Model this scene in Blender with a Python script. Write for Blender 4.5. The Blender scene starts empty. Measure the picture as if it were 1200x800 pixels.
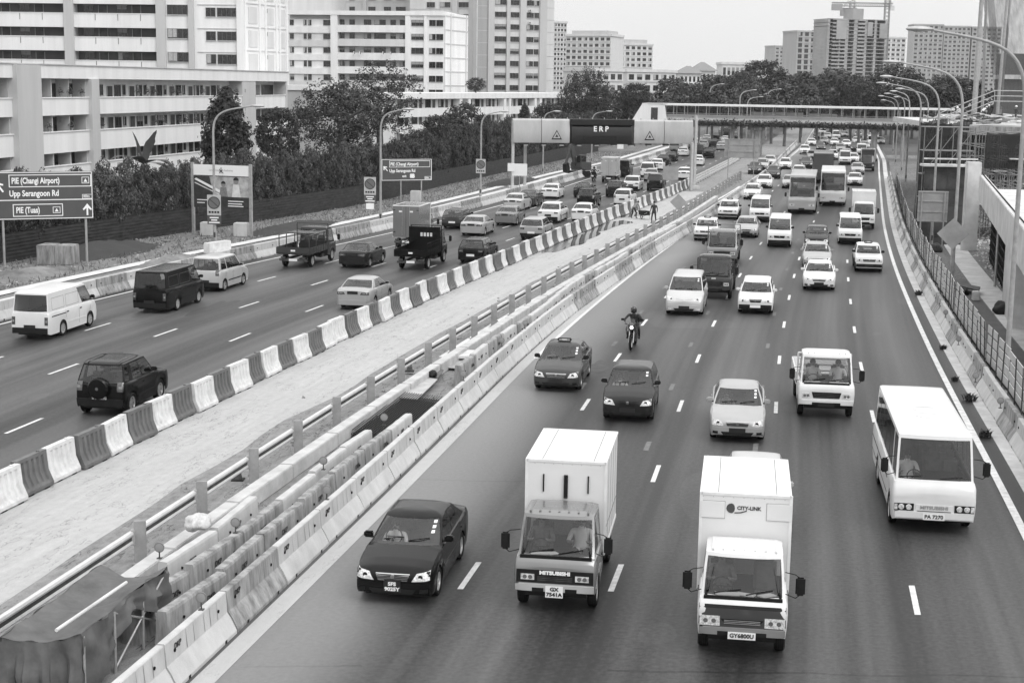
import bpy, bmesh, math, random
import numpy as np
from mathutils import Vector, Matrix, noise
from mathutils.bvhtree import BVHTree
random.seed(7)
R = math.radians
scene = bpy.context.scene
COL = scene.collection

# ------------------------------------------------------------------ camera, sky, sun
CF, CH, CY0, CR = 1800.0, 10.7, 99.0, 0.015      # focal length in px of a 1200 px frame, eye height, horizon row, roll
CP = math.atan((400 - CY0) / CF)
cam_d = bpy.data.cameras.new('camera'); cam = bpy.data.objects.new('camera', cam_d); COL.objects.link(cam)
cam_d.sensor_width = 36; cam_d.lens = 36 * CF / 1200; cam_d.clip_end = 6000; cam_d.clip_start = .5
cam.matrix_world = Matrix.Translation((0, 0, CH)) @ Matrix.Rotation(math.pi / 2 - CP, 4, 'X') @ Matrix.Rotation(CR, 4, 'Z')
scene.camera = cam
world = bpy.data.worlds.new('World'); scene.world = world; world.use_nodes = True
wn = world.node_tree; wn.nodes.clear()
sky = wn.nodes.new('ShaderNodeTexSky'); sky.sky_type = 'NISHITA'; sky.sun_disc = False
SUN_EL, SUN_AZ = R(46), R(142)
sky.sun_elevation = SUN_EL; sky.sun_rotation = SUN_AZ; sky.dust_density = 4
bw = wn.nodes.new('ShaderNodeRGBToBW'); wn.links.new(sky.outputs[0], bw.inputs[0])
mixs = wn.nodes.new('ShaderNodeMix'); mixs.data_type = 'RGBA'
mixs.inputs['Factor'].default_value = .88
wn.links.new(bw.outputs[0], mixs.inputs[6]); mixs.inputs[7].default_value = (8.7, 8.7, 8.7, 1)
bg = wn.nodes.new('ShaderNodeBackground'); bg.inputs['Strength'].default_value = .105
wo = wn.nodes.new('ShaderNodeOutputWorld')
wtc = wn.nodes.new('ShaderNodeTexCoord'); wsp = wn.nodes.new('ShaderNodeSeparateXYZ'); wn.links.new(wtc.outputs['Generated'], wsp.inputs[0])
wcl = wn.nodes.new('ShaderNodeMapRange'); wn.links.new(wsp.outputs['Z'], wcl.inputs[0]); wcl.inputs[1].default_value = 0; wcl.inputs[2].default_value = 1; wcl.inputs[3].default_value = 1.0; wcl.inputs[4].default_value = 2.1
wnz = wn.nodes.new('ShaderNodeTexNoise'); wnz.inputs['Scale'].default_value = 2.2; wnz.inputs['Detail'].default_value = 4; wmp = wn.nodes.new('ShaderNodeMapping'); wmp.inputs['Scale'].default_value = (1, 1, 3); wn.links.new(wtc.outputs['Generated'], wmp.inputs[0]); wn.links.new(wmp.outputs[0], wnz.inputs['Vector'])
wmr = wn.nodes.new('ShaderNodeMapRange'); wn.links.new(wnz.outputs[0], wmr.inputs[0]); wmr.inputs[1].default_value = .3; wmr.inputs[2].default_value = .7; wmr.inputs[3].default_value = .93; wmr.inputs[4].default_value = 1.03
wmu = wn.nodes.new('ShaderNodeMath'); wmu.operation = 'MULTIPLY'; wn.links.new(wcl.outputs[0], wmu.inputs[0]); wn.links.new(wmr.outputs[0], wmu.inputs[1])
wvm = wn.nodes.new('ShaderNodeVectorMath'); wvm.operation = 'SCALE'; wn.links.new(mixs.outputs[2], wvm.inputs[0]); wn.links.new(wmu.outputs[0], wvm.inputs['Scale']); wn.links.new(wvm.outputs[0], bg.inputs[0]); wn.links.new(bg.outputs[0], wo.inputs[0])
sun_d = bpy.data.lights.new('sun', 'SUN'); sun_d.energy = 1.1; sun_d.angle = R(28); sun_d.color = (1, 1, 1)
sun = bpy.data.objects.new('sun', sun_d); COL.objects.link(sun)
sdir = Vector((math.sin(SUN_AZ) * math.cos(SUN_EL), math.cos(SUN_AZ) * math.cos(SUN_EL), math.sin(SUN_EL)))
sun.rotation_euler = sdir.to_track_quat('Z', 'Y').to_euler()
scene.view_settings.view_transform = 'Standard'; scene.view_settings.look = 'None'
scene.view_settings.exposure = .12; scene.view_settings.gamma = 1
scene.cycles.volume_bounces = 0; scene.cycles.max_bounces = 6; scene.cycles.transparent_max_bounces = 16

def ray(px, py):
    u, v = px - 600, py - 400; c, s = math.cos(CR), math.sin(CR)
    u, v = c * u + s * v, -s * u + c * v
    x, y = u / CF, -v / CF
    return Vector((x, math.cos(CP) + y * math.sin(CP), -math.sin(CP) + y * math.cos(CP)))
def gp(px, py, z=0.0):
    d = ray(px, py); t = (z - CH) / d.z
    return Vector((d.x * t, d.y * t, z))
def atY(px, py, Y):
    d = ray(px, py); t = Y / d.y
    return Vector((d.x * t, Y, CH + d.z * t))

# ------------------------------------------------------------------ materials
MATS = {}
def _bsdf(name):
    m = bpy.data.materials.new(name); m.use_nodes = True
    nt = m.node_tree; return m, nt, nt.nodes['Principled BSDF']
def mat(name, v, rough=.7, spec=.4, metal=0., var=0., scale=4., bump=0., bscale=None, coat=0., detail=4., stretch=None, v2=None, coords='Object', emis=0):
    """one grey procedural material: base value v, blotches of +-var at `scale`, optional fine bump"""
    if name in MATS: return MATS[name]
    m, nt, b = _bsdf(name)
    b.inputs['Roughness'].default_value = rough; b.inputs['Metallic'].default_value = metal
    b.inputs['Specular IOR Level'].default_value = spec; b.inputs['Coat Weight'].default_value = coat
    b.inputs['Coat Roughness'].default_value = .08
    b.inputs['Base Color'].default_value = (v, v, v, 1)
    if emis: b.inputs['Emission Color'].default_value = (1, 1, 1, 1); b.inputs['Emission Strength'].default_value = emis
    if var or bump:
        tc = nt.nodes.new('ShaderNodeTexCoord'); mp = nt.nodes.new('ShaderNodeMapping')
        if stretch: mp.inputs['Scale'].default_value = stretch
        nt.links.new(tc.outputs[coords], mp.inputs[0])
        oi = nt.nodes.new('ShaderNodeObjectInfo'); va = nt.nodes.new('ShaderNodeVectorMath'); va.operation = 'MULTIPLY_ADD'
        nt.links.new(oi.outputs['Random'], va.inputs[0]); va.inputs[1].default_value = (37, 53, 71)
        nt.links.new(mp.outputs[0], va.inputs[2])
    if var:
        n = nt.nodes.new('ShaderNodeTexNoise'); n.inputs['Scale'].default_value = scale; n.inputs['Detail'].default_value = detail
        n.inputs['Roughness'].default_value = .65
        nt.links.new(va.outputs[0], n.inputs['Vector'])
        r = nt.nodes.new('ShaderNodeMapRange'); r.inputs[1].default_value = .3; r.inputs[2].default_value = .7
        lo = max(v - var, .004); hi = v + var if v2 is None else v2
        r.inputs[3].default_value = lo; r.inputs[4].default_value = hi
        nt.links.new(n.outputs[0], r.inputs[0]); nt.links.new(r.outputs[0], b.inputs['Base Color'])
    if bump:
        n2 = nt.nodes.new('ShaderNodeTexNoise'); n2.inputs['Scale'].default_value = bscale or scale * 8; n2.inputs['Detail'].default_value = 3
        nt.links.new(va.outputs[0], n2.inputs['Vector'])
        bp = nt.nodes.new('ShaderNodeBump'); bp.inputs['Strength'].default_value = bump; bp.inputs['Distance'].default_value = .02
        nt.links.new(n2.outputs[0], bp.inputs['Height']); nt.links.new(bp.outputs[0], b.inputs['Normal'])
    MATS[name] = m
    return m
def glass_mat():
    m = bpy.data.materials.new('vehicle_glass'); m.use_nodes = True; nt = m.node_tree; nt.nodes.clear()
    t = nt.nodes.new('ShaderNodeBsdfTransparent'); t.inputs[0].default_value = (.62, .62, .62, 1)
    g = nt.nodes.new('ShaderNodeBsdfGlossy'); g.inputs['Roughness'].default_value = .03; g.inputs[0].default_value = (.9, .9, .9, 1)
    f = nt.nodes.new('ShaderNodeFresnel'); f.inputs[0].default_value = 1.62
    mx = nt.nodes.new('ShaderNodeMixShader'); o = nt.nodes.new('ShaderNodeOutputMaterial')
    ad = nt.nodes.new('ShaderNodeMath'); ad.operation = 'ADD'; ad.inputs[1].default_value = .015; ad.use_clamp = True; geo = nt.nodes.new('ShaderNodeNewGeometry')
    fl = nt.nodes.new('ShaderNodeMath'); fl.operation = 'MULTIPLY_ADD'; nt.links.new(geo.outputs['Backfacing'], fl.inputs[0]); fl.inputs[1].default_value = 1 / 1.55 - 1.55; fl.inputs[2].default_value = 1.55; nt.links.new(fl.outputs[0], f.inputs[0])
    nt.links.new(f.outputs[0], ad.inputs[0]); nt.links.new(ad.outputs[0], mx.inputs[0]); nt.links.new(t.outputs[0], mx.inputs[1]); nt.links.new(g.outputs[0], mx.inputs[2])
    nt.links.new(mx.outputs[0], o.inputs[0]); MATS['vehicle_glass'] = m; return m
def net_mat(name, v, alpha, grid=0.0):
    m = bpy.data.materials.new(name); m.use_nodes = True; nt = m.node_tree; nt.nodes.clear()
    t = nt.nodes.new('ShaderNodeBsdfTransparent'); d = nt.nodes.new('ShaderNodeBsdfDiffuse'); d.inputs[0].default_value = (v, v, v, 1)
    mx = nt.nodes.new('ShaderNodeMixShader'); o = nt.nodes.new('ShaderNodeOutputMaterial')
    tc = nt.nodes.new('ShaderNodeTexCoord'); n = nt.nodes.new('ShaderNodeTexNoise'); n.inputs['Scale'].default_value = .7; n.inputs['Detail'].default_value = 6
    nt.links.new(tc.outputs['Object'], n.inputs['Vector'])
    r = nt.nodes.new('ShaderNodeMapRange'); r.inputs[1].default_value = .3; r.inputs[2].default_value = .7
    r.inputs[3].default_value = alpha - .15; r.inputs[4].default_value = min(alpha + .15, 1)
    nt.links.new(n.outputs[0], r.inputs[0]); nt.links.new(r.outputs[0], mx.inputs[0])
    nt.links.new(t.outputs[0], mx.inputs[1]); nt.links.new(d.outputs[0], mx.inputs[2]); nt.links.new(mx.outputs[0], o.inputs[0])
    MATS[name] = m; return m
GLASS = glass_mat()
DGLASS = mat('dark_glass', .015, rough=.04, spec=.6)
TRIM = mat('black_trim', .009, rough=.6, spec=.25, var=.003, scale=6)
RUBBER = mat('tyre_rubber', .011, rough=.85, spec=.2, var=.004, scale=9)
ALLOY = mat('wheel_alloy', .5, rough=.3, metal=.8)
CHROME = mat('chrome', .5, rough=.22, metal=1)
LAMPG = mat('headlamp_glass', .55, rough=.08, spec=.8, var=.3, scale=22, coat=.5)
TAILG = mat('tail_lamp_glass', .06, rough=.1, spec=.8, var=.03, scale=14, coat=.5)
PLW = mat('plate_white', .75, rough=.5); PLB = mat('plate_black', .012, rough=.5); LETW = mat('white_lettering', .8, rough=.5); LETB = mat('black_lettering', .012, rough=.6)
SEAT = mat('seat_cloth', .11, rough=.9, var=.03, scale=5); DASH = mat('dashboard', .05, rough=.8)
PAPER = mat('paper', .75, rough=.8)
SHADES = dict(black=.005, dark=.018, dgrey=.05, grey=.13, mid=.22, silver=.38, light=.5, white=.64)
PAINT = {k: mat('paint_' + k, v, rough=.2 if v < .3 else .33, spec=.22 if v < .1 else .4, metal=.35 if k in ('silver', 'mid', 'light') else 0, coat=0 if v < .1 else .3, var=v * .06, scale=1.2) for k, v in SHADES.items()}
PROTO = mat('paint_proto', .5, rough=.3)
CONC = mat('barrier_concrete', .47, rough=.85, var=.07, scale=1.5, bump=.2, bscale=30, stretch=(1.5, 1.5, .6), detail=12)
CONCD = mat('stained_concrete', .26, rough=.9, var=.14, scale=2.2, bump=.5, bscale=20, stretch=(1.6, 1.6, .35))
CONCL = mat('pale_concrete', .56, rough=.85, var=.12, scale=1.1, bump=.3, bscale=14)
STEEL = mat('galvanised_steel', .42, rough=.45, metal=.5, var=.08, scale=5)
PSTEEL = mat('post_steel', .3, rough=.5, var=.06, scale=4)
DSTEEL = mat('dark_steel', .045, rough=.6, var=.03, scale=5)

# ------------------------------------------------------------------ mesh builder
class MB:
    def __init__(s): s.v = []; s.f = []; s.m = []; s.mats = []
    def mi(s, m):
        if m not in s.mats: s.mats.append(m)
        return s.mats.index(m)
    def add(s, vs, fs, m):
        o = len(s.v); s.v += [tuple(v) for v in vs]; k = s.mi(m)
        for f in fs: s.f.append(tuple(i + o for i in f)); s.m.append(k)
        return s
    def box(s, x0, x1, y0, y1, z0, z1, m, bev=0., M=None):
        if bev:
            bm = bmesh.new(); bmesh.ops.create_cube(bm, size=1)
            for v in bm.verts: v.co = Vector(((x0 + x1) / 2 + v.co.x * (x1 - x0), (y0 + y1) / 2 + v.co.y * (y1 - y0), (z0 + z1) / 2 + v.co.z * (z1 - z0)))
            bmesh.ops.bevel(bm, geom=bm.edges[:], offset=bev, segments=2, affect='EDGES')
            vs = [v.co.copy() for v in bm.verts]; bm.verts.index_update(); fs = [[v.index for v in f.verts] for f in bm.faces]; bm.free()
        else:
            vs = [Vector(p) for p in [(x0, y0, z0), (x1, y0, z0), (x1, y1, z0), (x0, y1, z0), (x0, y0, z1), (x1, y0, z1), (x1, y1, z1), (x0, y1, z1)]]
            fs = [(3, 2, 1, 0), (4, 5, 6, 7), (0, 1, 5, 4), (1, 2, 6, 5), (2, 3, 7, 6), (3, 0, 4, 7)]
        if M is not None: vs = [M @ v for v in vs]
        return s.add(vs, fs, m)
    def tube(s, pts, r, m, n=8, cap=True):
        pts = [Vector(p) for p in pts]; rs = r if isinstance(r, (list, tuple)) else [r] * len(pts)
        vs = []; fs = []; prev = None
        for i, p in enumerate(pts):
            t = (pts[min(i + 1, len(pts) - 1)] - pts[max(i - 1, 0)]).normalized()
            a = prev if prev is not None else (Vector((0, 0, 1)) if abs(t.z) < .9 else Vector((1, 0, 0)))
            u = (a - t * a.dot(t)); u = u.normalized() if u.length > 1e-6 else t.orthogonal().normalized(); w = t.cross(u); prev = u
            for k in range(n): q = 2 * math.pi * k / n; vs.append(p + (u * math.cos(q) + w * math.sin(q)) * rs[i])
        for i in range(len(pts) - 1):
            for k in range(n): fs.append((i * n + k, i * n + (k + 1) % n, (i + 1) * n + (k + 1) % n, (i + 1) * n + k))
        if cap: fs.append(tuple(range(n))[::-1]); fs.append(tuple(range((len(pts) - 1) * n, len(pts) * n)))
        return s.add(vs, fs, m)
    def lathe(s, prof, m, c=(0, 0, 0), axis='Z', n=16, cap=False):
        vs = []; fs = []
        for r_, h in prof:
            for k in range(n):
                q = 2 * math.pi * k / n; a, b = r_ * math.cos(q), r_ * math.sin(q)
                p = (a, b, h) if axis == 'Z' else ((h, a, b) if axis == 'X' else (a, h, b))
                vs.append((p[0] + c[0], p[1] + c[1], p[2] + c[2]))
        for i in range(len(prof) - 1):
            for k in range(n): fs.append((i * n + k, i * n + (k + 1) % n, (i + 1) * n + (k + 1) % n, (i + 1) * n + k))
        if cap: fs.append(tuple(range(n))); fs.append(tuple(range((len(prof) - 1) * n, len(prof) * n)))
        return s.add(vs, fs, m)
    def grid(s, P, m, closed=False):
        nj = len(P[0]); vs = [p for row in P for p in row]; fs = []
        for i in range(len(P) - 1):
            for j in range(nj - (0 if closed else 1)): fs.append((i * nj + j, i * nj + (j + 1) % nj, (i + 1) * nj + (j + 1) % nj, (i + 1) * nj + j))
        return s.add(vs, fs, m)
    def prism(s, poly, a, b, m, axis='X'):
        """polygon in the plane across `axis`, pushed from a to b"""
        n = len(poly)
        def P(p, h): return {'X': (h, p[0], p[1]), 'Y': (p[0], h, p[1]), 'Z': (p[0], p[1], h)}[axis]
        vs = [P(p, a) for p in poly] + [P(p, b) for p in poly]
        fs = [tuple(range(n))[::-1], tuple(range(n, 2 * n))] + [(i, (i + 1) % n, n + (i + 1) % n, n + i) for i in range(n)]
        return s.add(vs, fs, m)
    def build(s, name, parent=None, loc=None, ang=38, smooth=True):
        me = bpy.data.meshes.new(name)
        bm = bmesh.new(); bv = [bm.verts.new(v) for v in s.v]
        for f, k in zip(s.f, s.m):
            try: q = bm.faces.new([bv[i] for i in f]); q.material_index = k; q.smooth = smooth
            except ValueError: pass
        bmesh.ops.remove_doubles(bm, verts=bm.verts, dist=.0004)
        bmesh.ops.recalc_face_normals(bm, faces=bm.faces)
        if smooth:
            a = R(ang)
            for e in bm.edges:
                if len(e.link_faces) == 2: e.smooth = e.calc_face_angle(0) < a
        bm.to_mesh(me); bm.free()
        for m in s.mats: me.materials.append(m)
        o = bpy.data.objects.new(name, me); COL.objects.link(o)
        if parent: o.parent = parent
        if loc is not None: o.location = loc
        return o
def tag(o, label=None, cat=None, group=None, kind=None):
    if label: o['label'] = label
    if cat: o['category'] = cat
    if group: o['group'] = group
    if kind: o['kind'] = kind
    return o
def empty(name, loc=(0, 0, 0), rz=0., label=None, cat=None, group=None):
    o = bpy.data.objects.new(name, None); COL.objects.link(o); o.location = loc; o.rotation_euler = (0, 0, rz); o.empty_display_size = .2
    return tag(o, label, cat, group)
CH_ = {}
def kids(o): return [c for c in COL.objects if c.parent == o]
def copy_tree(o, parent=None, paint=None, tree=None):
    tree = tree or get_tree(o)
    def rec(node, par):
        src, ch = node; c = src.copy(); COL.objects.link(c); c.parent = par
        if paint: repaint(c, paint)
        for k in ch: rec(k, c)
        return c
    return rec(tree, parent)
def get_tree(o):
    if o.name not in CH_:
        allc = {}
        for c in COL.objects:
            if c.parent: allc.setdefault(c.parent.name, []).append(c)
        def rec(q): return (q, [rec(k) for k in allc.get(q.name, [])])
        CH_[o.name] = rec(o)
    return CH_[o.name]
def repaint(o, pm):
    if o.type != 'MESH': return
    for sl in o.material_slots:
        if sl.material and (sl.material.name == 'paint_proto' or sl.material.name.startswith('paint_')):
            sl.link = 'OBJECT'; sl.material = pm
def text_mb(mb, s, size, M, m, depth=.006, align='CENTER', bold=0.0, xs=1.0):
    cu = bpy.data.curves.new('t', 'FONT'); cu.body = s; cu.size = size; cu.align_x = align; cu.align_y = 'CENTER'; cu.extrude = depth; cu.offset = bold; cu.resolution_u = 3
    o = bpy.data.objects.new('t', cu); COL.objects.link(o)
    dg = bpy.context.evaluated_depsgraph_get(); me = bpy.data.meshes.new_from_object(o.evaluated_get(dg))
    mb.add([M @ Vector((v.co.x * xs, v.co.y, v.co.z)) for v in me.vertices], [tuple(p.vertices) for p in me.polygons], m)
    bpy.data.objects.remove(o); bpy.data.meshes.remove(me); bpy.data.curves.remove(cu)
FRONTM = Matrix(((-1, 0, 0, 0), (0, 0, 1, 0), (0, 1, 0, 0), (0, 0, 0, 1)))   # read from +Y
BACKM = Matrix(((1, 0, 0, 0), (0, 0, -1, 0), (0, 1, 0, 0), (0, 0, 0, 1)))     # read from -Y

# ------------------------------------------------------------------ the run of the road
YS = np.arange(-20, 1000, 2.0)
def curve(px=None, pts=None, slope_end=None, sm=7.0, z=0.):
    P = [tuple(gp(*p, z))[:2] for p in px] if px else pts
    P = sorted(P, key=lambda p: p[1]); X = np.array([p[0] for p in P]); Y = np.array([p[1] for p in P])
    s0 = (X[1] - X[0]) / (Y[1] - Y[0]) if slope_end is None else None
    s0 = .19; s1 = slope_end if slope_end is not None else .215
    xs = np.interp(YS, Y, X); xs[YS < Y[0]] = X[0] + (YS[YS < Y[0]] - Y[0]) * s0; xs[YS > Y[-1]] = X[-1] + (YS[YS > Y[-1]] - Y[-1]) * s1
    k = np.exp(-.5 * (np.arange(-15, 16) * 2 / sm) ** 2); k /= k.sum()
    pad = np.concatenate([xs[0] - np.arange(15, 0, -1) * 2 * s0, xs, xs[-1] + np.arange(1, 16) * 2 * s1])
    return np.convolve(pad, k, 'valid')
cR1 = curve(px=[(245, 800), (345, 700), (378, 668), (425, 624), (470, 576), (515, 531), (566, 480), (624, 417), (700, 352), (750, 312), (790, 283), (835, 252), (870, 225), (910, 197), (940, 172), (953, 152)])
cR2 = curve(px=[(1200, 620), (1178, 579), (1153, 531), (1124, 477), (1094, 420), (1079, 386), (1058, 338), (1048, 312), (1040, 284), (1035, 260), (1033, 236), (1030, 200), (1030, 188)])
cL1 = curve(px=[(3, 591), (43, 572), (114, 536), (171, 509), (223, 482), (306, 442), (342, 425), (415, 389), (480, 358), (555, 327), (615, 301), (672, 275), (720, 255), (775, 234), (810, 218), (862, 190)])
cL2 = curve(px=[(0, 378), (114, 351), (276, 312), (321, 303), (375, 291), (447, 276), (510, 261), (564, 247), (588, 240), (633, 229), (670, 216), (700, 206), (750, 196)])
cLB = curve(px=[(0, 372), (111, 348), (195, 326), (279, 306), (400, 281), (560, 243), (630, 223), (700, 202), (748, 192)])
cJ = curve(pts=[(-6.5, 24.1), (-5.3, 30.3), (-4.4, 35.2), (-2.9, 43.6), (-1.2, 53.2), (.5, 61.9), (1.9, 69.5), (5.1, 82.6), (8.6, 97.6), (15.4, 124), (31.4, 192), (48, 270)])
cRB = curve(px=[(1037, 246), (1048, 276), (1076, 338), (1111, 420), (1138, 477), (1180, 555)])
cG = curve(pts=[(-8.2, 33.1), (-7.6, 36.6), (-6.9, 39.9), (-6.2, 43.3), (-5.5, 46.8), (-4.8, 50.4), (-4.1, 53.4), (-3.4, 56.5), (-2.6, 59.7), (-1.9, 62.7), (-1.2, 66.1), (-.4, 69.4), (.2, 72.7), (6.4, 97.6), (13.2, 124), (29, 192)])
cRB = np.maximum(cRB, cR2 + 1.0)
cG = np.minimum(cG, cJ - 1.2)
def X_(c, Y): return float(np.interp(Y, YS, c))
def dX_(c, Y): return (X_(c, Y + 2) - X_(c, Y - 2)) / 4
def head(c, Y): return -math.atan(dX_(c, Y))
def ribbon(name, cl, cr, y0, y1, z, m, label=None, kind='structure', n=None, nx=1, cat=None, step=4, parent=None, ol=0., orr=0., zr=None):
    """sheet between two curves with UV = metres across / along"""
    Y = np.arange(y0, y1 + .01, step); vs = []; uv = []; fs = []
    for y in Y:
        a, b = X_(cl, y) + ol, X_(cr, y) + orr
        for j in range(nx + 1): u = j / nx; vs.append((a + (b - a) * u, y, z if zr is None else z + (zr - z) * u)); uv.append((a + (b - a) * u - X_(cl, y), y))
    w = nx + 1
    for i in range(len(Y) - 1):
        for j in range(nx): fs.append((i * w + j, i * w + j + 1, (i + 1) * w + j + 1, (i + 1) * w + j))
    me = bpy.data.meshes.new(name); me.from_pydata(vs, [], fs); me.materials.append(m)
    l = me.uv_layers.new(name='UVMap')
    for p in me.polygons:
        for li in p.loop_indices: l.data[li].uv = uv[me.loops[li].vertex_index]
    o = bpy.data.objects.new(name, me); COL.objects.link(o)
    if parent: o.parent = parent
    elif kind: o['kind'] = kind
    if label: o['label'] = label
    return o
# ------------------------------------------------------------------ road and ground materials
def road_mat(name, base, lane0, lane, dark, sandy=None, nl=4):
    m, nt, b = _bsdf(name); N = nt.nodes; Lk = nt.links
    def nd(t, **k):
        x = N.new(t)
        for a, v in k.items(): setattr(x, a, v)
        return x
    def mth(op, a, bb=None, c=None):
        x = nd('ShaderNodeMath', operation=op)
        for i, q in enumerate((a, bb, c)):
            if q is None: continue
            if isinstance(q, (int, float)): x.inputs[i].default_value = q
            else: Lk.new(q, x.inputs[i])
        return x.outputs[0]
    uv = nd('ShaderNodeUVMap'); sp = nd('ShaderNodeSeparateXYZ'); Lk.new(uv.outputs[0], sp.inputs[0])
    def ns(scale, sx, sy, det=4):
        mp = nd('ShaderNodeMapping'); mp.inputs['Scale'].default_value = (sx, sy, 1); Lk.new(uv.outputs[0], mp.inputs[0])
        n = nd('ShaderNodeTexNoise'); n.inputs['Scale'].default_value = scale; n.inputs['Detail'].default_value = det; Lk.new(mp.outputs[0], n.inputs['Vector']); return n.outputs[0]
    wob = mth('MULTIPLY', mth('SUBTRACT', ns(.05, 1, 1), .5), 1.2)
    ph = mth('MULTIPLY', mth('ADD', mth('SUBTRACT', sp.outputs[0], lane0), wob), 2 * math.pi / lane)
    tr = mth('MULTIPLY', mth('COSINE', ph), -.5)                # dark oil strip mid-lane, paler at the lines
    big = mth('SUBTRACT', ns(1, .25, .03, 3), .5)
    streak = mth('SUBTRACT', ns(1, 1.7, .02, 5), .5)
    fine = mth('SUBTRACT', ns(9, 1, 1, 6), .5)
    grit = mth('SUBTRACT', ns(60, 1, 1, 3), .5)
    v = mth('MULTIPLY_ADD', tr, -dark, base)
    for s_, k in ((big, .1), (streak, .12), (fine, .07), (grit, .09)): v = mth('MULTIPLY_ADD', s_, k, v)
    if sandy:                                                     # dust swept against the median
        d = mth('SUBTRACT', sandy[0], mth('ADD', sp.outputs[0], mth('MULTIPLY', streak, 2.2)))
        cl = nd('ShaderNodeClamp'); Lk.new(mth('MULTIPLY', d, 1 / sandy[1]), cl.inputs[0])
        v = mth('MULTIPLY_ADD', cl.outputs[0], sandy[2], v)
    # tar joints across, sealed cracks along, oil spots
    fr = mth('FRACT', mth('DIVIDE', mth('ADD', sp.outputs[1], mth('MULTIPLY', ns(.35, 1, 1, 3), .6)), 13.7)); jn = mth('LESS_THAN', fr, .006)
    v = mth('MULTIPLY_ADD', mth('MULTIPLY', jn, mth('GREATER_THAN', ns(.12, 1, 1, 2), .5)), -.022, v)
    v = mth('MULTIPLY_ADD', mth('GREATER_THAN', ns(1.3, 1, .35, 5), .73), -.02, v)
    v = mth('MULTIPLY_ADD', mth('GREATER_THAN', ns(.16, 1, .5, 1), .64), .012, v)
    v = mth('MAXIMUM', v, .012)
    Lk.new(v, b.inputs['Base Color'])
    b.inputs['Roughness'].default_value = .52; b.inputs['Specular IOR Level'].default_value = .38
    bp = nd('ShaderNodeBump'); bp.inputs['Strength'].default_value = .35; bp.inputs['Distance'].default_value = .01
    Lk.new(ns(70, 1, 1, 2), bp.inputs['Height']); Lk.new(bp.outputs[0], b.inputs['Normal'])
    return m
ASPH_R = road_mat('asphalt_right', .039, 1.7, 3.25, .032, sandy=(3.0, 2.6, .15))
ASPH_L = road_mat('asphalt_left', .048, 2.5, 3.8, .032)
ASPH_D = mat('asphalt_dark', .075, rough=.7, var=.02, scale=.6, bump=.3, bscale=40)
DIRT = mat('dirt', .17, rough=.95, var=.1, scale=.5, bump=.8, bscale=5)
FARG = mat('far_ground', .07, rough=.95, var=.03, scale=.05)
def dust_mat(name, base, amps, dark):
    m, nt, b = _bsdf(name); N, Lk = nt.nodes, nt.links; uv = N.new('ShaderNodeUVMap'); prev = None
    def ns(scale, sx, sy, det):
        mp = N.new('ShaderNodeMapping'); mp.inputs['Scale'].default_value = (sx, sy, 1); Lk.new(uv.outputs[0], mp.inputs[0]); n = N.new('ShaderNodeTexNoise'); n.inputs['Scale'].default_value = scale; n.inputs['Detail'].default_value = det; n.inputs['Roughness'].default_value = .7; Lk.new(mp.outputs[0], n.inputs['Vector']); return n.outputs[0]
    def mt(op, a, bb, c=None):
        x = N.new('ShaderNodeMath'); x.operation = op
        for i, q in enumerate((a, bb, c)):
            if q is None: continue
            if isinstance(q, (int, float)): x.inputs[i].default_value = q
            else: Lk.new(q, x.inputs[i])
        return x.outputs[0]
    v = mt('ADD', base, 0)
    for (sc, sx, sy, det), k in zip(((.5, 1, .3, 3), (1.2, 2.5, .08, 6), (5, 1, .6, 8), (38, 1, 1, 4)), amps): v = mt('MULTIPLY_ADD', mt('SUBTRACT', ns(sc, sx, sy, det), .5), k, v)
    v = mt('MULTIPLY_ADD', mt('GREATER_THAN', ns(2.2, 1, .3, 9), .64), -dark, v)
    v = mt('MULTIPLY_ADD', mt('LESS_THAN', mt('ABSOLUTE', mt('SUBTRACT', ns(.6, 1, .25, 5), .5), 0), .004), -dark * 1.2, v)
    Lk.new(v, b.inputs['Base Color']); b.inputs['Roughness'].default_value = .9; b.inputs['Specular IOR Level'].default_value = .2
    bp = N.new('ShaderNodeBump'); bp.inputs['Strength'].default_value = .5; bp.inputs['Distance'].default_value = .03; Lk.new(ns(9, 1, .6, 9), bp.inputs['Height']); Lk.new(bp.outputs[0], b.inputs['Normal'])
    return m
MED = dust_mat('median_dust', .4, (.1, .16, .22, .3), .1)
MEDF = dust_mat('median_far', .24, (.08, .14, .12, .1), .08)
RUBBLE = dust_mat('rubble_ground', .17, (.12, .12, .3, .4), .1)
MEDD = dust_mat('median_dirt', .22, (.1, .14, .3, .4), .1)
LINE = mat('road_paint', .6, rough=.6, var=.16, scale=5, detail=10)
GHOST = mat('worn_paint', .14, rough=.7, var=.04, scale=6)
WALK = mat('footpath', .5, rough=.9, var=.1, scale=1.2)
PUD = mat('puddle_water', .05, rough=.03, spec=.8)

def sheet(name, pts, z, m, label=None):
    me = bpy.data.meshes.new(name); me.from_pydata([(p[0], p[1], z) for p in pts], [], [tuple(range(len(pts)))]); me.materials.append(m)
    o = bpy.data.objects.new(name, me); COL.objects.link(o); o['kind'] = 'structure'
    if label: o['label'] = label
    return o
sheet('ground', [(-3000, -60), (3000, -60), (3000, 1900), (-3000, 1900)], -.02, FARG)
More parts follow.
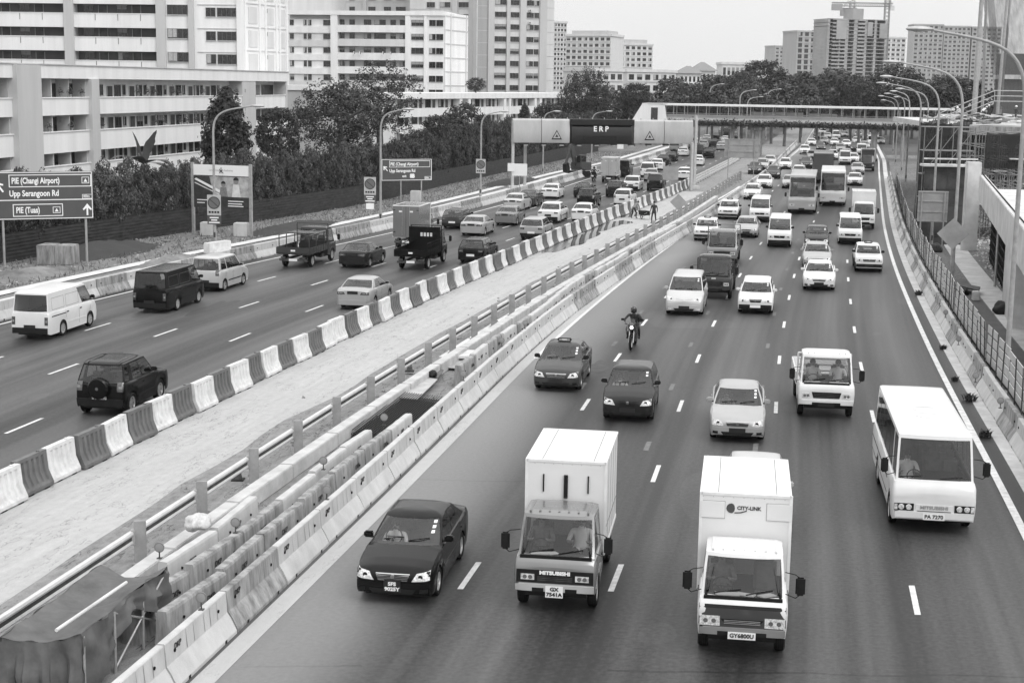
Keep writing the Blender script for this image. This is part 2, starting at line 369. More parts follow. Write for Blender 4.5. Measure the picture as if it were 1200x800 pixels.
# left carriageway, right carriageway, median, verge
ribbon('left_road', cLB, cL1, -16, 900, 0., ASPH_L, 'asphalt of the left carriageway', nx=2, step=2)
ribbon('right_road', cR1, cRB, -16, 900, 0., ASPH_R, 'asphalt of the right carriageway', nx=2, ol=-.9, orr=.5, step=2)
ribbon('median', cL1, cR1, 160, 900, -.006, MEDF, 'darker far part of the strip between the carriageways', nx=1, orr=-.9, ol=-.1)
ribbon('median', cL1, cR1, -16, 160, -.004, MED, 'dusty pale concrete strip between the carriageways', nx=1, orr=-.9, ol=-.1)
cMD = (cL1 * .25 + cG * .75)
# the band of loose soil along the rail has a ragged edge
random.seed(3)
ragged = cG - 1.85 + np.convolve(np.random.RandomState(4).randn(len(YS)), np.ones(2) / 2, 'same') * .12
ribbon('median_soil', ragged, cJ, 10, 240, .0, MEDD, 'strip of loose soil under the guardrail', step=2)
ribbon('kerb_drain', cR1, cR1, -16, 300, .006, dust_mat('edge_strip', .42, (.1, .1, .1, .15), .05), 'pale concrete edge strip by the concrete barrier', ol=-.34, orr=.1, step=2)
ribbon('kerb_gap', cR1, cR1, -16, 300, .004, ASPH_D, 'dark joint between barrier foot and edge strip', ol=-.85, orr=-.33, step=2)
ribbon('right_gutter', cR2, cRB, 10, 400, .006, WALK, 'pale gutter along the right barrier', ol=.55, orr=.1, step=2)
ribbon('verge', cLB, cLB, 20, 420, .0, RUBBLE, 'rubble strewn verge on the left', ol=-14, orr=-.2, nx=2)
ribbon('right_ground', cRB, cRB, 10, 260, -.005, RUBBLE, 'rubble ground of the building site', ol=.3, orr=46, nx=2)
ribbon('footpath', cRB, cRB, 34, 135, .03, WALK, 'pale footpath behind the right barrier', ol=2.9, orr=4.3, step=2)
ribbon('side_lane', cRB, cRB, 34, 88, .01, ASPH_D, 'dark service strip by the footpath', ol=1.0, orr=2.85, step=2)
ribbon('left_drain', cLB, cLB, 40, 330, .06, CONCL, 'pale concrete drain edge on the verge', ol=-3.5, orr=-1.9, step=2)
ribbon('left_drain_edge', cLB, cLB, 40, 330, .05, CONCL, 'pale concrete outer drain edge on the verge', ol=-5.3, orr=-4.4, step=2)
# painted lines
def line_(name, c, y0, y1, off, w, label, z=.008):
    return ribbon(name, c, c, y0, y1, z, LINE, label, ol=off - w / 2, orr=off + w / 2, step=2)
line_('edge_line', cR1, 60, 600, .1, .16, 'white edge line beside the median of the right carriageway')
line_('edge_line', cR2, 10, 300, 0., .21, 'white outer edge line of the right carriageway', z=.010)
line_('edge_line', cL2, 30, 600, 0., .15, 'white outer edge line of the left carriageway')
def dash_mesh(c, fn, ys, ln, w, m, name, label):
    mb = MB()
    for y in ys:
        x0, x1 = fn(y - ln / 2), fn(y + ln / 2)
        mb.add([(x0 - w / 2, y - ln / 2, 0), (x0 + w / 2, y - ln / 2, 0), (x1 + w / 2, y + ln / 2, 0), (x1 - w / 2, y + ln / 2, 0)], [(0, 1, 2, 3)], m)
    o = mb.build(name); o.location.z = .008; o['kind'] = 'structure'; o['label'] = label
def lane_fn(k): return lambda y: X_(cR1, y) + (3.35, 6.62, 9.92, 13.2)[k] * (X_(cR2, y) - X_(cR1, y)) / (16.3 if y < 80 else 16.3)
for k in range(4):
    if k == 3: ys = [y for y in np.arange(31.4 - 9.3, 100, 9.3)]
    else: ys = np.arange(32.6 - 18.6, 330, 9.3)
    dash_mesh(None, lane_fn(k), ys, 1.9, .13, LINE, 'lane_dashes', 'white lane dashes, %s lane line from the median' % ('first', 'second', 'third', 'fourth')[k])
    if k < 3: dash_mesh(None, (lambda f: lambda y: f(y) - .55)(lane_fn(k)), np.arange(42, 110, 9.3) + 3.2, 1.2, .16, GHOST, 'worn_dashes', 'worn ghost dashes left of the %s lane line' % ('first', 'second', 'third')[k])
for k, (fr, ph) in enumerate(((.28, 66.2), (.505, 64.9), (.73, 64.0))):
    dash_mesh(None, (lambda f: lambda y: X_(cL2, y) * (1 - f) + X_(cL1, y) * f)(fr), np.arange(ph - 4 * 8.65, 330, 8.65), 2.2, .125, LINE, 'lane_dashes', 'white lane dashes of the left carriageway, %s line' % ('outer', 'middle', 'inner')[k])
mb = MB()
line_sheet = ribbon('dust_track', cL1, cL1, 60, 170, .003, mat('pale_dust', .62, rough=.95, var=.15, scale=.8, stretch=(1, .3, 1)), 'thin pale scraped track along the median', ol=5.2, orr=5.42, step=2)
# puddles on the median
def blob(cx, cy, rx, ry, rot, n=40, seed=0):
    rr = random.Random(seed); P = []; ph = [rr.uniform(0, 6.28) for _ in range(5)]
    for k in range(n):
        a = 2 * math.pi * k / n; q = 1 + sum(.16 / (j + 1) ** .5 * math.sin((j + 2) * a + ph[j]) for j in range(5))
        x, y = rx * q * math.cos(a), ry * q * math.sin(a); P.append((cx + x * math.cos(rot) - y * math.sin(rot), cy + x * math.sin(rot) + y * math.cos(rot)))
    return P
for i, (px, py, rx, ry) in enumerate([(668, 283, 1.3, 6), (697, 268, 1.1, 4.5), (722, 262, .9, 3), (650, 290, .6, 4), (737, 252, .8, 3)]):
    c = gp(px, py); sheet('puddle', blob(c.x, c.y, rx, ry, -.24, seed=i), .004 + i * .001, PUD if i != 3 else mat('wet_ground', .09, rough=.25, spec=.7), 'puddle reflecting the striped barriers on the median')
mb = MB()

PT = mat('road_patch', .045, rough=.6, var=.008, scale=8, bump=.3, bscale=50); PT2 = mat('road_patch_pale', .052, rough=.7, var=.02, scale=5)
for i, (px, py, w, l, mm) in enumerate([(690, 610, .9, 2.2, PT2), (700, 430, .8, 3, PT2), (250, 360, 1.0, 5, PT), (120, 420, .8, 3, PT2), (420, 330, 1.0, 6, PT)]):
    c = gp(px, py); sheet('road_patch', blob(c.x, c.y, w / 2, l / 2, -.2, seed=50 + i), .004 + i * .0003, mm, 'irregular worn patch in the asphalt')
# ------------------------------------------------------------------ vehicles
# local frame: +Y forward, origin on the ground at the middle. t = distance back from the nose.
def lerp(a, b, f): return a + (b - a) * f
def shell(sp, body, parts, bodymat=PROTO):
    L, W, H, Rw, clr = sp['L'], sp['W'], sp['H'], sp['R'], sp.get('clr', .2)
    yc, yw, yr, yd = sp['cab']; deck = sp['deck']; crown = sp.get('crown', .03)
    tx = [p[0] for p in deck]; tz = [p[1] for p in deck]; D = lambda t: float(np.interp(t, tx, tz))
    nf = sp.get('nose', .86); nr = sp.get('tail', .9)
    wf = lambda t: float(np.interp(t, [0, .03, .1, .25, .7, L - .6, L - .2, L - .06, L], [nf, nf + .05 * (1 - nf) / .14, lerp(nf, 1, .68), lerp(nf, 1, .88), 1, 1, lerp(nr, 1, .8), lerp(nr, 1, .35), nr]))
    Ra = Rw + sp.get('archgap', .05)
    def zb(t, side=0):
        z = clr + .06 * max(0, 1 - t / .25) ** 2 + .06 * max(0, 1 - (L - t) / .25) ** 2
        for a in sp['axles']:
            if abs(t - a) < Ra - 1e-4: z = max(z, Rw + math.sqrt(max(Ra * Ra - (t - a) ** 2, 0)))
        return z
    st = set([0, .03, .1, .25, yc, yd, L - .25, L - .1, L - .03, L])
    st |= set(np.arange(.4, L - .3, .16 if L < 6 else .3))
    for a in sp['axles']:
        for k in range(-5, 6): st.add(a + Ra * math.sin(k / 5 * math.pi / 2) * .9999)
        st.add(a - Ra - .003); st.add(a + Ra + .003)
    for t in tx: st.add(t)
    st = sorted(t for t in st if 0 <= t <= L); st2 = [st[0]]
    for t in st[1:]:
        if t - st2[-1] > .0025: st2.append(t)
    st = st2
    fs, fws = [0, .3, .62, .9, 1.0], [.965, .992, 1.0, .988, .955]
    rk, rr_ = sp.get('rake', .12), sp.get('rrake', .05)
    def Y(t, z):
        f = max(0, z - .5)
        return L / 2 - (t + rk * (f * f * 2) * math.exp(-t / .35)) + rr_ * (f * f * 2) * math.exp(-(L - t) / .35)
    rows = []
    for t in st:
        zs = D(t); z0 = min(zb(t), zs - .05); w = W / 2 * wf(t); row = []
        for f, fw in zip(fs, fws): z = lerp(z0, zs - .035 * (1 if t < yc or t > yd else .3), f); row.append((w * fw, z))
        incab = yc - 1e-4 <= t <= yd + 1e-4
        row.append((w * .915, zs)); row.append((w * .5, zs + crown * .8)); row.append((0, zs + crown))
        rows.append((t, row, incab))
    for sgn in (1, -1):
        G = [[(sgn * x, Y(t, z), z) for x, z in row] for t, row, _ in rows]
        for i in range(len(G) - 1):
            nj = 6 if (rows[i][2] and rows[i + 1][2]) else 8
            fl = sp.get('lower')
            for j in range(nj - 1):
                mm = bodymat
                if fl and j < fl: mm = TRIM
                body.add([G[i][j], G[i][j + 1], G[i + 1][j + 1], G[i + 1][j]], [(0, 1, 2, 3)], mm)
        for g, ii in ((G[0], 0), (G[-1], 1)):
            c = [(0, p[1], p[2]) for p in g]
            for j in range(7): body.add([g[j], g[j + 1], c[j + 1], c[j]], [(0, 1, 2, 3)], bodymat)
    # ---- cabin
    Wb = W / 2 * .915; Wr = W / 2 * sp.get('wr', .72); he = H - .05
    segs = sp['sides']
    fb, rb = sp.get('fbulge', .16), sp.get('rbulge', .08)
    UU = [-1, -.94, -.6, -.3, 0, .3, .6, .94, 1]
    levels = [0, .05, .3, .6, .87, .95, 1.0]
    def ring(s):
        tf, tr = lerp(yc, yw, s ** .92), lerp(yd, yr, s ** .92); w = lerp(Wb, Wr, s ** 1.25)
        if s > .95: w -= .06; tf += .06; tr -= .06
        P = []
        nF = 9
        for k in range(nF): u = UU[k]; P.append((w * u, tf + fb * abs(u) ** 3, 'F', k))
        zz = []
        S = [segs[0][0]] + [q[1] for q in segs]
        t0, t1 = tf + fb, tr - rb
        for k in range(1, len(S) - 1): P.append((w + .004, lerp(t0, t1, S[k]), 'R', k))
        for k in range(nF): u = -UU[k]; P.append((w * u, tr - rb * abs(u) ** 3, 'B', k))
        for k in range(len(S) - 2, 0, -1): P.append((-w - .004, lerp(t0, t1, S[k]), 'L', k))
        out = []
        for x, t, a, b in P:
            zbase = D(min(max(t, yc), yd)) - .004
            if a == 'F': zbase = D(yc) - .002 + crown * (1 - (x / Wb) ** 2) * .8 if s == 0 else zbase
            out.append((x, L / 2 - t, lerp(zbase, he if s < 1 else H - .018, s / .95 if s <= .95 else 1) if s <= .95 else H - .018))
        return out
    RG = [ring(s) for s in levels]; nF = 9; ns = len(segs); n = len(RG[0])
    for blk, tt in ((RG[0][:nF], yc), (RG[0][nF + ns - 1:2 * nF + ns - 1], yd)):
        for a, b in zip(blk, blk[1:]):
            def q_(p): return (p[0], Y(tt, D(tt)), D(tt) + crown * (1 - min(1, abs(p[0]) / Wb)) * .9 - .001)
            body.add([a, b, q_(b), q_(a)], [(0, 1, 2, 3)], bodymat)
    # face kind around the ring
    kinds = []
    for k in range(nF - 1): kinds.append(('F', k))
    for k in range(ns): kinds.append(('R', k))
    for k in range(nF - 1): kinds.append(('B', k))
    for k in range(ns - 1, -1, -1): kinds.append(('L', k))
    for i in range(len(levels) - 1):
        glz = levels[i] >= sp.get('glass0', .05) - 1e-3 and levels[i + 1] <= .871
        for j in range(n):
            a, k = kinds[j]; q = [RG[i][j], RG[i][(j + 1) % n], RG[i + 1][(j + 1) % n], RG[i + 1][j]]
            tgt, mm = body, bodymat
            if glz:
                if a == 'F' and (sp.get('fullfront') or 0 < k < nF - 2): tgt, mm = parts.setdefault(('windscreen', 0), MB()), GLASS
                elif a == 'F': mm = bodymat
                elif a == 'B' and sp.get('rearglass', True) and 0 < k < nF - 2: tgt, mm = parts.setdefault(('rear_window', 0), MB()), GLASS
                elif a in 'RL':
                    kd = segs[k][2]
                    if kd == 'g': tgt, mm = parts.setdefault(('side_window', (a, k)), MB()), GLASS
                    elif kd == 'k': mm = TRIM
            tgt.add(q, [(0, 1, 2, 3)], mm)
    top = RG[-1]; cx = 0; cyy = sum(p[1] for p in top) / n; prev = top
    for f, z in ((.88, H + .006), (.6, H + .022), (.25, H + .03)):
        cur = [(p[0] * f, cyy + (p[1] - cyy) * lerp(1, f, .8), z) for p in top]
        for j in range(n): body.add([prev[j], prev[(j + 1) % n], cur[(j + 1) % n], cur[j]], [(0, 1, 2, 3)], sp.get('roofmat', bodymat))
        prev = cur
    body.add(prev, [tuple(range(n))], sp.get('roofmat', bodymat))
    return D
def make_bvh(mbs):
    vs = []; fs = []
    for m in mbs:
        o = len(vs); vs += [Vector(v) for v in m.v]; fs += [tuple(i + o for i in f) for f in m.f]
    return BVHTree.FromPolygons(vs, fs)
DIRS = dict(front=(Vector((0, 20, 0)), Vector((0, -1, 0))), rear=(Vector((0, -20, 0)), Vector((0, 1, 0))), right=(Vector((9, 0, 0)), Vector((-1, 0, 0))), left=(Vector((-9, 0, 0)), Vector((1, 0, 0))), top=(Vector((0, 0, 9)), Vector((0, 0, -1))))
def hit(bvh, side, a, b):
    o, d = DIRS[side]
    p = Vector((a, o.y, b)) if side in ('front', 'rear') else (Vector((o.x, a, b)) if side in ('left', 'right') else Vector((a, b, o.z)))
    h = bvh.ray_cast(p, d); return h[0]
def decal(mb, bvh, side, c, m, off=.006, nx=6, nz=3, thick=.015, rnd=0):
    """patch draped on the shell: corners c = (a,b) lower-left, lower-right, upper-right, upper-left"""
    o, d = DIRS[side]; G = []; last = None
    for i in range(nz + 1):
        row = []
        for j in range(nx + 1):
            u, v = j / nx, i / nz
            if rnd:
                k = 1 - rnd * abs(2 * v - 1) ** 3; u = .5 + (u - .5) * k
            a = lerp(lerp(c[0][0], c[1][0], u), lerp(c[3][0], c[2][0], u), v); b = lerp(lerp(c[0][1], c[1][1], u), lerp(c[3][1], c[2][1], u), v)
            h = hit(bvh, side, a, b)
            if h is None:
                h = None if last is None else (Vector((a, last.y, b)) if side in ('front', 'rear') else (Vector((last.x, a, b)) if side in ('left', 'right') else Vector((a, b, last.z))))
            if h is not None: last = h.copy()
            row.append(h)
        G.append(row)
    if last is None: return
    for r in G:
        for j, h in enumerate(r):
            if h is None: r[j] = last.copy()
    out = [[h - d * off for h in r] for r in G]; inn = [[h + d * thick for h in r] for r in G]
    mb.grid(out, m)
    ringo = out[0] + [r[-1] for r in out[1:]] + out[-1][::-1][1:] + [r[0] for r in out[::-1][1:-1]]
    ringi = inn[0] + [r[-1] for r in inn[1:]] + inn[-1][::-1][1:] + [r[0] for r in inn[::-1][1:-1]]
    mb.grid([ringo, ringi], m, closed=True)
def rect(a0, a1, b0, b1): return [(a0, b0), (a1, b0), (a1, b1), (a0, b1)]
WCACHE = {}
def wheel(root, x, y, Rw, w=.2, steel=False):
    key = (Rw, w, steel)
    if key not in WCACHE:
        t = MB(); h = w / 2; ri = Rw * .66
        t.lathe([(ri, -h * .8), (Rw * .9, -h), (Rw * .985, -h * .75), (Rw, -h * .3), (Rw, h * .3), (Rw * .985, h * .75), (Rw * .9, h), (ri, h * .8), (ri, -h * .8)], RUBBER, axis='X', n=22)
        for k in (-.35, 0, .35): t.lathe([(Rw + .002, k * h - .008), (Rw + .002, k * h + .008)], TRIM, axis='X', n=22)
        r = MB(); mm = ALLOY if not steel else STEEL
        r.lathe([(ri, h * .8), (ri * .93, h * .78), (ri * .9, h * .3)], mm, axis='X', n=20); r.lathe([(ri * .93, h * .1), (0.001, h * .1)], TRIM, axis='X', n=20)
        r.lathe([(ri * .3, h * .1), (ri * .28, h * .62), (0.001, h * .68)], mm, axis='X', n=12)
        nsp = 6 if not steel else 9
        for k in range(nsp):
            q = 2 * math.pi * k / nsp; M = Matrix.Rotation(q, 4, 'X')
            r.add([M @ Vector(p) for p in [(h * .6, -ri * .11, ri * .2), (h * .6, ri * .11, ri * .2), (h * .62, ri * .15, ri * .93), (h * .62, -ri * .15, ri * .93), (h * .3, -ri * .14, ri * .2), (h * .3, ri * .14, ri * .2), (h * .3, ri * .18, ri * .93), (h * .3, -ri * .18, ri * .93)]], [(0, 1, 2, 3), (0, 4, 7, 3), (1, 5, 6, 2)], mm)
        a = t.build('wheel'); b = r.build('rim', a); WCACHE[key] = [a.data, b.data]; bpy.data.objects.remove(b); bpy.data.objects.remove(a)
    md, rd = WCACHE[key]
    o = bpy.data.objects.new('wheel', md); COL.objects.link(o); o.parent = root; o.location = (x, y, Rw); o.rotation_euler.z = 0 if x > 0 else math.pi
    q = bpy.data.objects.new('rim', rd); COL.objects.link(q); q.parent = o
def mirror(root, x, y, z, mm=PROTO, big=False):
    for s in (1, -1):
        m = MB()
        if big:
            m.tube([(s * (x - .08), y - .05, z + .2), (s * (x + .1), y + .12, z + .22), (s * (x + .2), y + .14, z + .16)], .01, TRIM, 6)
            m.tube([(s * (x - .06), y - .02, z - .22), (s * (x + .12), y + .12, z - .24), (s * (x + .2), y + .14, z - .16)], .01, TRIM, 6)
            m.box(s * (x + .2) - .09, s * (x + .2) + .09, y + .1, y + .17, z - .18, z + .18, TRIM, .03)
        else:
            m.box(s * (x + .1) - .1, s * (x + .1) + .1, y - .05, y + .07, z - .06, z + .08, mm, .03)
            m.box(s * x - .06, s * x + .06, y - .02, y + .03, z - .07, z - .03, TRIM, .01)
            m.box(s * (x + .1) - .08, s * (x + .1) + .08, y - .056, y - .048, z - .045, z + .065, DGLASS)
        m.build('wing_mirror', root)
def interior(root, sp, rows, rhd=1, zf=.35):
    """dark tub, dashboard, steering wheel and seats inside the cabin"""
    L, W = sp['L'], sp['W']; yc, yw, yr, yd = sp['cab']; m = MB(); z0 = float(np.interp(yc, [p[0] for p in sp['deck']], [p[1] for p in sp['deck']]))
    m.box(-W * .44, W * .44, L / 2 - yd + .05, L / 2 - yc - .05, zf, zf + .04, TRIM)
    m.box(-W * .43, W * .43, L / 2 - yc - .6, L / 2 - yc - .04, z0 - .28, z0 - .06, DASH, .05)
    m.box(-W * .43, W * .43, L / 2 - yd + .04, L / 2 - yd + .08, zf, z0 - .05, TRIM)
    m.box(-W * .44, -W * .42, L / 2 - yd + .06, L / 2 - yc - .1, zf, z0 - .1, TRIM); m.box(W * .42, W * .44, L / 2 - yd + .06, L / 2 - yc - .1, zf, z0 - .1, TRIM)
    ob = m.build('interior', root)
    for (t, xs) in rows:
        for x in xs:
            s = MB(); y = L / 2 - t; sz = z0 - .48
            s.box(x - .24, x + .24, y - .25, y + .25, sz - .2, sz, SEAT, .06); s.box(x - .23, x + .23, y - .42, y - .25, sz - .1, sz + .55, SEAT, .07); s.box(x - .12, x + .12, y - .4, y - .29, sz + .57, sz + .75, SEAT, .04)
            s.build('seat', root)
    w = MB(); c = Vector((W * .22 * rhd, L / 2 - yc - .55 - sp.get('swb', .15), z0 + .02)); P = []
    M = Matrix.Translation(c) @ Matrix.Rotation(R(-62), 4, 'X')
    w.tube([M @ Vector((.18 * math.cos(a), .18 * math.sin(a), 0)) for a in np.linspace(0, 2 * math.pi, 17)], .014, TRIM, 6)
    w.tube([M @ Vector((-.17, 0, 0)), M @ Vector((.17, 0, 0))], .014, TRIM, 6); w.tube([c, c + Vector((0, .3, -.15))], .025, TRIM, 6)
    w.build('steering_wheel', root)
def plate(root, side, x, y, z, txt, white=False, w=.5, h=.14, two=False):
    m = MB(); s = 1 if side == 'front' else -1
    m.box(x - w / 2, x + w / 2, min(y, y + s * .012), max(y, y + s * .012), z - h / 2, z + h / 2, PLW if white else PLB)
    M = Matrix.Translation((x, y + s * .018, z)) @ (FRONTM if s > 0 else BACKM)
    if txt:
        if two:
            text_mb(m, txt[0], h * .44, M @ Matrix.Translation((0, h * .23, 0)), LETB if white else LETW, .003, bold=.004, xs=1.15); text_mb(m, txt[1], h * .44, M @ Matrix.Translation((0, -h * .23, 0)), LETB if white else LETW, .003, bold=.004, xs=1.15)
        else: text_mb(m, txt, h * .8, M, LETB if white else LETW, .003, bold=.003)
    m.build('number_plate', root)
def grille_mb(bvh, c, n=4, side='front', frame=CHROME):
    m = MB(); decal(m, bvh, side, c, TRIM, .006, 6, 2)
    for i in range(n + 1):
        v = i / n; a0, a1 = lerp(c[0][0], c[3][0], v), lerp(c[1][0], c[2][0], v); b = lerp(c[0][1], c[3][1], v); t = .006 if 0 < i < n else .009
        decal(m, bvh, side, [(a0, b - t), (a1, b - t), (a1, b + t), (a0, b + t)], frame, .014, 6, 1, .005)
    return m
def car(kind, plates=None, detail=2, taxi=False, roofv=None, spare=False):
    S = dict(
      sedan=dict(nose=.75, tail=.82, crown=.055, L=4.45, W=1.7, H=1.43, R=.305, axles=[.83, 3.42], deck=[(0, .6), (.1, .72), (.5, .82), (1.12, .93), (2.2, .95), (3.6, 1.0), (3.95, 1.03), (4.3, 1.0), (4.45, .9)], cab=(1.1, 1.95, 3.2, 3.85), wr=.7, sides=[(0, .03, 'p'), (.03, .43, 'g'), (.43, .47, 'k'), (.47, .82, 'g'), (.82, 1, 'p')]),
      boxy=dict(L=4.6, W=1.69, H=1.5, R=.31, axles=[.8, 3.5], deck=[(0, .74), (.06, .86), (.5, .92), (1.25, .97), (2.4, .97), (3.7, .99), (4.5, .96), (4.6, .88)], cab=(1.25, 1.85, 3.3, 3.75), wr=.78, rake=.03, nose=.93, tail=.94, fbulge=.08, sides=[(0, .03, 'p'), (.03, .45, 'g'), (.45, .49, 'k'), (.49, .86, 'g'), (.86, 1, 'p')]),
      hatch=dict(nose=.78, tail=.84, crown=.05, L=3.9, W=1.68, H=1.5, R=.3, axles=[.78, 3.25], deck=[(0, .62), (.1, .75), (.5, .88), (.98, 1.0), (2.2, .98), (3.7, 1.05), (3.9, .95)], cab=(.95, 1.7, 3.4, 3.82), wr=.74, sides=[(0, .03, 'p'), (.03, .43, 'g'), (.43, .47, 'k'), (.47, .85, 'g'), (.85, 1, 'p')]),
      wagon=dict(L=4.55, W=1.72, H=1.48, R=.31, axles=[.85, 3.5], deck=[(0, .68), (.1, .8), (.5, .88), (1.2, .95), (2.4, .95), (4.3, 1.0), (4.55, .92)], cab=(1.15, 1.9, 4.1, 4.45), wr=.74, nose=.9, rake=.06, sides=[(0, .03, 'p'), (.03, .33, 'g'), (.33, .36, 'k'), (.36, .64, 'g'), (.64, .68, 'k'), (.68, .94, 'g'), (.94, 1, 'p')]),
      mpv=dict(nose=.76, tail=.86, crown=.05, L=4.75, W=1.8, H=1.76, R=.33, axles=[.9, 3.7], deck=[(0, .66), (.1, .82), (.4, .96), (.85, 1.08), (2.4, 1.05), (4.5, 1.1), (4.75, 1.0)], cab=(.82, 1.8, 4.3, 4.68), wr=.74, sides=[(0, .09, 'g'), (.09, .11, 'k'), (.11, .38, 'g'), (.38, .41, 'k'), (.41, .69, 'g'), (.69, .72, 'k'), (.72, .94, 'g'), (.94, 1, 'p')]),
      suv=dict(L=3.78, W=1.72, H=1.72, R=.355, clr=.27, axles=[.75, 3.12], deck=[(0, .8), (.08, .95), (.4, 1.02), (1.0, 1.09), (2.2, 1.08), (3.65, 1.12), (3.78, 1.02)], cab=(1.0, 1.62, 3.5, 3.74), wr=.76, nose=.92, rake=.05, sides=[(0, .03, 'p'), (.03, .38, 'g'), (.38, .42, 'k'), (.42, .72, 'g'), (.72, .84, 'p'), (.84, .97, 'g'), (.97, 1, 'k')]),
      van=dict(L=4.7, W=1.7, H=1.96, R=.32, axles=[.72, 3.35], deck=[(0, .78), (.05, .95), (.25, 1.1), (2, 1.12), (4.6, 1.15), (4.7, 1.1)], cab=(.25, .98, 4.55, 4.66), wr=.84, nose=.92, tail=.95, fbulge=.1, rbulge=.05, rake=.04, sides=[(0, .24, 'g'), (.24, .28, 'p'), (.28, .62, 'q'), (.62, .65, 'p'), (.65, .95, 'q'), (.95, 1, 'p')]),
      kangoo=dict(L=4.1, W=1.72, H=1.8, R=.31, axles=[.8, 3.4], deck=[(0, .7), (.08, .85), (.4, .98), (.8, 1.08), (2, 1.1), (4.0, 1.12), (4.1, 1.05)], cab=(.8, 1.55, 3.9, 4.06), wr=.8, tail=.94, sides=[(0, .04, 'p'), (.04, .36, 'g'), (.36, .4, 'k'), (.4, .66, 'g'), (.66, .7, 'p'), (.7, .94, 'g'), (.94, 1, 'p')]),
      minibus=dict(L=6.95, W=2.02, H=2.42, R=.39, clr=.32, axles=[1.05, 4.9], archgap=.07, deck=[(0, 1.0), (.05, 1.15), (.15, 1.28), (3, 1.3), (6.9, 1.32), (6.95, 1.3)], cab=(.15, .5, 6.85, 6.9), wr=.86, nose=.95, tail=.96, fbulge=.09, rbulge=.05, rake=.015, rrake=.0, fullfront=False, sides=[(0, .13, 'g'), (.13, .16, 'p'), (.16, .3, 'g'), (.3, .32, 'k'), (.32, .47, 'g'), (.47, .49, 'k'), (.49, .64, 'g'), (.64, .66, 'k'), (.66, .81, 'g'), (.81, .83, 'k'), (.83, .97, 'g'), (.97, 1, 'p')]),
      coach=dict(L=11.5, W=2.45, H=3.35, R=.5, clr=.35, axles=[2.5, 8.6], archgap=.08, deck=[(0, 1.2), (.06, 1.4), (11.5, 1.45)], cab=(.06, .45, 11.3, 11.4), wr=.91, nose=.95, tail=.96, fbulge=.1, rbulge=.05, rake=.01, rrake=0, sides=[(0, .14, 'g'), (.14, .16, 'k'), (.16, .3, 'g'), (.3, .31, 'k'), (.31, .46, 'g'), (.46, .47, 'k'), (.47, .62, 'g'), (.62, .63, 'k'), (.63, .78, 'g'), (.78, .79, 'k'), (.79, .97, 'g'), (.97, 1, 'p')]),
    )
    sp = dict(S[kind]); L, W, H = sp['L'], sp['W'], sp['H']
    if kind == 'van_win' : pass
    if roofv: sp['roofmat'] = roofv
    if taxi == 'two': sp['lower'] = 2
    root = empty(dict(sedan='sedan', boxy='taxi' if taxi else 'sedan', hatch='hatchback', wagon='estate_car', mpv='people_carrier', suv='off_road_car', van='van', kangoo='small_van', minibus='minibus', coach='coach')[kind])
    body = MB(); parts = {}
    if kind == 'van' and detail == 3: sp['sides'] = [(a, b, 'g' if k == 'q' else k) for a, b, k in sp['sides']]
    D = shell(sp, body, parts)
    bvh = make_bvh([body] + list(parts.values()))
    b0 = body
    # underbody
    b0.box(-W / 2 + .25, W / 2 - .25, -L / 2 + .15, L / 2 - .15, sp.get('clr', .2) - .02, sp['R'] * 2 + .1 if kind not in ('minibus', 'coach') else 1.0, TRIM)
    # seams
    if kind in ('sedan', 'hatch', 'boxy', 'wagon', 'mpv', 'suv', 'kangoo', 'van'):
        yc, yw, yr, yd = sp['cab']
        ts = [yc + .22, lerp(yc, yd, .48), lerp(yc, yd, .48) + .95] if kind != 'van' else [.75, 1.85, 3.1]
        for sd, sg in (('right', 1), ('left', -1)):
            for t in ts:
                if t < L - .4: decal(b0, bvh, sd, rect(L / 2 - t - .007, L / 2 - t + .007, sp['R'] + .02 if abs(t - sp['axles'][1]) > .4 else .75, D(t) - .03), TRIM, .002, 1, 6, .003)
            for t in ts[1:]: decal(b0, bvh, sd, rect(L / 2 - t + .08, L / 2 - t + .24, D(t) - .17, D(t) - .135), TRIM if kind == 'van' else PROTO, .025, 2, 1, .0)
            decal(b0, bvh, sd, rect(L / 2 - sp['axles'][1] + .42, L / 2 - sp['axles'][0] - .42, .5, .56), TRIM if kind in ('boxy', 'wagon', 'kangoo') else PROTO, .012, 14, 1, .0)
    if kind == 'van':
        for sg, sd in ((1, 'right'), (-1, 'left')): decal(b0, bvh, sd, rect(-L / 2 + .3, -L / 2 + 1.6, .93, .97), TRIM, .006, 6, 1)
    if kind == 'van' and detail != 3:
        for sd in ('right', 'left'):
            for t0, t1 in ((1.75, 2.95), (3.12, 4.25)):
                for q_ in (rect(L / 2 - t1, L / 2 - t0, 1.2, 1.212), rect(L / 2 - t1, L / 2 - t0, 1.68, 1.692), rect(L / 2 - t1, L / 2 - t1 + .012, 1.2, 1.69), rect(L / 2 - t0 - .012, L / 2 - t0, 1.2, 1.69)): decal(b0, bvh, sd, q_, SEAT, .002, 3, 3, .002)
    lz = dict(sedan=.62, boxy=.72, hatch=.66, wagon=.7, mpv=.78, suv=.8, van=.72, kangoo=.74, minibus=.68, coach=.8)[kind]
    # front bumper area
    bm_ = PROTO if kind in ('sedan', 'hatch', 'mpv', 'coach', 'minibus') else TRIM
    f = MB()
    zt = .5 if kind not in ('suv', 'coach', 'minibus') else .55
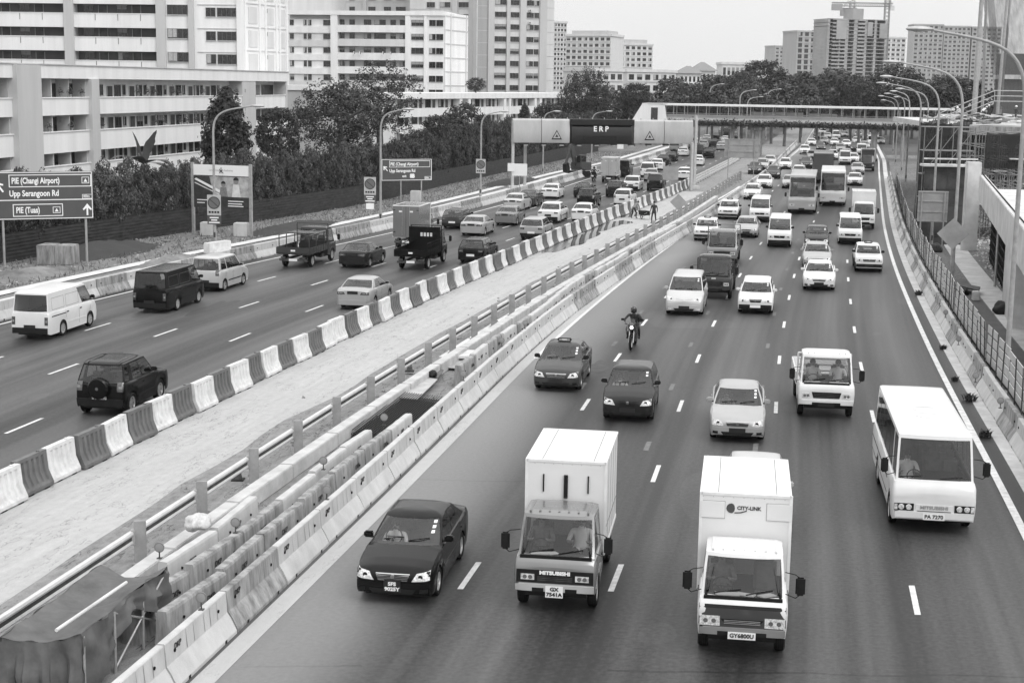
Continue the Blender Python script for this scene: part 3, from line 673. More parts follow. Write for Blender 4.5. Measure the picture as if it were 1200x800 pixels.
    if kind in ('minibus',):
        decal(f, bvh, 'front', rect(-W * .46, W * .46, .34, .58), PROTO, .05, 12, 3, .03); decal(f, bvh, 'front', rect(-.45, .45, .36, .42), TRIM, .055, 6, 1, .01)
    elif kind == 'coach':
        decal(f, bvh, 'front', rect(-W * .46, W * .46, .36, .68), PROTO, .04, 12, 3, .03)
    else:
        decal(f, bvh, 'front', rect(-W * .455, W * .455, .25 if kind != 'suv' else .33, zt), bm_, .035, 14, 4, .05)
        if bm_ is PROTO:
            decal(f, bvh, 'front', [(-.42, .27), (.42, .27), (.5, .37), (-.5, .37)], TRIM, .04, 8, 2, .01)
            for s in (1, -1): decal(f, bvh, 'front', rect(s * .66 - .08, s * .66 + .08, .3, .38), LAMPG if kind == 'mpv' else TRIM, .042, 2, 2, .01)
    f.build('front_bumper', root)
    r_ = MB(); decal(r_, bvh, 'rear', rect(-W * .455, W * .455, .26 if kind not in ('minibus', 'coach') else .36, .5 if kind != 'suv' else .6), bm_ if kind != 'coach' else PROTO, .035, 14, 4, .05)
    r_.build('rear_bumper', root)
    # lamps
    for s in (1, -1):
        h = MB()
        if kind in ('sedan', 'hatch', 'mpv'): c = [(s * .40, lz - .09), (s * W * .455, lz - .06), (s * W * .45, lz + .12), (s * .5, lz + .07)]
        elif kind == 'minibus':
            c = rect(s * .48, s * .95, lz - .09, lz + .09)
        elif kind == 'coach': c = rect(s * .6, s * 1.1, lz - .1, lz + .1)
        else: c = rect(s * .44, s * W * .445, lz - .08, lz + .07)
        if kind == 'minibus':
            decal(h, bvh, 'front', c, TRIM, .01, 6, 2)
            for dx in (.6, .78):
                p = hit(bvh, 'front', s * dx, lz); h.lathe([(.072, .015), (.06, .03), (.001, .035)], LAMPG, c=(s * dx, p.y, lz), axis='Y', n=14)
            decal(h, bvh, 'front', rect(s * .87, s * .945, lz - .07, lz + .07), LAMPG, .014, 2, 2)
        else:
            decal(h, bvh, 'front', c, LAMPG, .012, 7, 3)
            m2 = [(c[0][0] * .5 + c[1][0] * .5), (c[0][1] + c[3][1] + c[1][1] + c[2][1]) / 4]
            p = hit(bvh, 'front', m2[0], m2[1])
            if p: h.lathe([(.05, .016), (.045, .022), (.001, .018)], TRIM, c=(m2[0], p.y, m2[1]), axis='Y', n=10)
        h.build('headlight', root)
        h = MB(); tz_ = D(L - .1) - .14
        if kind in ('mpv', 'kangoo', 'hatch', 'suv'): c = rect(s * W * .34, s * W * .455, tz_ - .12, tz_ + .18)
        elif kind == 'van': c = rect(s * W * .38, s * W * .465, .62, .95)
        elif kind in ('minibus', 'coach'): c = rect(s * W * .38, s * W * .46, .7, 1.1)
        elif kind == 'sedan': c = [(s * .36, tz_ - .06), (s * W * .45, tz_ - .08), (s * W * .45, tz_ + .07), (s * .42, tz_ + .06)]
        else: c = rect(s * .48, s * W * .455, tz_ - .07, tz_ + .06)
        decal(h, bvh, 'rear', c, TAILG, .012, 6, 3); decal(h, bvh, 'rear', [(lerp(c[0][0], c[1][0], .3), lerp(c[0][1], c[3][1], .35)), (lerp(c[0][0], c[1][0], .85), lerp(c[0][1], c[3][1], .35)), (lerp(c[0][0], c[1][0], .85), lerp(c[0][1], c[3][1], .6)), (lerp(c[0][0], c[1][0], .3), lerp(c[0][1], c[3][1], .6))], mat('tail_lens', .22, rough=.2), .016, 2, 1)
        h.build('tail_light', root)
    gw = dict(sedan=.36, boxy=.4, hatch=.34, wagon=.3, mpv=.32, suv=.38, van=.4, kangoo=.3, minibus=.44, coach=.5)[kind]
    if kind == 'minibus':
        g = MB(); decal(g, bvh, 'front', rect(-.44, .44, lz - .075, lz + .075), PROTO, .012, 8, 2); decal(g, bvh, 'front', rect(-.4, .4, lz - .09, lz - .075), TRIM, .016, 8, 1)
        p = hit(bvh, 'front', 0, lz)
        text_mb(g, 'MITSUBISHI', .115, Matrix.Translation((0, p.y + .02, lz + .005)) @ FRONTM, mat('grey_lettering', .3), .004, bold=.004, xs=1.15)
        g.build('grille', root)
    elif kind == 'mpv':
        g = MB()
        for s in (1, -1): decal(g, bvh, 'front', [(s * .03, lz - .03), (s * .4, lz + .03), (s * .4, lz + .055), (s * .03, lz + .0)], CHROME, .012, 5, 1)
        g.build('grille', root)
    elif kind != 'coach':
        g = grille_mb(bvh, [(-gw + .05, lz - .075), (gw - .05, lz - .075), (gw, lz + .055), (-gw, lz + .055)], 4 if kind == 'sedan' else 3, frame=CHROME if kind in ('sedan', 'boxy') else TRIM)
        p = hit(bvh, 'front', 0, lz); g.lathe([(.05, .02), (.045, .03), (.001, .032)], CHROME, c=(0, p.y, lz), axis='Y', n=12); g.build('grille', root)
    # plates
    for sd, s, zz in (('front', 1, .42 if kind not in ('minibus', 'coach') else .47), ('rear', -1, .62 if kind in ('sedan', 'boxy', 'hatch', 'suv') else .55)):
        if kind == 'sedan' and s < 0: zz = .86
        p = hit(bvh, sd, 0, zz)
        pt = (plates or ['', ''])[0 if s > 0 else 1]
        off = .042 if (s > 0 or (kind != 'sedan' and zz < .6)) else .02
        if isinstance(pt, tuple): plate(root, sd, 0, p.y + s * off, zz, pt, w=.36, h=.24, two=True)
        else: plate(root, sd, 0, p.y + s * off, zz, pt, white=kind in ('minibus', 'wagon'), w=.5 if kind != 'minibus' else .52, h=.14 if kind != 'minibus' else .16)
    body.build('body', root)
    cnt = {}
    for (nm, k), pm in parts.items(): pm.build(nm, root)
    zb_ = D(sp['cab'][0])
    if kind in ('minibus', 'coach'): mirror(root, W / 2 + .0, L / 2 - .35, 1.65, TRIM, big=True)
    elif kind == 'van': mirror(root, W / 2 * .93, L / 2 - .6, 1.3, TRIM)
    else: mirror(root, W / 2 * .93, L / 2 - sp['cab'][0] - .45, zb_ + .1, PROTO if not taxi else TRIM)
    tr = W / 2 - .12
    for a in sp['axles']:
        for s in (1, -1): wheel(root, s * tr, L / 2 - a, sp['R'], .2 if kind != 'coach' else .28, steel=kind in ('van', 'minibus', 'coach', 'boxy'))
    # wipers
    w = MB(); zc = zb_ + .03
    for x in (-.05, .5) if kind not in ('minibus', 'coach') else (-.1, .7):
        a = hit(bvh, 'front', x * W / 1.7 + .0, zc + .06); b = hit(bvh, 'front', (x - .45) * W / 1.7, zc + .1)
        if a and b: w.tube([a + Vector((0, .02, 0)), (a + b) / 2 + Vector((0, .05, .02)), b + Vector((0, .02, .01))], .012, TRIM, 5)
    if w.v: w.build('wiper', root)
    if kind in ('sedan', 'hatch', 'boxy', 'wagon', 'mpv', 'kangoo'):
        m = MB(); zt_ = lerp(zb_, H, .72)
        for k in range(3 if kind == 'sedan' else 2): decal(m, bvh, 'front', rect(-W * .31 - .035, -W * .31 + .035, zt_ - .01 - k * .075, zt_ + .035 - k * .075), PAPER, .004, 1, 1, .002)
        m.build('windscreen_sticker', root)
    # interior
    rows = {'sedan': [(1.95, (-.38, .38)), (2.85, (-.4, .4))], 'boxy': [(2.05, (-.38, .38)), (3.0, (-.4, .4))], 'hatch': [(1.75, (-.38, .38)), (2.7, (-.4, .4))], 'wagon': [(2.05, (-.38, .38)), (3.0, (-.4, .4))], 'mpv': [(1.9, (-.42, .42)), (2.8, (-.42, .42))], 'suv': [(1.9, (-.38, .38)), (2.7, (-.4, .4))], 'van': [(1.15, (-.45, .45))], 'kangoo': [(1.6, (-.38, .38)), (2.6, (-.4, .4))],
            'minibus': [(1.3, (.55,))] + [(2.3 + k * .85, (-.65, -.2, .62)) for k in range(5)], 'coach': [(1.5, (.7,))] + [(3 + k * 1.1, (-.8, .8)) for k in range(6)]}[kind]
    sp['swb'] = -.1 if kind in ('van', 'minibus', 'coach') else .1
    interior(root, sp, rows, zf=.32 if kind not in ('minibus', 'coach') else .8)
    if taxi:
        t = MB(); yt = L / 2 - (sp['cab'][1] + .35); t.box(-.2, .2, yt - .07, yt + .07, H, H + .05, TRIM, .01); t.box(-.26, .26, yt - .06, yt + .06, H + .04, H + .16, TRIM, .03)
        t.box(-.2, .2, yt + .055, yt + .064, H + .065, H + .135, PSTEEL)
        text_mb(t, 'TAXI', .075, Matrix.Translation((0, yt + .066, H + .1)) @ FRONTM, LETW, .003, bold=.003); t.build('roof_sign', root)
    if spare:
        t = MB(); p = hit(bvh, 'rear', 0, .95); yb = p.y - .02
        t.lathe([(.001, -.2), (.16, -.2), (.3, -.19), (.345, -.14), (.35, -.02), (.33, 0)], PROTO, c=(0, yb, .95), axis='Y', n=26); t.build('spare_wheel_cover', root)
        t = MB(); t.lathe([(.05, -.215), (.05, -.2)], CHROME, c=(0, yb, .95), axis='Y', n=12, cap=True); t.build('emblem', root)
        t = MB()
        for s in (1, -1): t.tube([(s * .55, L / 2 - 1.95, H - .0), (s * .56, L / 2 - 2.2, H + .05), (s * .56, L / 2 - 3.4, H + .05), (s * .55, L / 2 - 3.65, H)], .016, DSTEEL, 6)
        t.box(-.42, .42, L / 2 - 2.9, L / 2 - 1.95, H - .006, H + .006, DGLASS); t.build('roof_rails', root)
    if kind == 'minibus':
        for t_ in (2.5, 3.3):
            m = MB(); m.lathe([(.32, .005), (.32, .03), (.3, .03)], SEAT, c=(0, L / 2 - t_, H - .01), n=24); m.lathe([(.3, .0), (.3, .05), (.27, .07), (.001, .075)], PROTO, c=(0, L / 2 - t_, H - .01), n=24); m.build('roof_vent', root)
        m = MB()
        SM = mat('seam_grey', .3, rough=.6)
        for x in (-.45, .45): m.box(x - .008, x + .008, -L / 2 + .4, L / 2 - 2.0, H - .02, H + .004, SM)
        for yy in np.arange(-L / 2 + .8, L / 2 - 2, .8): m.box(-.75, .75, yy, yy + .012, H - .04, H + .001, SM)
        m.build('roof_seams', root)
        m = MB()
        for sd, sg in (('right', 1), ('left', -1)):
            decal(m, bvh, sd, rect(-L / 2 + .3, L / 2 - 1.6, .98, 1.02), TRIM, .004, 10, 1)
            decal(m, bvh, sd, rect(-L / 2 + .3, L / 2 - 1.6, .6, .64), SEAT, .004, 10, 1)
        m.build('side_trim', root)
        # emergency handle and folded door on the kerb side
    if kind == 'coach':
        m = MB(); p0 = hit(bvh, 'front', 0, 2.95)
        decal(m, bvh, 'front', rect(-1.0, 1.0, 2.72, 3.05), DGLASS, .01, 8, 2); m.build('destination_window', root)
    return root, sp, bvh
# ---------------------------------------------------------------- lorries
def cab_lorry(cabL=1.6, W=1.7, H=2.05, L=4.7, R_=.33, z0=.42, body='box', boxw=1.75, boxz=(.78, 2.85), boxmat=None, name='box_lorry', bumper=PROTO, panel=None, txt=None, plates=('', False), second=None, mirrors=True, rear2=False):
    root = empty(name)
    sp = dict(L=cabL, W=W, H=H, R=R_, clr=z0, axles=[.72], deck=[(0, .98), (.04, 1.08), (.12, 1.16), (cabL, 1.18)], cab=(.12, .52, cabL - .04, cabL - .02), wr=.84, nose=.95, tail=.98, fbulge=.1, rbulge=.03, rake=.02, rrake=0, rearglass=True, sides=[(0, .04, 'p'), (.04, .8, 'g'), (.8, 1, 'p')], crown=.01)
    b = MB(); parts = {}; D = shell(sp, b, parts); dy = L / 2 - cabL / 2
    bvh = make_bvh([b] + list(parts.values()))
    def shift(m):
        m.v = [(v[0], v[1] + dy, v[2]) for v in m.v]; return m
    f = L / 2
    # roof ribs
    for k in range(-3, 4): b.box(k * .2 - .02, k * .2 + .02, cabL / 2 - 1.4, cabL / 2 - .6, H - .02, H + .012, PROTO)
    bump = MB(); decal(bump, bvh, 'front', rect(-W * .47, W * .47, .42, .64), bumper, .05, 12, 3, .05)
    for s in (1, -1): decal(bump, bvh, 'front', rect(s * .22, s * .46, .49, .57), TRIM, .056, 3, 1, .01)
    shift(bump).build('front_bumper', root)
    if panel == 'band':       # dark lamp band with the maker's lettering
        g = MB(); decal(g, bvh, 'front', rect(-W * .46, W * .46, .66, .93), TRIM, .008, 12, 3)
        decal(g, bvh, 'front', rect(-.36, .36, .69, .8), DSTEEL, .014, 6, 2)
        for k in (0, 1, 2): decal(g, bvh, 'front', rect(-.36, .36, .7 + k * .04, .712 + k * .04), TRIM, .02, 4, 1)
        if txt:
            p = hit(bvh, 'front', 0, .87); text_mb(g, txt, .1, Matrix.Translation((0, p.y + .016, .875)) @ FRONTM, LETW, .004, bold=.006, xs=1.25)
        shift(g).build('grille', root)
        hz = (.72, .84); hx = (.42, .7)
    elif panel == 'dark':     # dark lower face with a black stripe above
        g = MB(); decal(g, bvh, 'front', [(-W * .475, .64), (W * .475, .64), (W * .475, 1.0), (-W * .475, 1.0)], mat('dark_livery', .045, rough=.35, coat=.6), .008, 12, 3); decal(g, bvh, 'front', rect(-W * .475, W * .475, 1.0, 1.06), TRIM, .012, 12, 1)
        decal(g, bvh, 'front', [(-.32, .7), (.32, .7), (.4, .8), (-.4, .8)], TRIM, .016, 6, 2)
        for k in (0, 1, 2): decal(g, bvh, 'front', rect(-.34, .34, .71 + k * .03, .72 + k * .03), STEEL, .02, 4, 1)
        shift(g).build('grille', root); hz = (.66, .85); hx = (.42, .8)
    else:
        g = MB(); decal(g, bvh, 'front', [(-.42, .7), (.42, .7), (.48, .9), (-.48, .9)], TRIM, .01, 8, 3)
        for k in (0, 1, 2): decal(g, bvh, 'front', rect(-.4, .4, .73 + k * .055, .745 + k * .055), DSTEEL, .018, 4, 1)
        if txt:
            p = hit(bvh, 'front', 0, 1.06); text_mb(g, txt, .08, Matrix.Translation((0, p.y + .012, 1.06)) @ FRONTM, LETW, .004, bold=.004)
        shift(g).build('grille', root); hz = (.7, .86); hx = (.52, .78)
    for s in (1, -1):
        h = MB(); decal(h, bvh, 'front', rect(s * hx[0], s * hx[1], hz[0], hz[1]), LAMPG, .018, 4, 3)
        for q in (.3, .7):
            xx = lerp(hx[0], hx[1], q); p = hit(bvh, 'front', s * xx, sum(hz) / 2); h.lathe([(.045, .022), (.035, .028), (.001, .022)], SEAT, c=(s * xx, p.y, sum(hz) / 2), axis='Y', n=10)
        shift(h).build('headlight', root)
    tx, wh = plates
    p = hit(bvh, 'front', 0, .5)
    plate(root, 'front', 0 if not isinstance(tx, tuple) else 0, p.y + dy + .06, .5, tx, white=wh, w=.36 if isinstance(tx, tuple) else .52, h=.24 if isinstance(tx, tuple) else .14, two=isinstance(tx, tuple))
    w = MB()
    for x in (-.05, .55):
        a = hit(bvh, 'front', x, 1.24); c = hit(bvh, 'front', x - .5, 1.32)
        w.tube([a + Vector((0, .03, 0)), (a + c) / 2 + Vector((0, .06, .02)), c + Vector((0, .03, .01))], .012, TRIM, 5)
    w.box(-.74, .74, cabL / 2 - .16, cabL / 2 - .1, 1.14, 1.2, TRIM)
    shift(w).build('wiper', root)
    for sd, sg in (('right', 1), ('left', -1)):
        for t in (.2, cabL - .28): decal(b, bvh, sd, rect(cabL / 2 - t - .006, cabL / 2 - t + .006, .8, 1.9), TRIM, .003, 1, 6, .003)
        decal(b, bvh, sd, rect(cabL / 2 - 1.2, cabL / 2 - 1.05, 1.0, 1.04), TRIM, .025, 2, 1, 0)
    b.box(-W / 2 + .22, W / 2 - .22, -cabL / 2, cabL / 2 - .1, .35, .95, TRIM)
    shift(b).build('cab_body', root)
    for (nm, k), pm in parts.items(): shift(pm).build(nm, root)
    mirror(root, W / 2, f - .35, 1.45, TRIM, big=True)
    fake = dict(L=L, W=W, cab=(.12, .5, cabL, cabL), deck=[(0, 1.0), (.12, 1.16), (5, 1.2)], swb=-.2)
    m = MB(); m.box(-W * .42, W * .42, f - .55, f - .2, .9, 1.14, DASH, .04); m.box(-W * .43, W * .43, f - cabL + .05, f - .5, .75, .8, TRIM); m.box(-W * .43, W * .43, f - cabL + .04, f - cabL + .07, .8, 1.2, TRIM); m.build('interior', root)
    for x in (-.42, .42):
        s = MB(); s.box(x - .24, x + .24, f - 1.25, f - .8, .85, 1.0, SEAT, .05); s.box(x - .22, x + .22, f - 1.42, f - 1.26, .95, 1.62, SEAT, .06); s.build('seat', root)
    w = MB(); c = Vector((.4, f - .68, 1.22)); M = Matrix.Translation(c) @ Matrix.Rotation(R(-40), 4, 'X')
    w.tube([M @ Vector((.2 * math.cos(a), .2 * math.sin(a), 0)) for a in np.linspace(0, 2 * math.pi, 17)], .014, TRIM, 6); w.tube([M @ Vector((-.19, 0, 0)), M @ Vector((.19, 0, 0))], .013, TRIM, 6); w.build('steering_wheel', root)
    # chassis
    m = MB(); zc = .5; y1 = f - cabL - .02
    for s in (1, -1): m.box(s * .35 - .04, s * .35 + .04, -f + .1, f - .6, .48, .62, DSTEEL)
    m.box(-.35, .35, y1 - .5, y1 - .1, .4, .6, DSTEEL, .03); m.box(.42, .8, y1 - .9, y1 - .3, .38, .62, DSTEEL, .04)
    m.box(-W * .45, W * .45, -f, -f + .06, .42, .55, DSTEEL); m.tube([(-.7, -f + .95, R_), (.7, -f + .95, R_)], .06, DSTEEL); m.build('chassis', root)
    for s in (1, -1):
        wheel(root, s * (W / 2 - .13), f - .72, R_, .2, True)
        wheel(root, s * (W / 2 - .15), -f + .95, R_, .32 if rear2 else .22, True)
        h = MB(); h.box(s * .6 - .14, s * .6 + .14, -f - .025, -f + .0, .58, .68, TAILG, .005); h.build('tail_light', root)
    plate(root, 'rear', -.0, -f - .01, .5, '', white=True)
    bw_ = boxw / 2; ya, yb = -f - .02, y1 - .08; bmn = boxmat or PROTO
    if body == 'box':
        m = MB(); z0_, z1_ = boxz
        m.box(-bw_, bw_, ya, yb, z0_, z1_, bmn, .015)
        t = STEEL if second == 'grey' else CONCL
        for sx in (1, -1):
            for yy in np.arange(ya + .5, yb - .3, .6): m.box(sx * bw_ - .004, sx * bw_ + .004, yy - .004, yy + .004, z0_ + .08, z1_ - .06, SEAT)
            m.box(sx * bw_ - .006, sx * bw_ + .006, ya + .05, yb - .05, z0_ + .5, z0_ + .515, SEAT)
        for k_ in range(9): m.box(-bw_ + .12 + k_ * .2, -bw_ + .13 + k_ * .2, yb, yb + .003, z1_ - .075, z1_ - .065, DSTEEL)
        for x in (-bw_ * .68, bw_ * .62): m.box(x - .006, x + .006, ya + .03, yb - .03, z1_ - .005, z1_ + .002, SEAT)
        m.build('cargo_box', root)
        tr_ = MB(); AL = mat('box_trim', .7, rough=.45, var=.05)
        for s in (1, -1):
            tr_.box(s * bw_ - .03, s * bw_ + .03, yb - .03, yb + .012, z0_, z1_ + .012, AL); tr_.box(s * bw_ - .03, s * bw_ + .012 * s + .018, ya, yb, z1_ - .04, z1_ + .014, AL) if s > 0 else tr_.box(-bw_ - .012, -bw_ + .03, ya, yb, z1_ - .04, z1_ + .014, AL)
            tr_.box(s * bw_ - .012, s * bw_ + .012, ya, yb, z0_ - .03, z0_ + .06, AL)
        tr_.box(-bw_, bw_, yb - .03, yb + .012, z1_ - .04, z1_ + .014, AL); tr_.box(-bw_, bw_, ya - .012, ya + .03, z1_ - .04, z1_ + .014, AL)
        tr_.build('edge_trim', root)
        d = MB(); d.box(-.008, .008, ya - .012, ya, z0_ + .05, z1_ - .06, TRIM)
        for s in (1, -1):
            d.tube([(s * .25, ya - .02, z0_ + .1), (s * .25, ya - .02, z1_ - .1)], .014, STEEL, 6)
            for zz in (z0_ + .3, z1_ - .3): d.box(s * (bw_ - .16), s * (bw_ - .02), ya - .014, ya, zz, zz + .05, TRIM)
            d.box(s * .35 - .12, s * .35 + .12, ya - .008, ya, z1_ - .42, z1_ - .32, PLW)
        d.build('rear_door', root)
    elif body == 'flat':
        m = MB(); m.box(-bw_, bw_, ya, yb, .82, .9, bmn)
        m.build('load_bed', root)
        for s in (1, -1):
            q = MB(); q.box(s * bw_ - .02, s * bw_ + .02, ya + .03, yb - .03, .86, 1.24, bmn, .008)
            for yy in np.arange(ya + .3, yb - .1, .45): q.box(s * bw_ - .035, s * bw_ + .035, yy - .02, yy + .02, .84, 1.25, bmn)
            q.build('side_board', root)
        q = MB(); q.box(-bw_ + .02, bw_ - .02, ya, ya + .035, .84, 1.24, bmn, .008); q.box(-.13, .13, ya - .008, ya, 1.0, 1.1, PLW); q.build('tail_board', root)
        q = MB(); zt = H + .25 if second != 'low' else 1.9
        for x in (-bw_ + .05, bw_ - .05): q.tube([(x, yb - .03, .85), (x, yb - .03, zt)], .03, bmn, 6)
        for zz in np.linspace(1.3, zt, 4): q.tube([(-bw_ + .05, yb - .03, zz), (bw_ - .05, yb - .03, zz)], .025, bmn, 6)
        q.build('head_rack', root)
    return root, None, bvh
def join_tree(root, name):
    """one mesh of a whole vehicle, for copies a few pixels wide"""
    vs = []; fs = []; ms = []; mats = []
    def rec(node, M):
        o, ch = node; M = M @ Matrix.LocRotScale(o.location, o.rotation_euler, o.scale) if o is not root else M
        if o.type == 'MESH' and o.name.split('.')[0] not in ('seat', 'interior', 'steering_wheel', 'wiper'):
            off = len(vs); vs.extend([M @ v.co for v in o.data.vertices])
            for p in o.data.polygons:
                fs.append(tuple(i + off for i in p.vertices)); m = o.data.materials[p.material_index]
                if m is GLASS: m = DGLASS
                if m not in mats: mats.append(m)
                ms.append(mats.index(m))
        for k in ch: rec(k, M)
    rec(get_tree(root), Matrix.Identity(4))
    me = bpy.data.meshes.new(name); me.from_pydata(vs, [], fs)
    for m in mats: me.materials.append(m)
    me.polygons.foreach_set('material_index', ms); me.update()
    return me
# ------------------------------------------------------------------ people
SKIN = mat('skin', .2, rough=.6); HAIR = mat('hair', .015, rough=.7); CLW = mat('white_shirt', .7, rough=.9, var=.05, scale=8); CLD = mat('dark_cloth', .035, rough=.9, var=.015, scale=8); CLG = mat('grey_cloth', .18, rough=.9, var=.05, scale=8)
def skin_body(joints, edges, radii, mats_of_edge, name, parent=None, sub=1):
    me = bpy.data.meshes.new('sk'); me.from_pydata([Vector(j) for j in joints], edges, []); o = bpy.data.objects.new('sk', me); COL.objects.link(o)
    o.modifiers.new('s', 'SKIN').use_smooth_shade = True
    sv = me.skin_vertices[0].data
    for i, r in enumerate(radii): sv[i].radius = (r, r) if not isinstance(r, tuple) else r; sv[i].use_root = (i == 0)
    m = o.modifiers.new('u', 'SUBSURF'); m.levels = sub
    dg = bpy.context.evaluated_depsgraph_get(); dg.update(); res = bpy.data.meshes.new_from_object(o.evaluated_get(dg))
    bpy.data.objects.remove(o); bpy.data.meshes.remove(me)
    res.name = name; res.materials.clear(); ms = []
    for m in mats_of_edge:
        if m not in ms: ms.append(m)
    for m in ms: res.materials.append(m)
    J = [Vector(j) for j in joints]
    for p in res.polygons:
        c = p.center; best = 1e9; k = 0
        for i, (a, b) in enumerate(edges):
            d = J[b] - J[a]; t = max(0, min(1, (c - J[a]).dot(d) / max(d.dot(d), 1e-6))); q = (c - J[a] - d * t).length / ((radii[a][0] if isinstance(radii[a], tuple) else radii[a]) * (1 - t) + (radii[b][0] if isinstance(radii[b], tuple) else radii[b]) * t)
            if q < best: best = q; k = i
        p.material_index = ms.index(mats_of_edge[k]); p.use_smooth = True
    ob = bpy.data.objects.new(name, res); COL.objects.link(ob)
    if parent: ob.parent = parent
    return ob
def person(pose, loc, rz, label, top=CLG, legs=CLD, hat=None, group=None, hands=True, tall=1.0):
    """pose: dict of joint positions (right side first), facing +Y"""
    root = empty('person', loc, rz, label, 'person', group)
    P = pose; J = []; E = []; Rr = []; MM = []
    def j(p, r): J.append(Vector(p) * tall); Rr.append(r); return len(J) - 1
    def e(a, b, m): E.append((a, b)); MM.append(m)
    pel = j(P['pelvis'], (.15, .12)); ch = j(P['chest'], (.17, .12)); nk = j(P['neck'], .06); hd = j(P['head'], (.085, .1)); tp = j(P['top'], (.07, .08))
    e(pel, ch, top); e(ch, nk, top); e(nk, hd, SKIN); e(hd, tp, SKIN)
    for s in ('r', 'l'):
        hp = j(P['hip' + s], .1); kn = j(P['knee' + s], .065); an = j(P['ank' + s], .045); to = j(P['toe' + s], .042)
        e(pel, hp, legs); e(hp, kn, legs); e(kn, an, legs); e(an, to, TRIM)
        sh = j(P['sho' + s], .065); el = j(P['elb' + s], .045); wr = j(P['wri' + s], .03); ha = j(P['han' + s], (.04, .022))
        e(ch, sh, top); e(sh, el, top); e(el, wr, top if P.get('sleeves') else SKIN); e(wr, ha, SKIN)
        if hands:
            d = (J[ha] - J[wr]).normalized(); sd = d.cross(Vector((0, 0, 1)));
            if sd.length < .2: sd = Vector((0, 1, 0))
            sd.normalize(); up = sd.cross(d)
            for k in range(4):
                a = j((J[ha] + sd * (k - 1.5) * .02 + d * .03) / tall, .009); b = j((J[a] + d * (.04 - abs(k - 1.4) * .006) - up * .015) / tall, .008); e(ha, a, SKIN); e(a, b, SKIN)
            a = j((J[wr] + d * .03 + sd * .045) / tall, .01); b = j((J[a] + d * .04) / tall, .009); e(wr, a, SKIN); e(a, b, SKIN)
    skin_body(J, E, Rr, MM, 'body', root)
    h = Vector(P['head']) * tall; t = Vector(P['top']) * tall; up = (t - h).normalized(); c = h + up * .045
    hm = MB(); q = up.to_track_quat('Z', 'Y').to_matrix().to_4x4()
    if hat == 'helmet':
        pr = [(.001, .17), (.07, .155), (.12, .1), (.135, .02), (.13, -.06), (.11, -.1)]
        b = MB(); b.lathe(pr, TRIM, n=16); hm.add([Matrix.Translation(c) @ q @ Vector(v) for v in b.v], b.f, mat('helmet_shell', .02, rough=.2, coat=.8)); hm.build('helmet', root)
        b = MB(); P_ = [[Vector((.137 * math.sin(a), .137 * math.cos(a), z)) for a in np.linspace(-1.1, 1.1, 9)] for z in (-.02, .05)]; b.grid(P_, DGLASS); hm = MB(); hm.add([Matrix.Translation(c) @ q @ Vector(v) for v in b.v], b.f, DGLASS); hm.build('visor', root)
    elif hat == 'hardhat':
        b = MB(); b.lathe([(.001, .14), (.06, .13), (.1, .09), (.115, .03), (.15, .02), (.15, .01), (.11, .015)], PLW, n=16); hm.add([Matrix.Translation(c) @ q @ Vector(v) for v in b.v], b.f, PLW); hm.build('hard_hat', root)
    else:
        b = MB(); b.lathe([(.001, .125), (.05, .12), (.085, .08), (.1, .02), (.095, -.02)], HAIR, n=14); hm.add([Matrix.Translation(c + Vector((0, -.015, 0))) @ q @ Vector(v) for v in b.v], b.f, HAIR); hm.build('hair', root)
    if hat != 'helmet':
        f = MB(); f.tube([c + Vector((0, .085, .0)), c + Vector((0, .115, -.025))], [.012, .016], SKIN, 6)
        f.tube([c + Vector((-.025, .09, -.055)), c + Vector((.025, .09, -.055))], .007, HAIR, 5)
        for s in (1, -1):
            f.lathe([(.001, -.005), (.013, 0), (.001, .006)], HAIR, c=c + Vector((s * .032, .092, .01)), axis='Y', n=8); f.tube([c + Vector((s * .088, 0, -.02)), c + Vector((s * .094, -.01, .025))], .012, SKIN, 6)
        f.build('face', root)
    return root
def seated(wheel=(.22, .45, .5)):
    """driving pose, origin under the pelvis at seat height; wheel = half width, reach, height"""
    w, ry, rz = wheel
    return dict(pelvis=(0, 0, .1), chest=(0, -.04, .42), neck=(0, -.03, .6), head=(0, .0, .7), top=(0, .01, .82),
                hipr=(.1, .05, .08), hipl=(-.1, .05, .08), kneer=(.14, .45, .14), kneel=(-.14, .45, .14), ankr=(.12, .62, -.22), ankl=(-.12, .62, -.22), toer=(.12, .76, -.25), toel=(-.12, .76, -.25),
                shor=(.19, -.03, .53), shol=(-.19, -.03, .53), elbr=(.27, .12, .3), elbl=(-.27, .12, .3), wrir=(.17, ry - .08, rz - .12), wril=(-.17, ry - .08, rz - .12), hanr=(.14, ry - .03, rz - .08), hanl=(-.14, ry - .03, rz - .08))
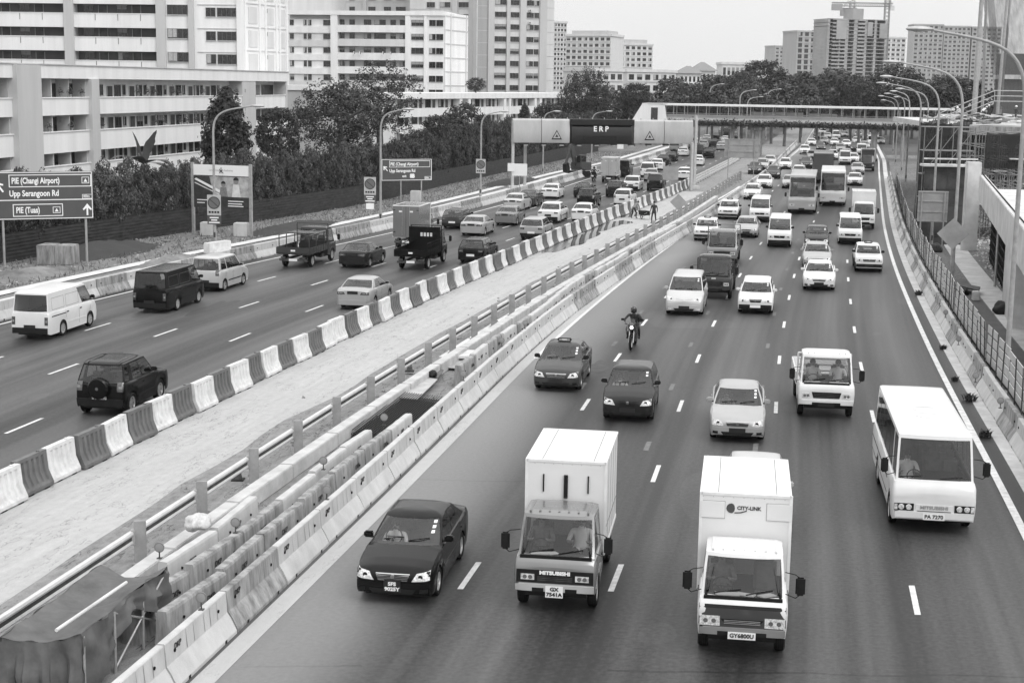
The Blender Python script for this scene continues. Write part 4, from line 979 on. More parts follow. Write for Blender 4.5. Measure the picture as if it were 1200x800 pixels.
def standing(k=0):
    if k == 0: return dict(pelvis=(0, 0, .95), chest=(0, 0, 1.28), neck=(0, 0, 1.48), head=(0, .01, 1.58), top=(0, .01, 1.7), hipr=(.1, 0, .9), hipl=(-.1, 0, .9), kneer=(.13, .1, .5), kneel=(-.12, -.04, .5), ankr=(.14, .08, .09), ankl=(-.14, -.16, .1), toer=(.15, .24, .04), toel=(-.15, -.01, .04),
                           shor=(.19, 0, 1.42), shol=(-.19, 0, 1.42), elbr=(.27, -.02, 1.14), elbl=(-.3, .04, 1.16), wrir=(.27, .12, .92), wril=(-.36, .16, .95), hanr=(.26, .17, .86), hanl=(-.37, .22, .91), sleeves=True)
    return dict(pelvis=(0, -.1, .85), chest=(0, .18, 1.1), neck=(0, .34, 1.22), head=(0, .42, 1.28), top=(0, .5, 1.38), hipr=(.1, -.1, .82), hipl=(-.1, -.1, .82), kneer=(.15, .1, .46), kneel=(-.14, -.02, .46), ankr=(.16, .06, .09), ankl=(-.16, -.2, .1), toer=(.17, .22, .04), toel=(-.17, -.05, .04),
                shor=(.19, .26, 1.18), shol=(-.19, .26, 1.18), elbr=(.24, .36, .9), elbl=(-.24, .38, .92), wrir=(.16, .5, .72), wril=(-.1, .55, .8), hanr=(.13, .54, .67), hanl=(-.08, .58, .75), sleeves=True)
def motorbike():
    root = empty('motorcycle'); D2 = mat('bike_black', .02, rough=.25, coat=.8)
    for nm, y in (('front_wheel', .7), ('rear_wheel', -.7)):
        t = MB(); Rw, w = .31, .12 if y > 0 else .16; t.lathe([(.22, -w * .3), (.27, -w * .5), (Rw, -w * .15), (Rw, w * .15), (.27, w * .5), (.22, w * .3)], RUBBER, axis='X', n=24)
        o = t.build('wheel', root, (0, y, Rw)); r = MB(); r.lathe([(.22, -.04), (.2, 0), (.22, .04)], ALLOY, axis='X', n=20)
        for k in range(5): q = 2 * math.pi * k / 5; r.tube([(0, .03 * math.cos(q), .03 * math.sin(q)), (0, .21 * math.cos(q), .21 * math.sin(q))], .014, ALLOY, 5)
        r.lathe([(.14, -.05), (.07, -.05)], STEEL, axis='X', n=16); r.build('rim', o)
    m = MB()
    for s in (1, -1): m.tube([(s * .09, .7, .31), (s * .09, .42, .95)], .022, STEEL, 8)
    m.box(-.11, .11, .4, .5, .86, .9, DSTEEL); m.tube([(-.34, .3, 1.04), (-.15, .42, 1.0), (.15, .42, 1.0), (.34, .3, 1.04)], .014, TRIM, 6); m.build('fork', root)
    m = MB(); pr = [[(s * a, y, z) for s, a in ((-1, .08), (-1, .13), (-1, .08), (1, .08), (1, .13), (1, .08))] for y, z in ((.3, .95),)]
    T = []
    for y, zt, zb_, w in ((.38, .95, .8, .08), (.25, 1.02, .72, .14), (0, .98, .7, .15), (-.15, .86, .7, .1)):
        T.append([(w * .4, y, zt), (w, y, lerp(zb_, zt, .6)), (w * .8, y, zb_), (-w * .8, y, zb_), (-w, y, lerp(zb_, zt, .6)), (-w * .4, y, zt)])
    m.grid(T, D2, closed=True); m.add(T[0], [(0, 1, 2, 3, 4, 5)], D2); m.add(T[-1], [(0, 1, 2, 3, 4, 5)], D2); m.build('tank', root)
    m = MB(); m.box(-.14, .14, -.7, -.1, .8, .87, TRIM, .03); m.box(-.1, .1, -.98, -.65, .82, .9, D2, .03); m.box(-.2, .2, -1.0, -.72, .92, 1.16, TRIM, .05); m.build('seat', root)
    m = MB(); m.box(-.17, .17, -.28, .28, .3, .68, DSTEEL, .05); m.tube([(0, .25, .68), (0, .4, .9)], .03, D2); m.tube([(0, -.1, .5), (0, -.7, .31)], .035, DSTEEL); m.build('engine', root)
    m = MB(); m.tube([(.1, .25, .4), (.14, 0, .24), (.18, -.3, .3), (.2, -.85, .45)], [.02, .025, .045, .05], CHROME, 8); m.build('exhaust', root)
    m = MB(); F = []
    for y, w, z0, z1 in ((.62, .1, .84, 1.0), (.5, .19, .74, 1.08), (.36, .23, .62, 1.12)): F.append([(-w, y, z0), (-w * .95, y, lerp(z0, z1, .5)), (-w * .6, y, z1), (w * .6, y, z1), (w * .95, y, lerp(z0, z1, .5)), (w, y, z0)])
    m.grid(F, D2); m.add(F[0], [(0, 1, 2, 3, 4, 5)], D2); m.build('fairing', root)
    m = MB(); m.grid([[(-.14, .5, 1.08), (.14, .5, 1.08)], [(-.1, .38, 1.25), (.1, .38, 1.25)]], GLASS); m.build('windshield', root)
    m = MB(); m.lathe([(.07, .62), (.065, .64), (.001, .65)], mat('lit_headlamp', .9, emis=2.5), c=(0, 0, .92), axis='Y', n=14); m.build('headlight', root)
    m = MB(); m.box(-.06, .06, .5, .95, .6, .64, D2, .02); m.build('front_mudguard', root)
    for s in (1, -1):
        m = MB(); m.tube([(s * .25, .35, 1.03), (s * .36, .38, 1.2)], .008, TRIM, 5); m.box(s * .4 - .07, s * .4 + .07, .36, .4, 1.17, 1.26, TRIM, .015); m.build('mirror', root)
    m = MB(); m.box(-.12, .12, -1.03, -1.02, .62, .78, PLW); m.build('number_plate', root)
    return root
RIDE = dict(pelvis=(0, -.32, .95), chest=(0, -.16, 1.24), neck=(0, -.06, 1.42), head=(0, -.02, 1.52), top=(0, .0, 1.64), hipr=(.11, -.28, .93), hipl=(-.11, -.28, .93), kneer=(.25, .12, .8), kneel=(-.25, .12, .8), ankr=(.24, -.18, .42), ankl=(-.24, -.18, .42), toer=(.25, -.0, .38), toel=(-.25, 0, .38),
            shor=(.2, -.12, 1.36), shol=(-.2, -.12, 1.36), elbr=(.36, .02, 1.16), elbl=(-.36, .02, 1.16), wrir=(.33, .22, 1.07), wril=(-.33, .22, 1.07), hanr=(.32, .29, 1.06), hanl=(-.32, .29, 1.06), sleeves=True)
# ------------------------------------------------------------------ barriers
def along(c, y0, step, y1):
    y = y0
    while y < y1:
        yield y; y += step / math.hypot(1, dX_(c, y))
PLASW = mat('white_plastic', .6, rough=.5, var=.12, scale=2.5, detail=8); PLASR = mat('dark_plastic', .12, rough=.5, var=.03, scale=2.5, detail=8)
def plastic_barrier(m):
    """ribbed water filled barrier 1.5 m long (along Y), 1 m high"""
    b = MB(); Ln = 1.5; n = 5
    def hw(z): return .27 if z < .12 else (lerp(.27, .13, (z - .12) / .33) if z < .45 else lerp(.13, .085, (z - .45) / .5))
    zs = [0.03, .12, .2, .45, .86, .9, .99]
    ys = [-Ln / 2]
    for k in range(n):
        a = -Ln / 2 + .12 + k * (Ln - .24) / n; w = (Ln - .24) / n; ys += [a + w * .2, a + w * .3, a + w * .7, a + w * .8]
    ys.append(Ln / 2)
    for s in (1, -1):
        G = []
        for i, y in enumerate(ys):
            k = (i - 1) % 4; groove = 0 < i < len(ys) - 1 and k in (1, 2)
            G.append([(s * (hw(z) - (.05 if groove and .15 < z < .88 else 0)), y, z) for z in zs] + [(0, y, .99)])
        b.grid(G, m)
        for y in (-Ln / 2, Ln / 2): b.add([(s * hw(z), y, z) for z in zs] + [(0, y, .99), (0, y, .03)], [tuple(range(9))], m)
    b.lathe([(.05, .98), (.05, 1.02), (.03, 1.03), (.001, 1.03)], m, c=(0, .45, 0), n=10)
    for y in (-.4, .4): b.box(-.275, .275, y - .12, y + .12, .0, .035, TRIM)
    return b.build('barrier_body', ang=18)
protoW, protoR = plastic_barrier(PLASW), plastic_barrier(PLASR)
meW, meR = protoW.data, protoR.data; bpy.data.objects.remove(protoW); bpy.data.objects.remove(protoR)
rb = random.Random(5); seq = []
for i, y in enumerate(along(cL1, 22.2, 1.56, 168)):
    light = i % 2 == 0
    if y > 62.0 and y < 63.4: light = False
    if y > 63.4: light = i % 2 == 1
    o = bpy.data.objects.new('water_barrier', meW if light else meR); COL.objects.link(o)
    o.location = (X_(cL1, y) + .02 + rb.uniform(-.07, .07), y, 0); o.rotation_euler = (0, rb.uniform(-.015, .015), head(cL1, y) + rb.uniform(-.05, .05)); o.scale = (1, 1, rb.uniform(.95, 1.0))
    near = y < 40
    tag(o, ('white ribbed plastic barrier in the striped row between the left carriageway and the median' if light else 'dark grey ribbed plastic barrier in the striped row between the left carriageway and the median'), 'barrier', 'striped plastic barriers along the left carriageway')
# paler low fence panels farther on
m = MB()
for z in (.25, .55, .85): m.box(-.03, .03, -1.2, 1.2, z - .07, z + .07, PLASW)
for y in (-1.15, 0, 1.15): m.box(-.04, .04, y - .05, y + .05, 0, .95, PLASW)
m.box(-.2, .2, -1.15, -1.05, 0, .05, TRIM)
fm = m.build('f'); fd = fm.data; bpy.data.objects.remove(fm)
for i, y in enumerate(along(cL1, 171, 2.6, 232)):
    o = bpy.data.objects.new('fence_panel', fd); COL.objects.link(o); o.location = (X_(cL1, y), y, 0); o.rotation_euler.z = head(cL1, y)
    tag(o, 'pale low slatted fence panel beyond the gantry on the median edge', 'fence panel', 'pale fence panels beyond the gantry')
def jersey(m, Ln, top=.08, foot=.3, h=.84, seed=0):
    b = MB(); pr = [(-foot, 0), (-foot, .07), (-foot * .62, .3), (-top * 1.35, .42), (-top, h - .02), (-top + .02, h), (top - .02, h), (top, h - .02), (top * 1.35, .42), (foot * .62, .3), (foot, .07), (foot, 0)]
    ys = np.linspace(-Ln / 2 + .02, Ln / 2 - .02, 9); r = random.Random(seed)
    G = [[(x + r.uniform(-.002, .002), y, z + (r.uniform(-.002, .002) if z > .1 else 0)) for x, z in pr] for y in ys]
    b.grid(G, m)
    for g in (G[0], G[-1]): b.add(g, [tuple(range(len(g)))], m)
    return b
def slab_barrier(m, Ln, h=.8, t=.11, seed=0):
    b = MB(); r = random.Random(seed); pr = [(-t * 1.6, 0), (-t * 1.2, .35), (-t, h - .05), (-t + .02, h), (t - .02, h), (t, h - .05), (t * 1.2, .35), (t * 1.6, 0)]
    ys = np.linspace(-Ln / 2 + .015, Ln / 2 - .015, 9)
    G = [[(x + r.uniform(-.005, .005), y, z + (r.uniform(-.006, .006) if z > .1 else 0)) for x, z in pr] for y in ys]
    b.grid(G, m)
    for g in (G[0], G[-1]): b.add(g, [tuple(range(len(g)))], m)
    return b
SIDE_R = lambda x, y, z, s=1: Matrix.Translation((x, y, z)) @ Matrix(((0, 0, 1, 0), (1, 0, 0, 0), (0, 1, 0, 0), (0, 0, 0, 1)))   # read from +X, text runs to +Y
jm = []
for k in range(4):
    for dkp in (0, 1):
        b = jersey(CONC if k < 3 else CONCD, 2.98, seed=k)
        holes = MB()
        for y in (-1.1, 1.0): b.lathe([(.001, .1), (.035, .1), (.035, .12)], TRIM, c=(0, y, .6), axis='X', n=8)
        for y in (-.9, .9): b.box(.27, .302, y - .05, y + .05, 0.0, .07, TRIM)
        for y in (-.55, -.2, .3, .6, .95): b.add([(.082 + .004, y, .8), (.084, y + .012, .8), (.112, y + .03, .45), (.112, y, .44)], [(0, 1, 2, 3)], CONCD)
        if dkp: text_mb(b, 'DKP', .16, SIDE_R(.104, -.95, .66), LETB, .002, bold=.004)
        o = b.build('jersey', ang=14); jm.append(o.data); bpy.data.objects.remove(o)
def place_seg(me, c, y, off, name, label, group, z=0., dz=0, rot=0., cat='barrier'):
    o = bpy.data.objects.new(name, me); COL.objects.link(o); o.location = (X_(c, y) + off, y, z); o.rotation_euler = (0, 0, head(c, y) + rot)
    return tag(o, label, cat, group)
rj = random.Random(9)
for i, y in enumerate(along(cJ, 15.6, 3.0, 300)):
    k = i % 4; k = 3 if (72 < y < 80 or 86 < y < 90 or rj.random() < .1) else k % 3
    place_seg(jm[k * 2 + (1 if y < 60 else 0)], cJ, y, 0, 'concrete_barrier', 'sloped concrete barrier segment in the long front row beside the right carriageway', 'front row of sloped concrete barriers', rot=rj.uniform(-.006, .006))
# older upright segments in two rows behind
sm_ = []
for k, mm in enumerate((CONCD, CONC, CONCD)):
    b = slab_barrier(mm, 2.45, seed=20 + k)
    text_mb(b, 'DKP' if k != 1 else 'OKP', .17, SIDE_R(.142, -.1 if k else .5, .52), LETB, .002, bold=.003)
    for y in (-.6, .7): b.lathe([(.001, .12), (.03, .12), (.03, .15)], TRIM, c=(0, y, .5), axis='X', n=8)
    o = b.build('slab', ang=10); sm_.append(o.data); bpy.data.objects.remove(o)
def seg(p0, p1, k, name, label, group, zt=.85, me=None, z=0, sy=None, Ln=2.45):
    a, b_ = gp(*p0, zt), gp(*p1, zt); mid = (a + b_) / 2; d = (b_ - a); o = bpy.data.objects.new(name, me or sm_[k]); COL.objects.link(o)
    o.location = (mid.x, mid.y, z); o.rotation_euler.z = -math.atan2(d.x, d.y); o.scale.y = math.hypot(d.x, d.y) / Ln * .985
    return tag(o, label, 'barrier', group)
g2, g3 = 'upright concrete barriers of the middle row', 'upright concrete barriers of the back row'
seg((188, 714), (260, 666), 0, 'upright_barrier', 'short stained upright barrier with ragged top, nearest of the middle row behind the front barriers', g2)
seg((256, 664), (304, 623), 2, 'upright_barrier', 'upright concrete barrier lettered DKP, second nearest of the middle row', g2)
seg((304, 623), (352, 585), 2, 'upright_barrier', 'worn upright concrete barrier, third of the middle row from the tarpaulin', g2)
seg((352, 582), (388, 552), 2, 'upright_barrier', 'worn upright concrete barrier, fourth of the middle row from the tarpaulin', g2)
seg((388, 551), (423, 524), 0, 'upright_barrier', 'dark stained upright barrier, third from the far end of the middle row', g2)
seg((423, 524), (456, 500), 0, 'upright_barrier', 'dark stained upright barrier, second from the far end of the middle row', g2)
seg((455, 501), (479, 482), 1, 'upright_barrier', 'pale upright barrier at the far end of the middle row beside the black mesh', g2)
seg((150, 706), (217, 665), 0, 'upright_barrier', 'dark stained upright barrier behind the tarpaulin, nearest of the back row', g3)
seg((220, 659), (280, 620), 2, 'upright_barrier', 'upright concrete barrier lettered DKP, second nearest of the back row', g3)
seg((280, 620), (326, 584), 2, 'upright_barrier', 'upright concrete barrier in the middle of the back row', g3)
seg((326, 583), (366, 552), 1, 'upright_barrier', 'pale topped upright barrier, third from the far end of the back row', g3)
seg((365, 550), (402, 522), 1, 'upright_barrier', 'pale topped upright barrier, second from the far end of the back row', g3)
seg((401, 521), (432, 501), 1, 'upright_barrier', 'pale upright barrier closing the far end of the back row', g3)
seg((190, 656), (250, 618), 1, 'upright_barrier', 'pale upright barrier with a sandbag on top beside the tarpaulin', g3)
seg((250, 616), (297, 578), 1, 'upright_barrier', 'pale upright barrier behind the back row near the second guardrail post', g3)
# far continuation of a second row right behind the front one
for i, y in enumerate(along(cJ, 55, 2.5, 118)):
    place_seg(sm_[1 if rj.random() < .6 else 0], cJ, y, -.75 + .15 * math.sin(y * .3), 'upright_barrier', 'upright concrete barrier behind the front row beyond the steel plates', 'upright barriers of the far second row', rot=rj.uniform(-.02, .02))
# long low concrete beam under the guardrail
bm_ = MB(); bm_.box(-.19, .19, -1.93, 1.93, 0, .42, mat('beam_concrete', .47, rough=.85, var=.1, scale=1.5, detail=9), .02); o = bm_.build('b'); beam = o.data; bpy.data.objects.remove(o)
for i, y in enumerate(along(cG, 31, 3.95, 150)):
    place_seg(beam, cG, y, .62, 'concrete_beam', 'low pale concrete beam segment lying beside the guardrail posts', 'low concrete beams beside the guardrail', rot=rj.uniform(-.008, .008))
# guardrail on broad posts
cGR = cG
RAILM = mat('rail_zinc', .62, rough=.35, metal=.3, var=.08, scale=2)
def rail_between(y0, y1):
    b = MB(); a = Vector((X_(cGR, y0) - .16, y0, 0)); c = Vector((X_(cGR, y1) - .16, y1, 0))
    for z, r in ((.74, .07), (.54, .06)): b.tube([a + Vector((0, 0, z)), c + Vector((0, 0, z))], r, RAILM, 8)
    b.add([a + Vector((.03, 0, .5)), c + Vector((.03, 0, .5)), c + Vector((.03, 0, .78)), a + Vector((.03, 0, .78))], [(0, 1, 2, 3)], DSTEEL)
    return b
def post_mesh():
    b = MB(); b.box(-.13, .13, -.05, .05, -.1, 1.02, mat('post_board', .27, rough=.7, var=.05, scale=3), .01); b.box(-.2, -.11, -.1, .1, .48, .82, PSTEEL, .01); b.box(-.18, .18, -.14, .14, 0, .06, CONCD, .01); return b
o = post_mesh().build('g'); pmd = o.data; bpy.data.objects.remove(o)
gr = empty('guardrail', (0, 0, 0), 0, 'long steel guardrail on broad pale posts running along the soil strip of the median', 'guardrail')
ys = list(along(cGR, 33.2 - 3.55 * 3, 3.55, 185))
for a, b in zip(ys, ys[1:]): rail_between(a, b).build('rail', gr)
for y in ys[3:]:
    o = bpy.data.objects.new('post', pmd); COL.objects.link(o); o.location = (X_(cGR, y), y, 0); o.rotation_euler.z = head(cGR, y) + .35; o.parent = gr
# round reflectors on the barriers
rm = MB(); rm.lathe([(.001, -.01), (.11, -.01), (.11, .01), (.001, .01)], mat('reflector_face', .2, rough=.4, var=.04), c=(0, 0, .24), axis='Y', n=20); rm.lathe([(.085, -.014), (.08, -.016), (.001, -.016)], mat('reflector_disc', .26, rough=.3), c=(0, 0, .24), axis='Y', n=20); rm.box(-.012, .012, -.01, .01, 0, .15, DSTEEL); rm.box(-.05, .05, -.05, .05, 0, .015, DSTEEL)
o = rm.build('r'); rmd = o.data; bpy.data.objects.remove(o)
def refl(px, py, zt, label, z=None):
    p = gp(px, py, zt); o = bpy.data.objects.new('reflector', rmd); COL.objects.link(o); o.location = (p.x, p.y, zt); o.rotation_euler.z = -.1; tag(o, label, 'reflector', 'round reflectors on the barriers')
for px, py, z, l in [(187, 654, .8, 'round reflector beside the tarpaulin on the pale barrier'), (236, 714, .84, 'round reflector on the front barrier nearest the camera'), (276, 624, .8, 'round reflector on the middle row barrier'), (379, 550, .8, 'round reflector on the back row barrier with the pale top'), (450, 498, .8, 'round reflector beside the black mesh'), (383, 585, .84, 'round reflector on the front row left of the black car'), (543, 446, .84, 'round reflector on the front row beside the steel plates'), (588, 406, .84, 'round reflector on the front row left of the dark taxi'), (615, 385, .84, 'round reflector on the front row above the dark taxi'),
                       (1143, 448, .85, 'round reflector on the right barrier above the minibus mirror'), (1172, 478, .85, 'round reflector on the right barrier nearest the camera'), (1123, 404, .85, 'round reflector on the right barrier, third from the camera'), (1108, 372, .85, 'round reflector on the right barrier, fourth from the camera')]: refl(px, py, z, l)
# traffic cones
def cone(px, py, label, z=0.0, s=1.0, dark=False):
    r = empty('traffic_cone', gp(px, py, z), 0, label, 'cone', 'traffic cones along the guardrail'); m = MB(); mm = mat('cone_dark', .08, rough=.7)
    m.box(-.17 * s, .17 * s, -.17 * s, .17 * s, 0, .03, TRIM, .005); m.build('base', r); m = MB(); m.lathe([(.12 * s, .03), (.035 * s, .48 * s), (.001, .49 * s)], mm, n=14); m.lathe([(.088 * s, .2 * s), (.068 * s, .3 * s)], PLASW, n=14); m.build('cone_body', r)
cone(279, 562, 'dark traffic cone between the guardrail post and the pale beam', .0); cone(480, 435, 'dark traffic cone next to the beam beside the steel plate', .1)
# steel plates, mesh and timber over the trench
def flat_obj(name, pxs, z, th, m, label, cat):
    P = [gp(x, y, z) for x, y in pxs]; b = MB(); n = len(P); b.add([(p.x, p.y, z) for p in P] + [(p.x, p.y, z - th) for p in P], [tuple(range(n))] + [tuple(range(2 * n - 1, n - 1, -1))] + [(i, (i + 1) % n, n + (i + 1) % n, n + i) for i in range(n)], m)
    o = b.build(name, smooth=False); return tag(o, label, cat)
flat_obj('steel_plate', [(464, 465), (489, 467), (513, 444), (494, 441)], .22, .03, mat('plate_face', .4, rough=.6, var=.08, scale=2), 'pale steel plate with a dark edge lying over the trench', 'plate')
flat_obj('steel_plate', [(494, 440), (513, 443), (520, 433), (503, 431)], .2, .02, mat('plate_dark', .12, rough=.7, var=.04, scale=2), 'small dark plate beyond the pale steel plate', 'plate')
flat_obj('timber_board', [(530, 417), (556, 417), (559, 410), (532, 409)], .3, .1, CONCL, 'short board laid across the trench near the far posts', 'board')
flat_obj('steel_plate', [(520, 430), (541, 432), (553, 421), (531, 420)], .12, .02, mat('plate_mid', .33, rough=.7, var=.08, scale=2), 'grey plate under the short board', 'plate')
mm = MB(); MSH = mat('mesh_black', .015, rough=.6)
A, B, C_, D_ = [gp(*p, .12) for p in ((400, 510), (452, 520), (515, 476), (458, 462))]
A, B, C_, D_ = gp(398, 506, .1), gp(466, 520, .1), gp(522, 470, .1), gp(455, 462, .1)
for k in range(34):
    f = k / 33; a, b = A.lerp(D_, f), B.lerp(C_, f); mm.tube([a, b], .018, MSH, 4)
for k in range(26):
    f = k / 25; a, b = A.lerp(B, f) + Vector((0, 0, .03)), D_.lerp(C_, f) + Vector((0, 0, .03)); mm.tube([a, b], .018, MSH, 4)
    mm.tube([a + Vector((.05, 0, .12)), b + Vector((.05, 0, .12))], .016, MSH, 4)
mm.add([(p.x, p.y, .03) for p in (A, B, C_, D_)], [(0, 1, 2, 3)], MSH)
tag(mm.build('steel_mesh', smooth=False), 'black reinforcing steel mesh laid in the trench beside the pale barrier end', 'mesh')
# bags and rubble bits
def lump(name, p, r, m, label, cat, seed=0, sq=.6, group=None, sub=3):
    bm = bmesh.new(); bmesh.ops.create_icosphere(bm, subdivisions=sub, radius=1)
    for v in bm.verts:
        n_ = noise.noise(v.co * 1.6 + Vector((seed, 0, 0))) * .35 + noise.noise(v.co * 4 + Vector((0, seed, 0))) * .12; v.co *= (1 + n_); v.co.z *= sq
    me = bpy.data.meshes.new(name); bm.to_mesh(me); bm.free(); me.materials.append(m)
    for q in me.polygons: q.use_smooth = True
    o = bpy.data.objects.new(name, me); COL.objects.link(o); o.location = (p[0], p[1], p[2] + r * sq * .6); o.scale = (r, r * 1.2, r); return tag(o, label, cat, group)
BAG = mat('sack_cloth', .5, rough=.95, var=.12, scale=4)
lump('sandbag', gp(231, 617, .82), .3, BAG, 'pale crumpled sandbag lying on the barrier top beside the second guardrail post', 'sandbag', 1)
lump('sandbag', gp(106, 541), .17, mat('sack_dark', .12, rough=.95, var=.04, scale=4), 'small dark sack leaning on a white plastic barrier at the left', 'sack', 2, .9)
lump('sandbag', gp(506, 440, .25), .2, TRIM, 'black bag beside the far traffic cone', 'bag', 3)
rr = random.Random(11)
st_ = MB()
for k in range(420):
    y = rr.uniform(34, 150); x = X_(cG, y) + rr.gauss(.1, .9)
    if x > X_(cJ, y) - .4: continue
    s = rr.uniform(.02, .07); M = Matrix.Translation((x, y, s * .4)) @ Matrix.Rotation(rr.uniform(0, 6), 4, 'Z') @ Matrix.Rotation(rr.uniform(0, 1), 4, 'X'); st_.box(-s, s, -s * .7, s * .8, -s * .5, s * .5, CONCD, 0, M)
tag(st_.build('stones', smooth=False), 'loose stones scattered in the soil strip under the guardrail', None, None, 'stuff')
# ------------------------------------------------------------------ tarpaulin over a pipe frame, lower left
TARP = mat('tarpaulin', .1, rough=.65, var=.03, scale=2, bump=.5, bscale=5)
def tarp():
    r = empty('tarpaulin_shelter', gp(60, 800, 0), 0, 'dark grey tarpaulin draped over a pipe frame at the lower left corner', 'tarpaulin'); o0 = r.location.copy()
    def W(px, py, z): return gp(px, py, z) - o0
    zt = 1.25
    # top sheet from image-traced corners at their real height
    Ptl, Pbl, Pbr, Ptr = W(0, 746, zt), W(95, 742, zt), W(196, 662, zt), W(118, 662, zt)
    n = 30; G = []
    for i in range(n + 1):
        row = []
        for j in range(n + 1):
            u, v = i / n, j / n; p = Ptl.lerp(Pbl, v).lerp(Ptr.lerp(Pbr, v), u)
            p = p + Vector((0, 0, .05 * noise.noise(Vector((u * 5, v * 4, 0))) + .04 * math.sin(v * 3 + u * 9) * u - .22 * math.sin(math.pi * v) * (.6 + .4 * math.sin(u * 14)))); row.append(p)
        G.append(row)
    m = MB(); m.grid(G, TARP)
    def hang(edge, drop, out, seed, folds=11):
        H = []
        for d in range(9):
            f = d / 8; row = []
            for i, p in enumerate(edge):
                q = i / (len(edge) - 1); dr = drop(q) * f; w = .09 * math.sin(q * folds * 2 + seed) * f + .05 * math.sin(q * folds * 5.3 + seed * 2) * f + .12 * noise.noise(Vector((q * 7, f * 3, seed)))
                row.append(p + out * (w + .06 * f) + Vector((0, 0, -dr)))
            H.append(row)
        m.grid(H, TARP)
    hang(G[0], lambda q: 1.22, (Ptl - Ptr).normalized(), 1)
    hang([g[-1] for g in G], lambda q: .55 + .45 * max(0, 1 - q * 2.2) + .22 * math.sin(q * 9), (Pbl - Ptl).normalized(), 4)
    hang([g[0] for g in G], lambda q: 1.1, (Ptl - Pbl).normalized(), 7)
    hang(G[-1], lambda q: .5, (Ptr - Ptl).normalized(), 2)
    m.build('tarpaulin', r)
    for a, b in ((Pbl, Pbr), (Ptl, Ptr)):
        for f in (0.02, .35, .68, .98): m = MB(); p = a.lerp(b, f); m.tube([p + Vector((0, 0, -.08)), Vector((p.x, p.y, 0))], .03, STEEL, 8); m.build('leg', r)
    a = Pbl.lerp(Pbr, .35); b = Pbl.lerp(Pbr, .98)
    for a, b in ((a, b), (b, a)): m = MB(); m.tube([Vector((a.x, a.y, .1)), Vector((b.x, b.y, 1.15))], .022, STEEL, 6); m.build('brace', r)
    m = MB(); a, b = W(66, 738, zt + .1), W(148, 682, zt + .1); m.tube([a, b], .032, CONCL, 8); m.build('timber_pole', r)
tarp()
# ------------------------------------------------------------------ left concrete barrier
for i, y in enumerate(along(cLB, 48, 3.0, 300)):
    place_seg(jm[(i * 3) % 8 // 2 * 2] if i % 5 else jm[6], cLB, y, -.02, 'concrete_barrier', 'concrete barrier segment in the row on the far side of the left carriageway', 'concrete barriers along the outer edge of the left carriageway', rot=rj.uniform(-.006, .006))
# right barrier with slatted fence
for i, y in enumerate(along(cRB, 30, 3.0, 190)):
    place_seg(jm[2 if i % 3 else 6], cRB, y, .25, 'concrete_barrier', 'concrete barrier segment in the row right of the right carriageway under the slatted fence', 'concrete barriers along the right edge', rot=math.pi + rj.uniform(-.01, .01))
f = MB(); FB = mat('fence_board', .42, rough=.7, var=.06, scale=3)
for k, z in enumerate((.1, .46, .82, 1.18)): f.box(-.015, .015, -1.2 + (.12 if k % 2 else 0), 1.2 - (0 if k % 2 else .12), z, z + .28, FB)
for y in (-1.2, 0): f.box(-.05, -.015, y - .03, y + .03, -.2, 1.5, DSTEEL)
f.box(-.012, .012, -1.2, 1.2, 0, .08, TRIM)
o = f.build('f'); ffd = o.data; bpy.data.objects.remove(o)
for i, y in enumerate(along(cRB, 31, 3.2, 170)):
    o = place_seg(ffd, cRB, y, .62, 'fence_panel', 'slatted metal fence panel standing behind the right barrier', 'slatted fence panels along the right edge', z=.55, rot=rj.uniform(-.03, .03), cat='fence panel'); o.scale.y = 1.3; o.rotation_euler.x = rj.uniform(-.03, .03); o.rotation_euler.y = rj.uniform(-.05, .03)
# weeds in the gutter
def tuft(p, r, n, name, label, seed, m, cat='plant', group=None):
    q = random.Random(seed); b = MB()
    for k in range(n):
        a = q.uniform(0, 6.28); l = r * q.uniform(.5, 1.1); w = .02 + r * .05; t = q.uniform(.15, .9); d = Vector((math.cos(a) * t, math.sin(a) * t, 1 - .45 * t)).normalized(); s = d.cross(Vector((0, 0, 1))).normalized() * w
        c0 = Vector((q.gauss(0, r * .2), q.gauss(0, r * .2), 0)); m1 = c0 + d * l * .6 + Vector((0, 0, .02)); e = c0 + d * l + Vector((math.cos(a), math.sin(a), -.4)) * l * .2
        b.add([c0 - s * .4, c0 + s * .4, m1 + s, m1 - s, e], [(0, 1, 2, 3), (3, 2, 4)], m)
    o = b.build(name, smooth=False); o.location = p; return tag(o, label, cat, group)
LEAFD = mat('weed_leaf', .05, rough=.7, var=.02, scale=9)
for k, (px, py, r, l) in enumerate([(1136, 470, .36, 'dark bushy weed at the foot of the right barrier, largest one'), (1119, 446, .2, 'small weed at the foot of the right barrier above the minibus'), (1154, 512, .3, 'straggling weed at the foot of the right barrier beside the minibus mirror'), (1076, 346, .35, 'weed at the foot of the right barrier near the kink'), (1105, 409, .22, 'tiny weed in the gutter of the right barrier')]): tuft(gp(px, py), r, 70, 'weed', l, k, LEAFD)
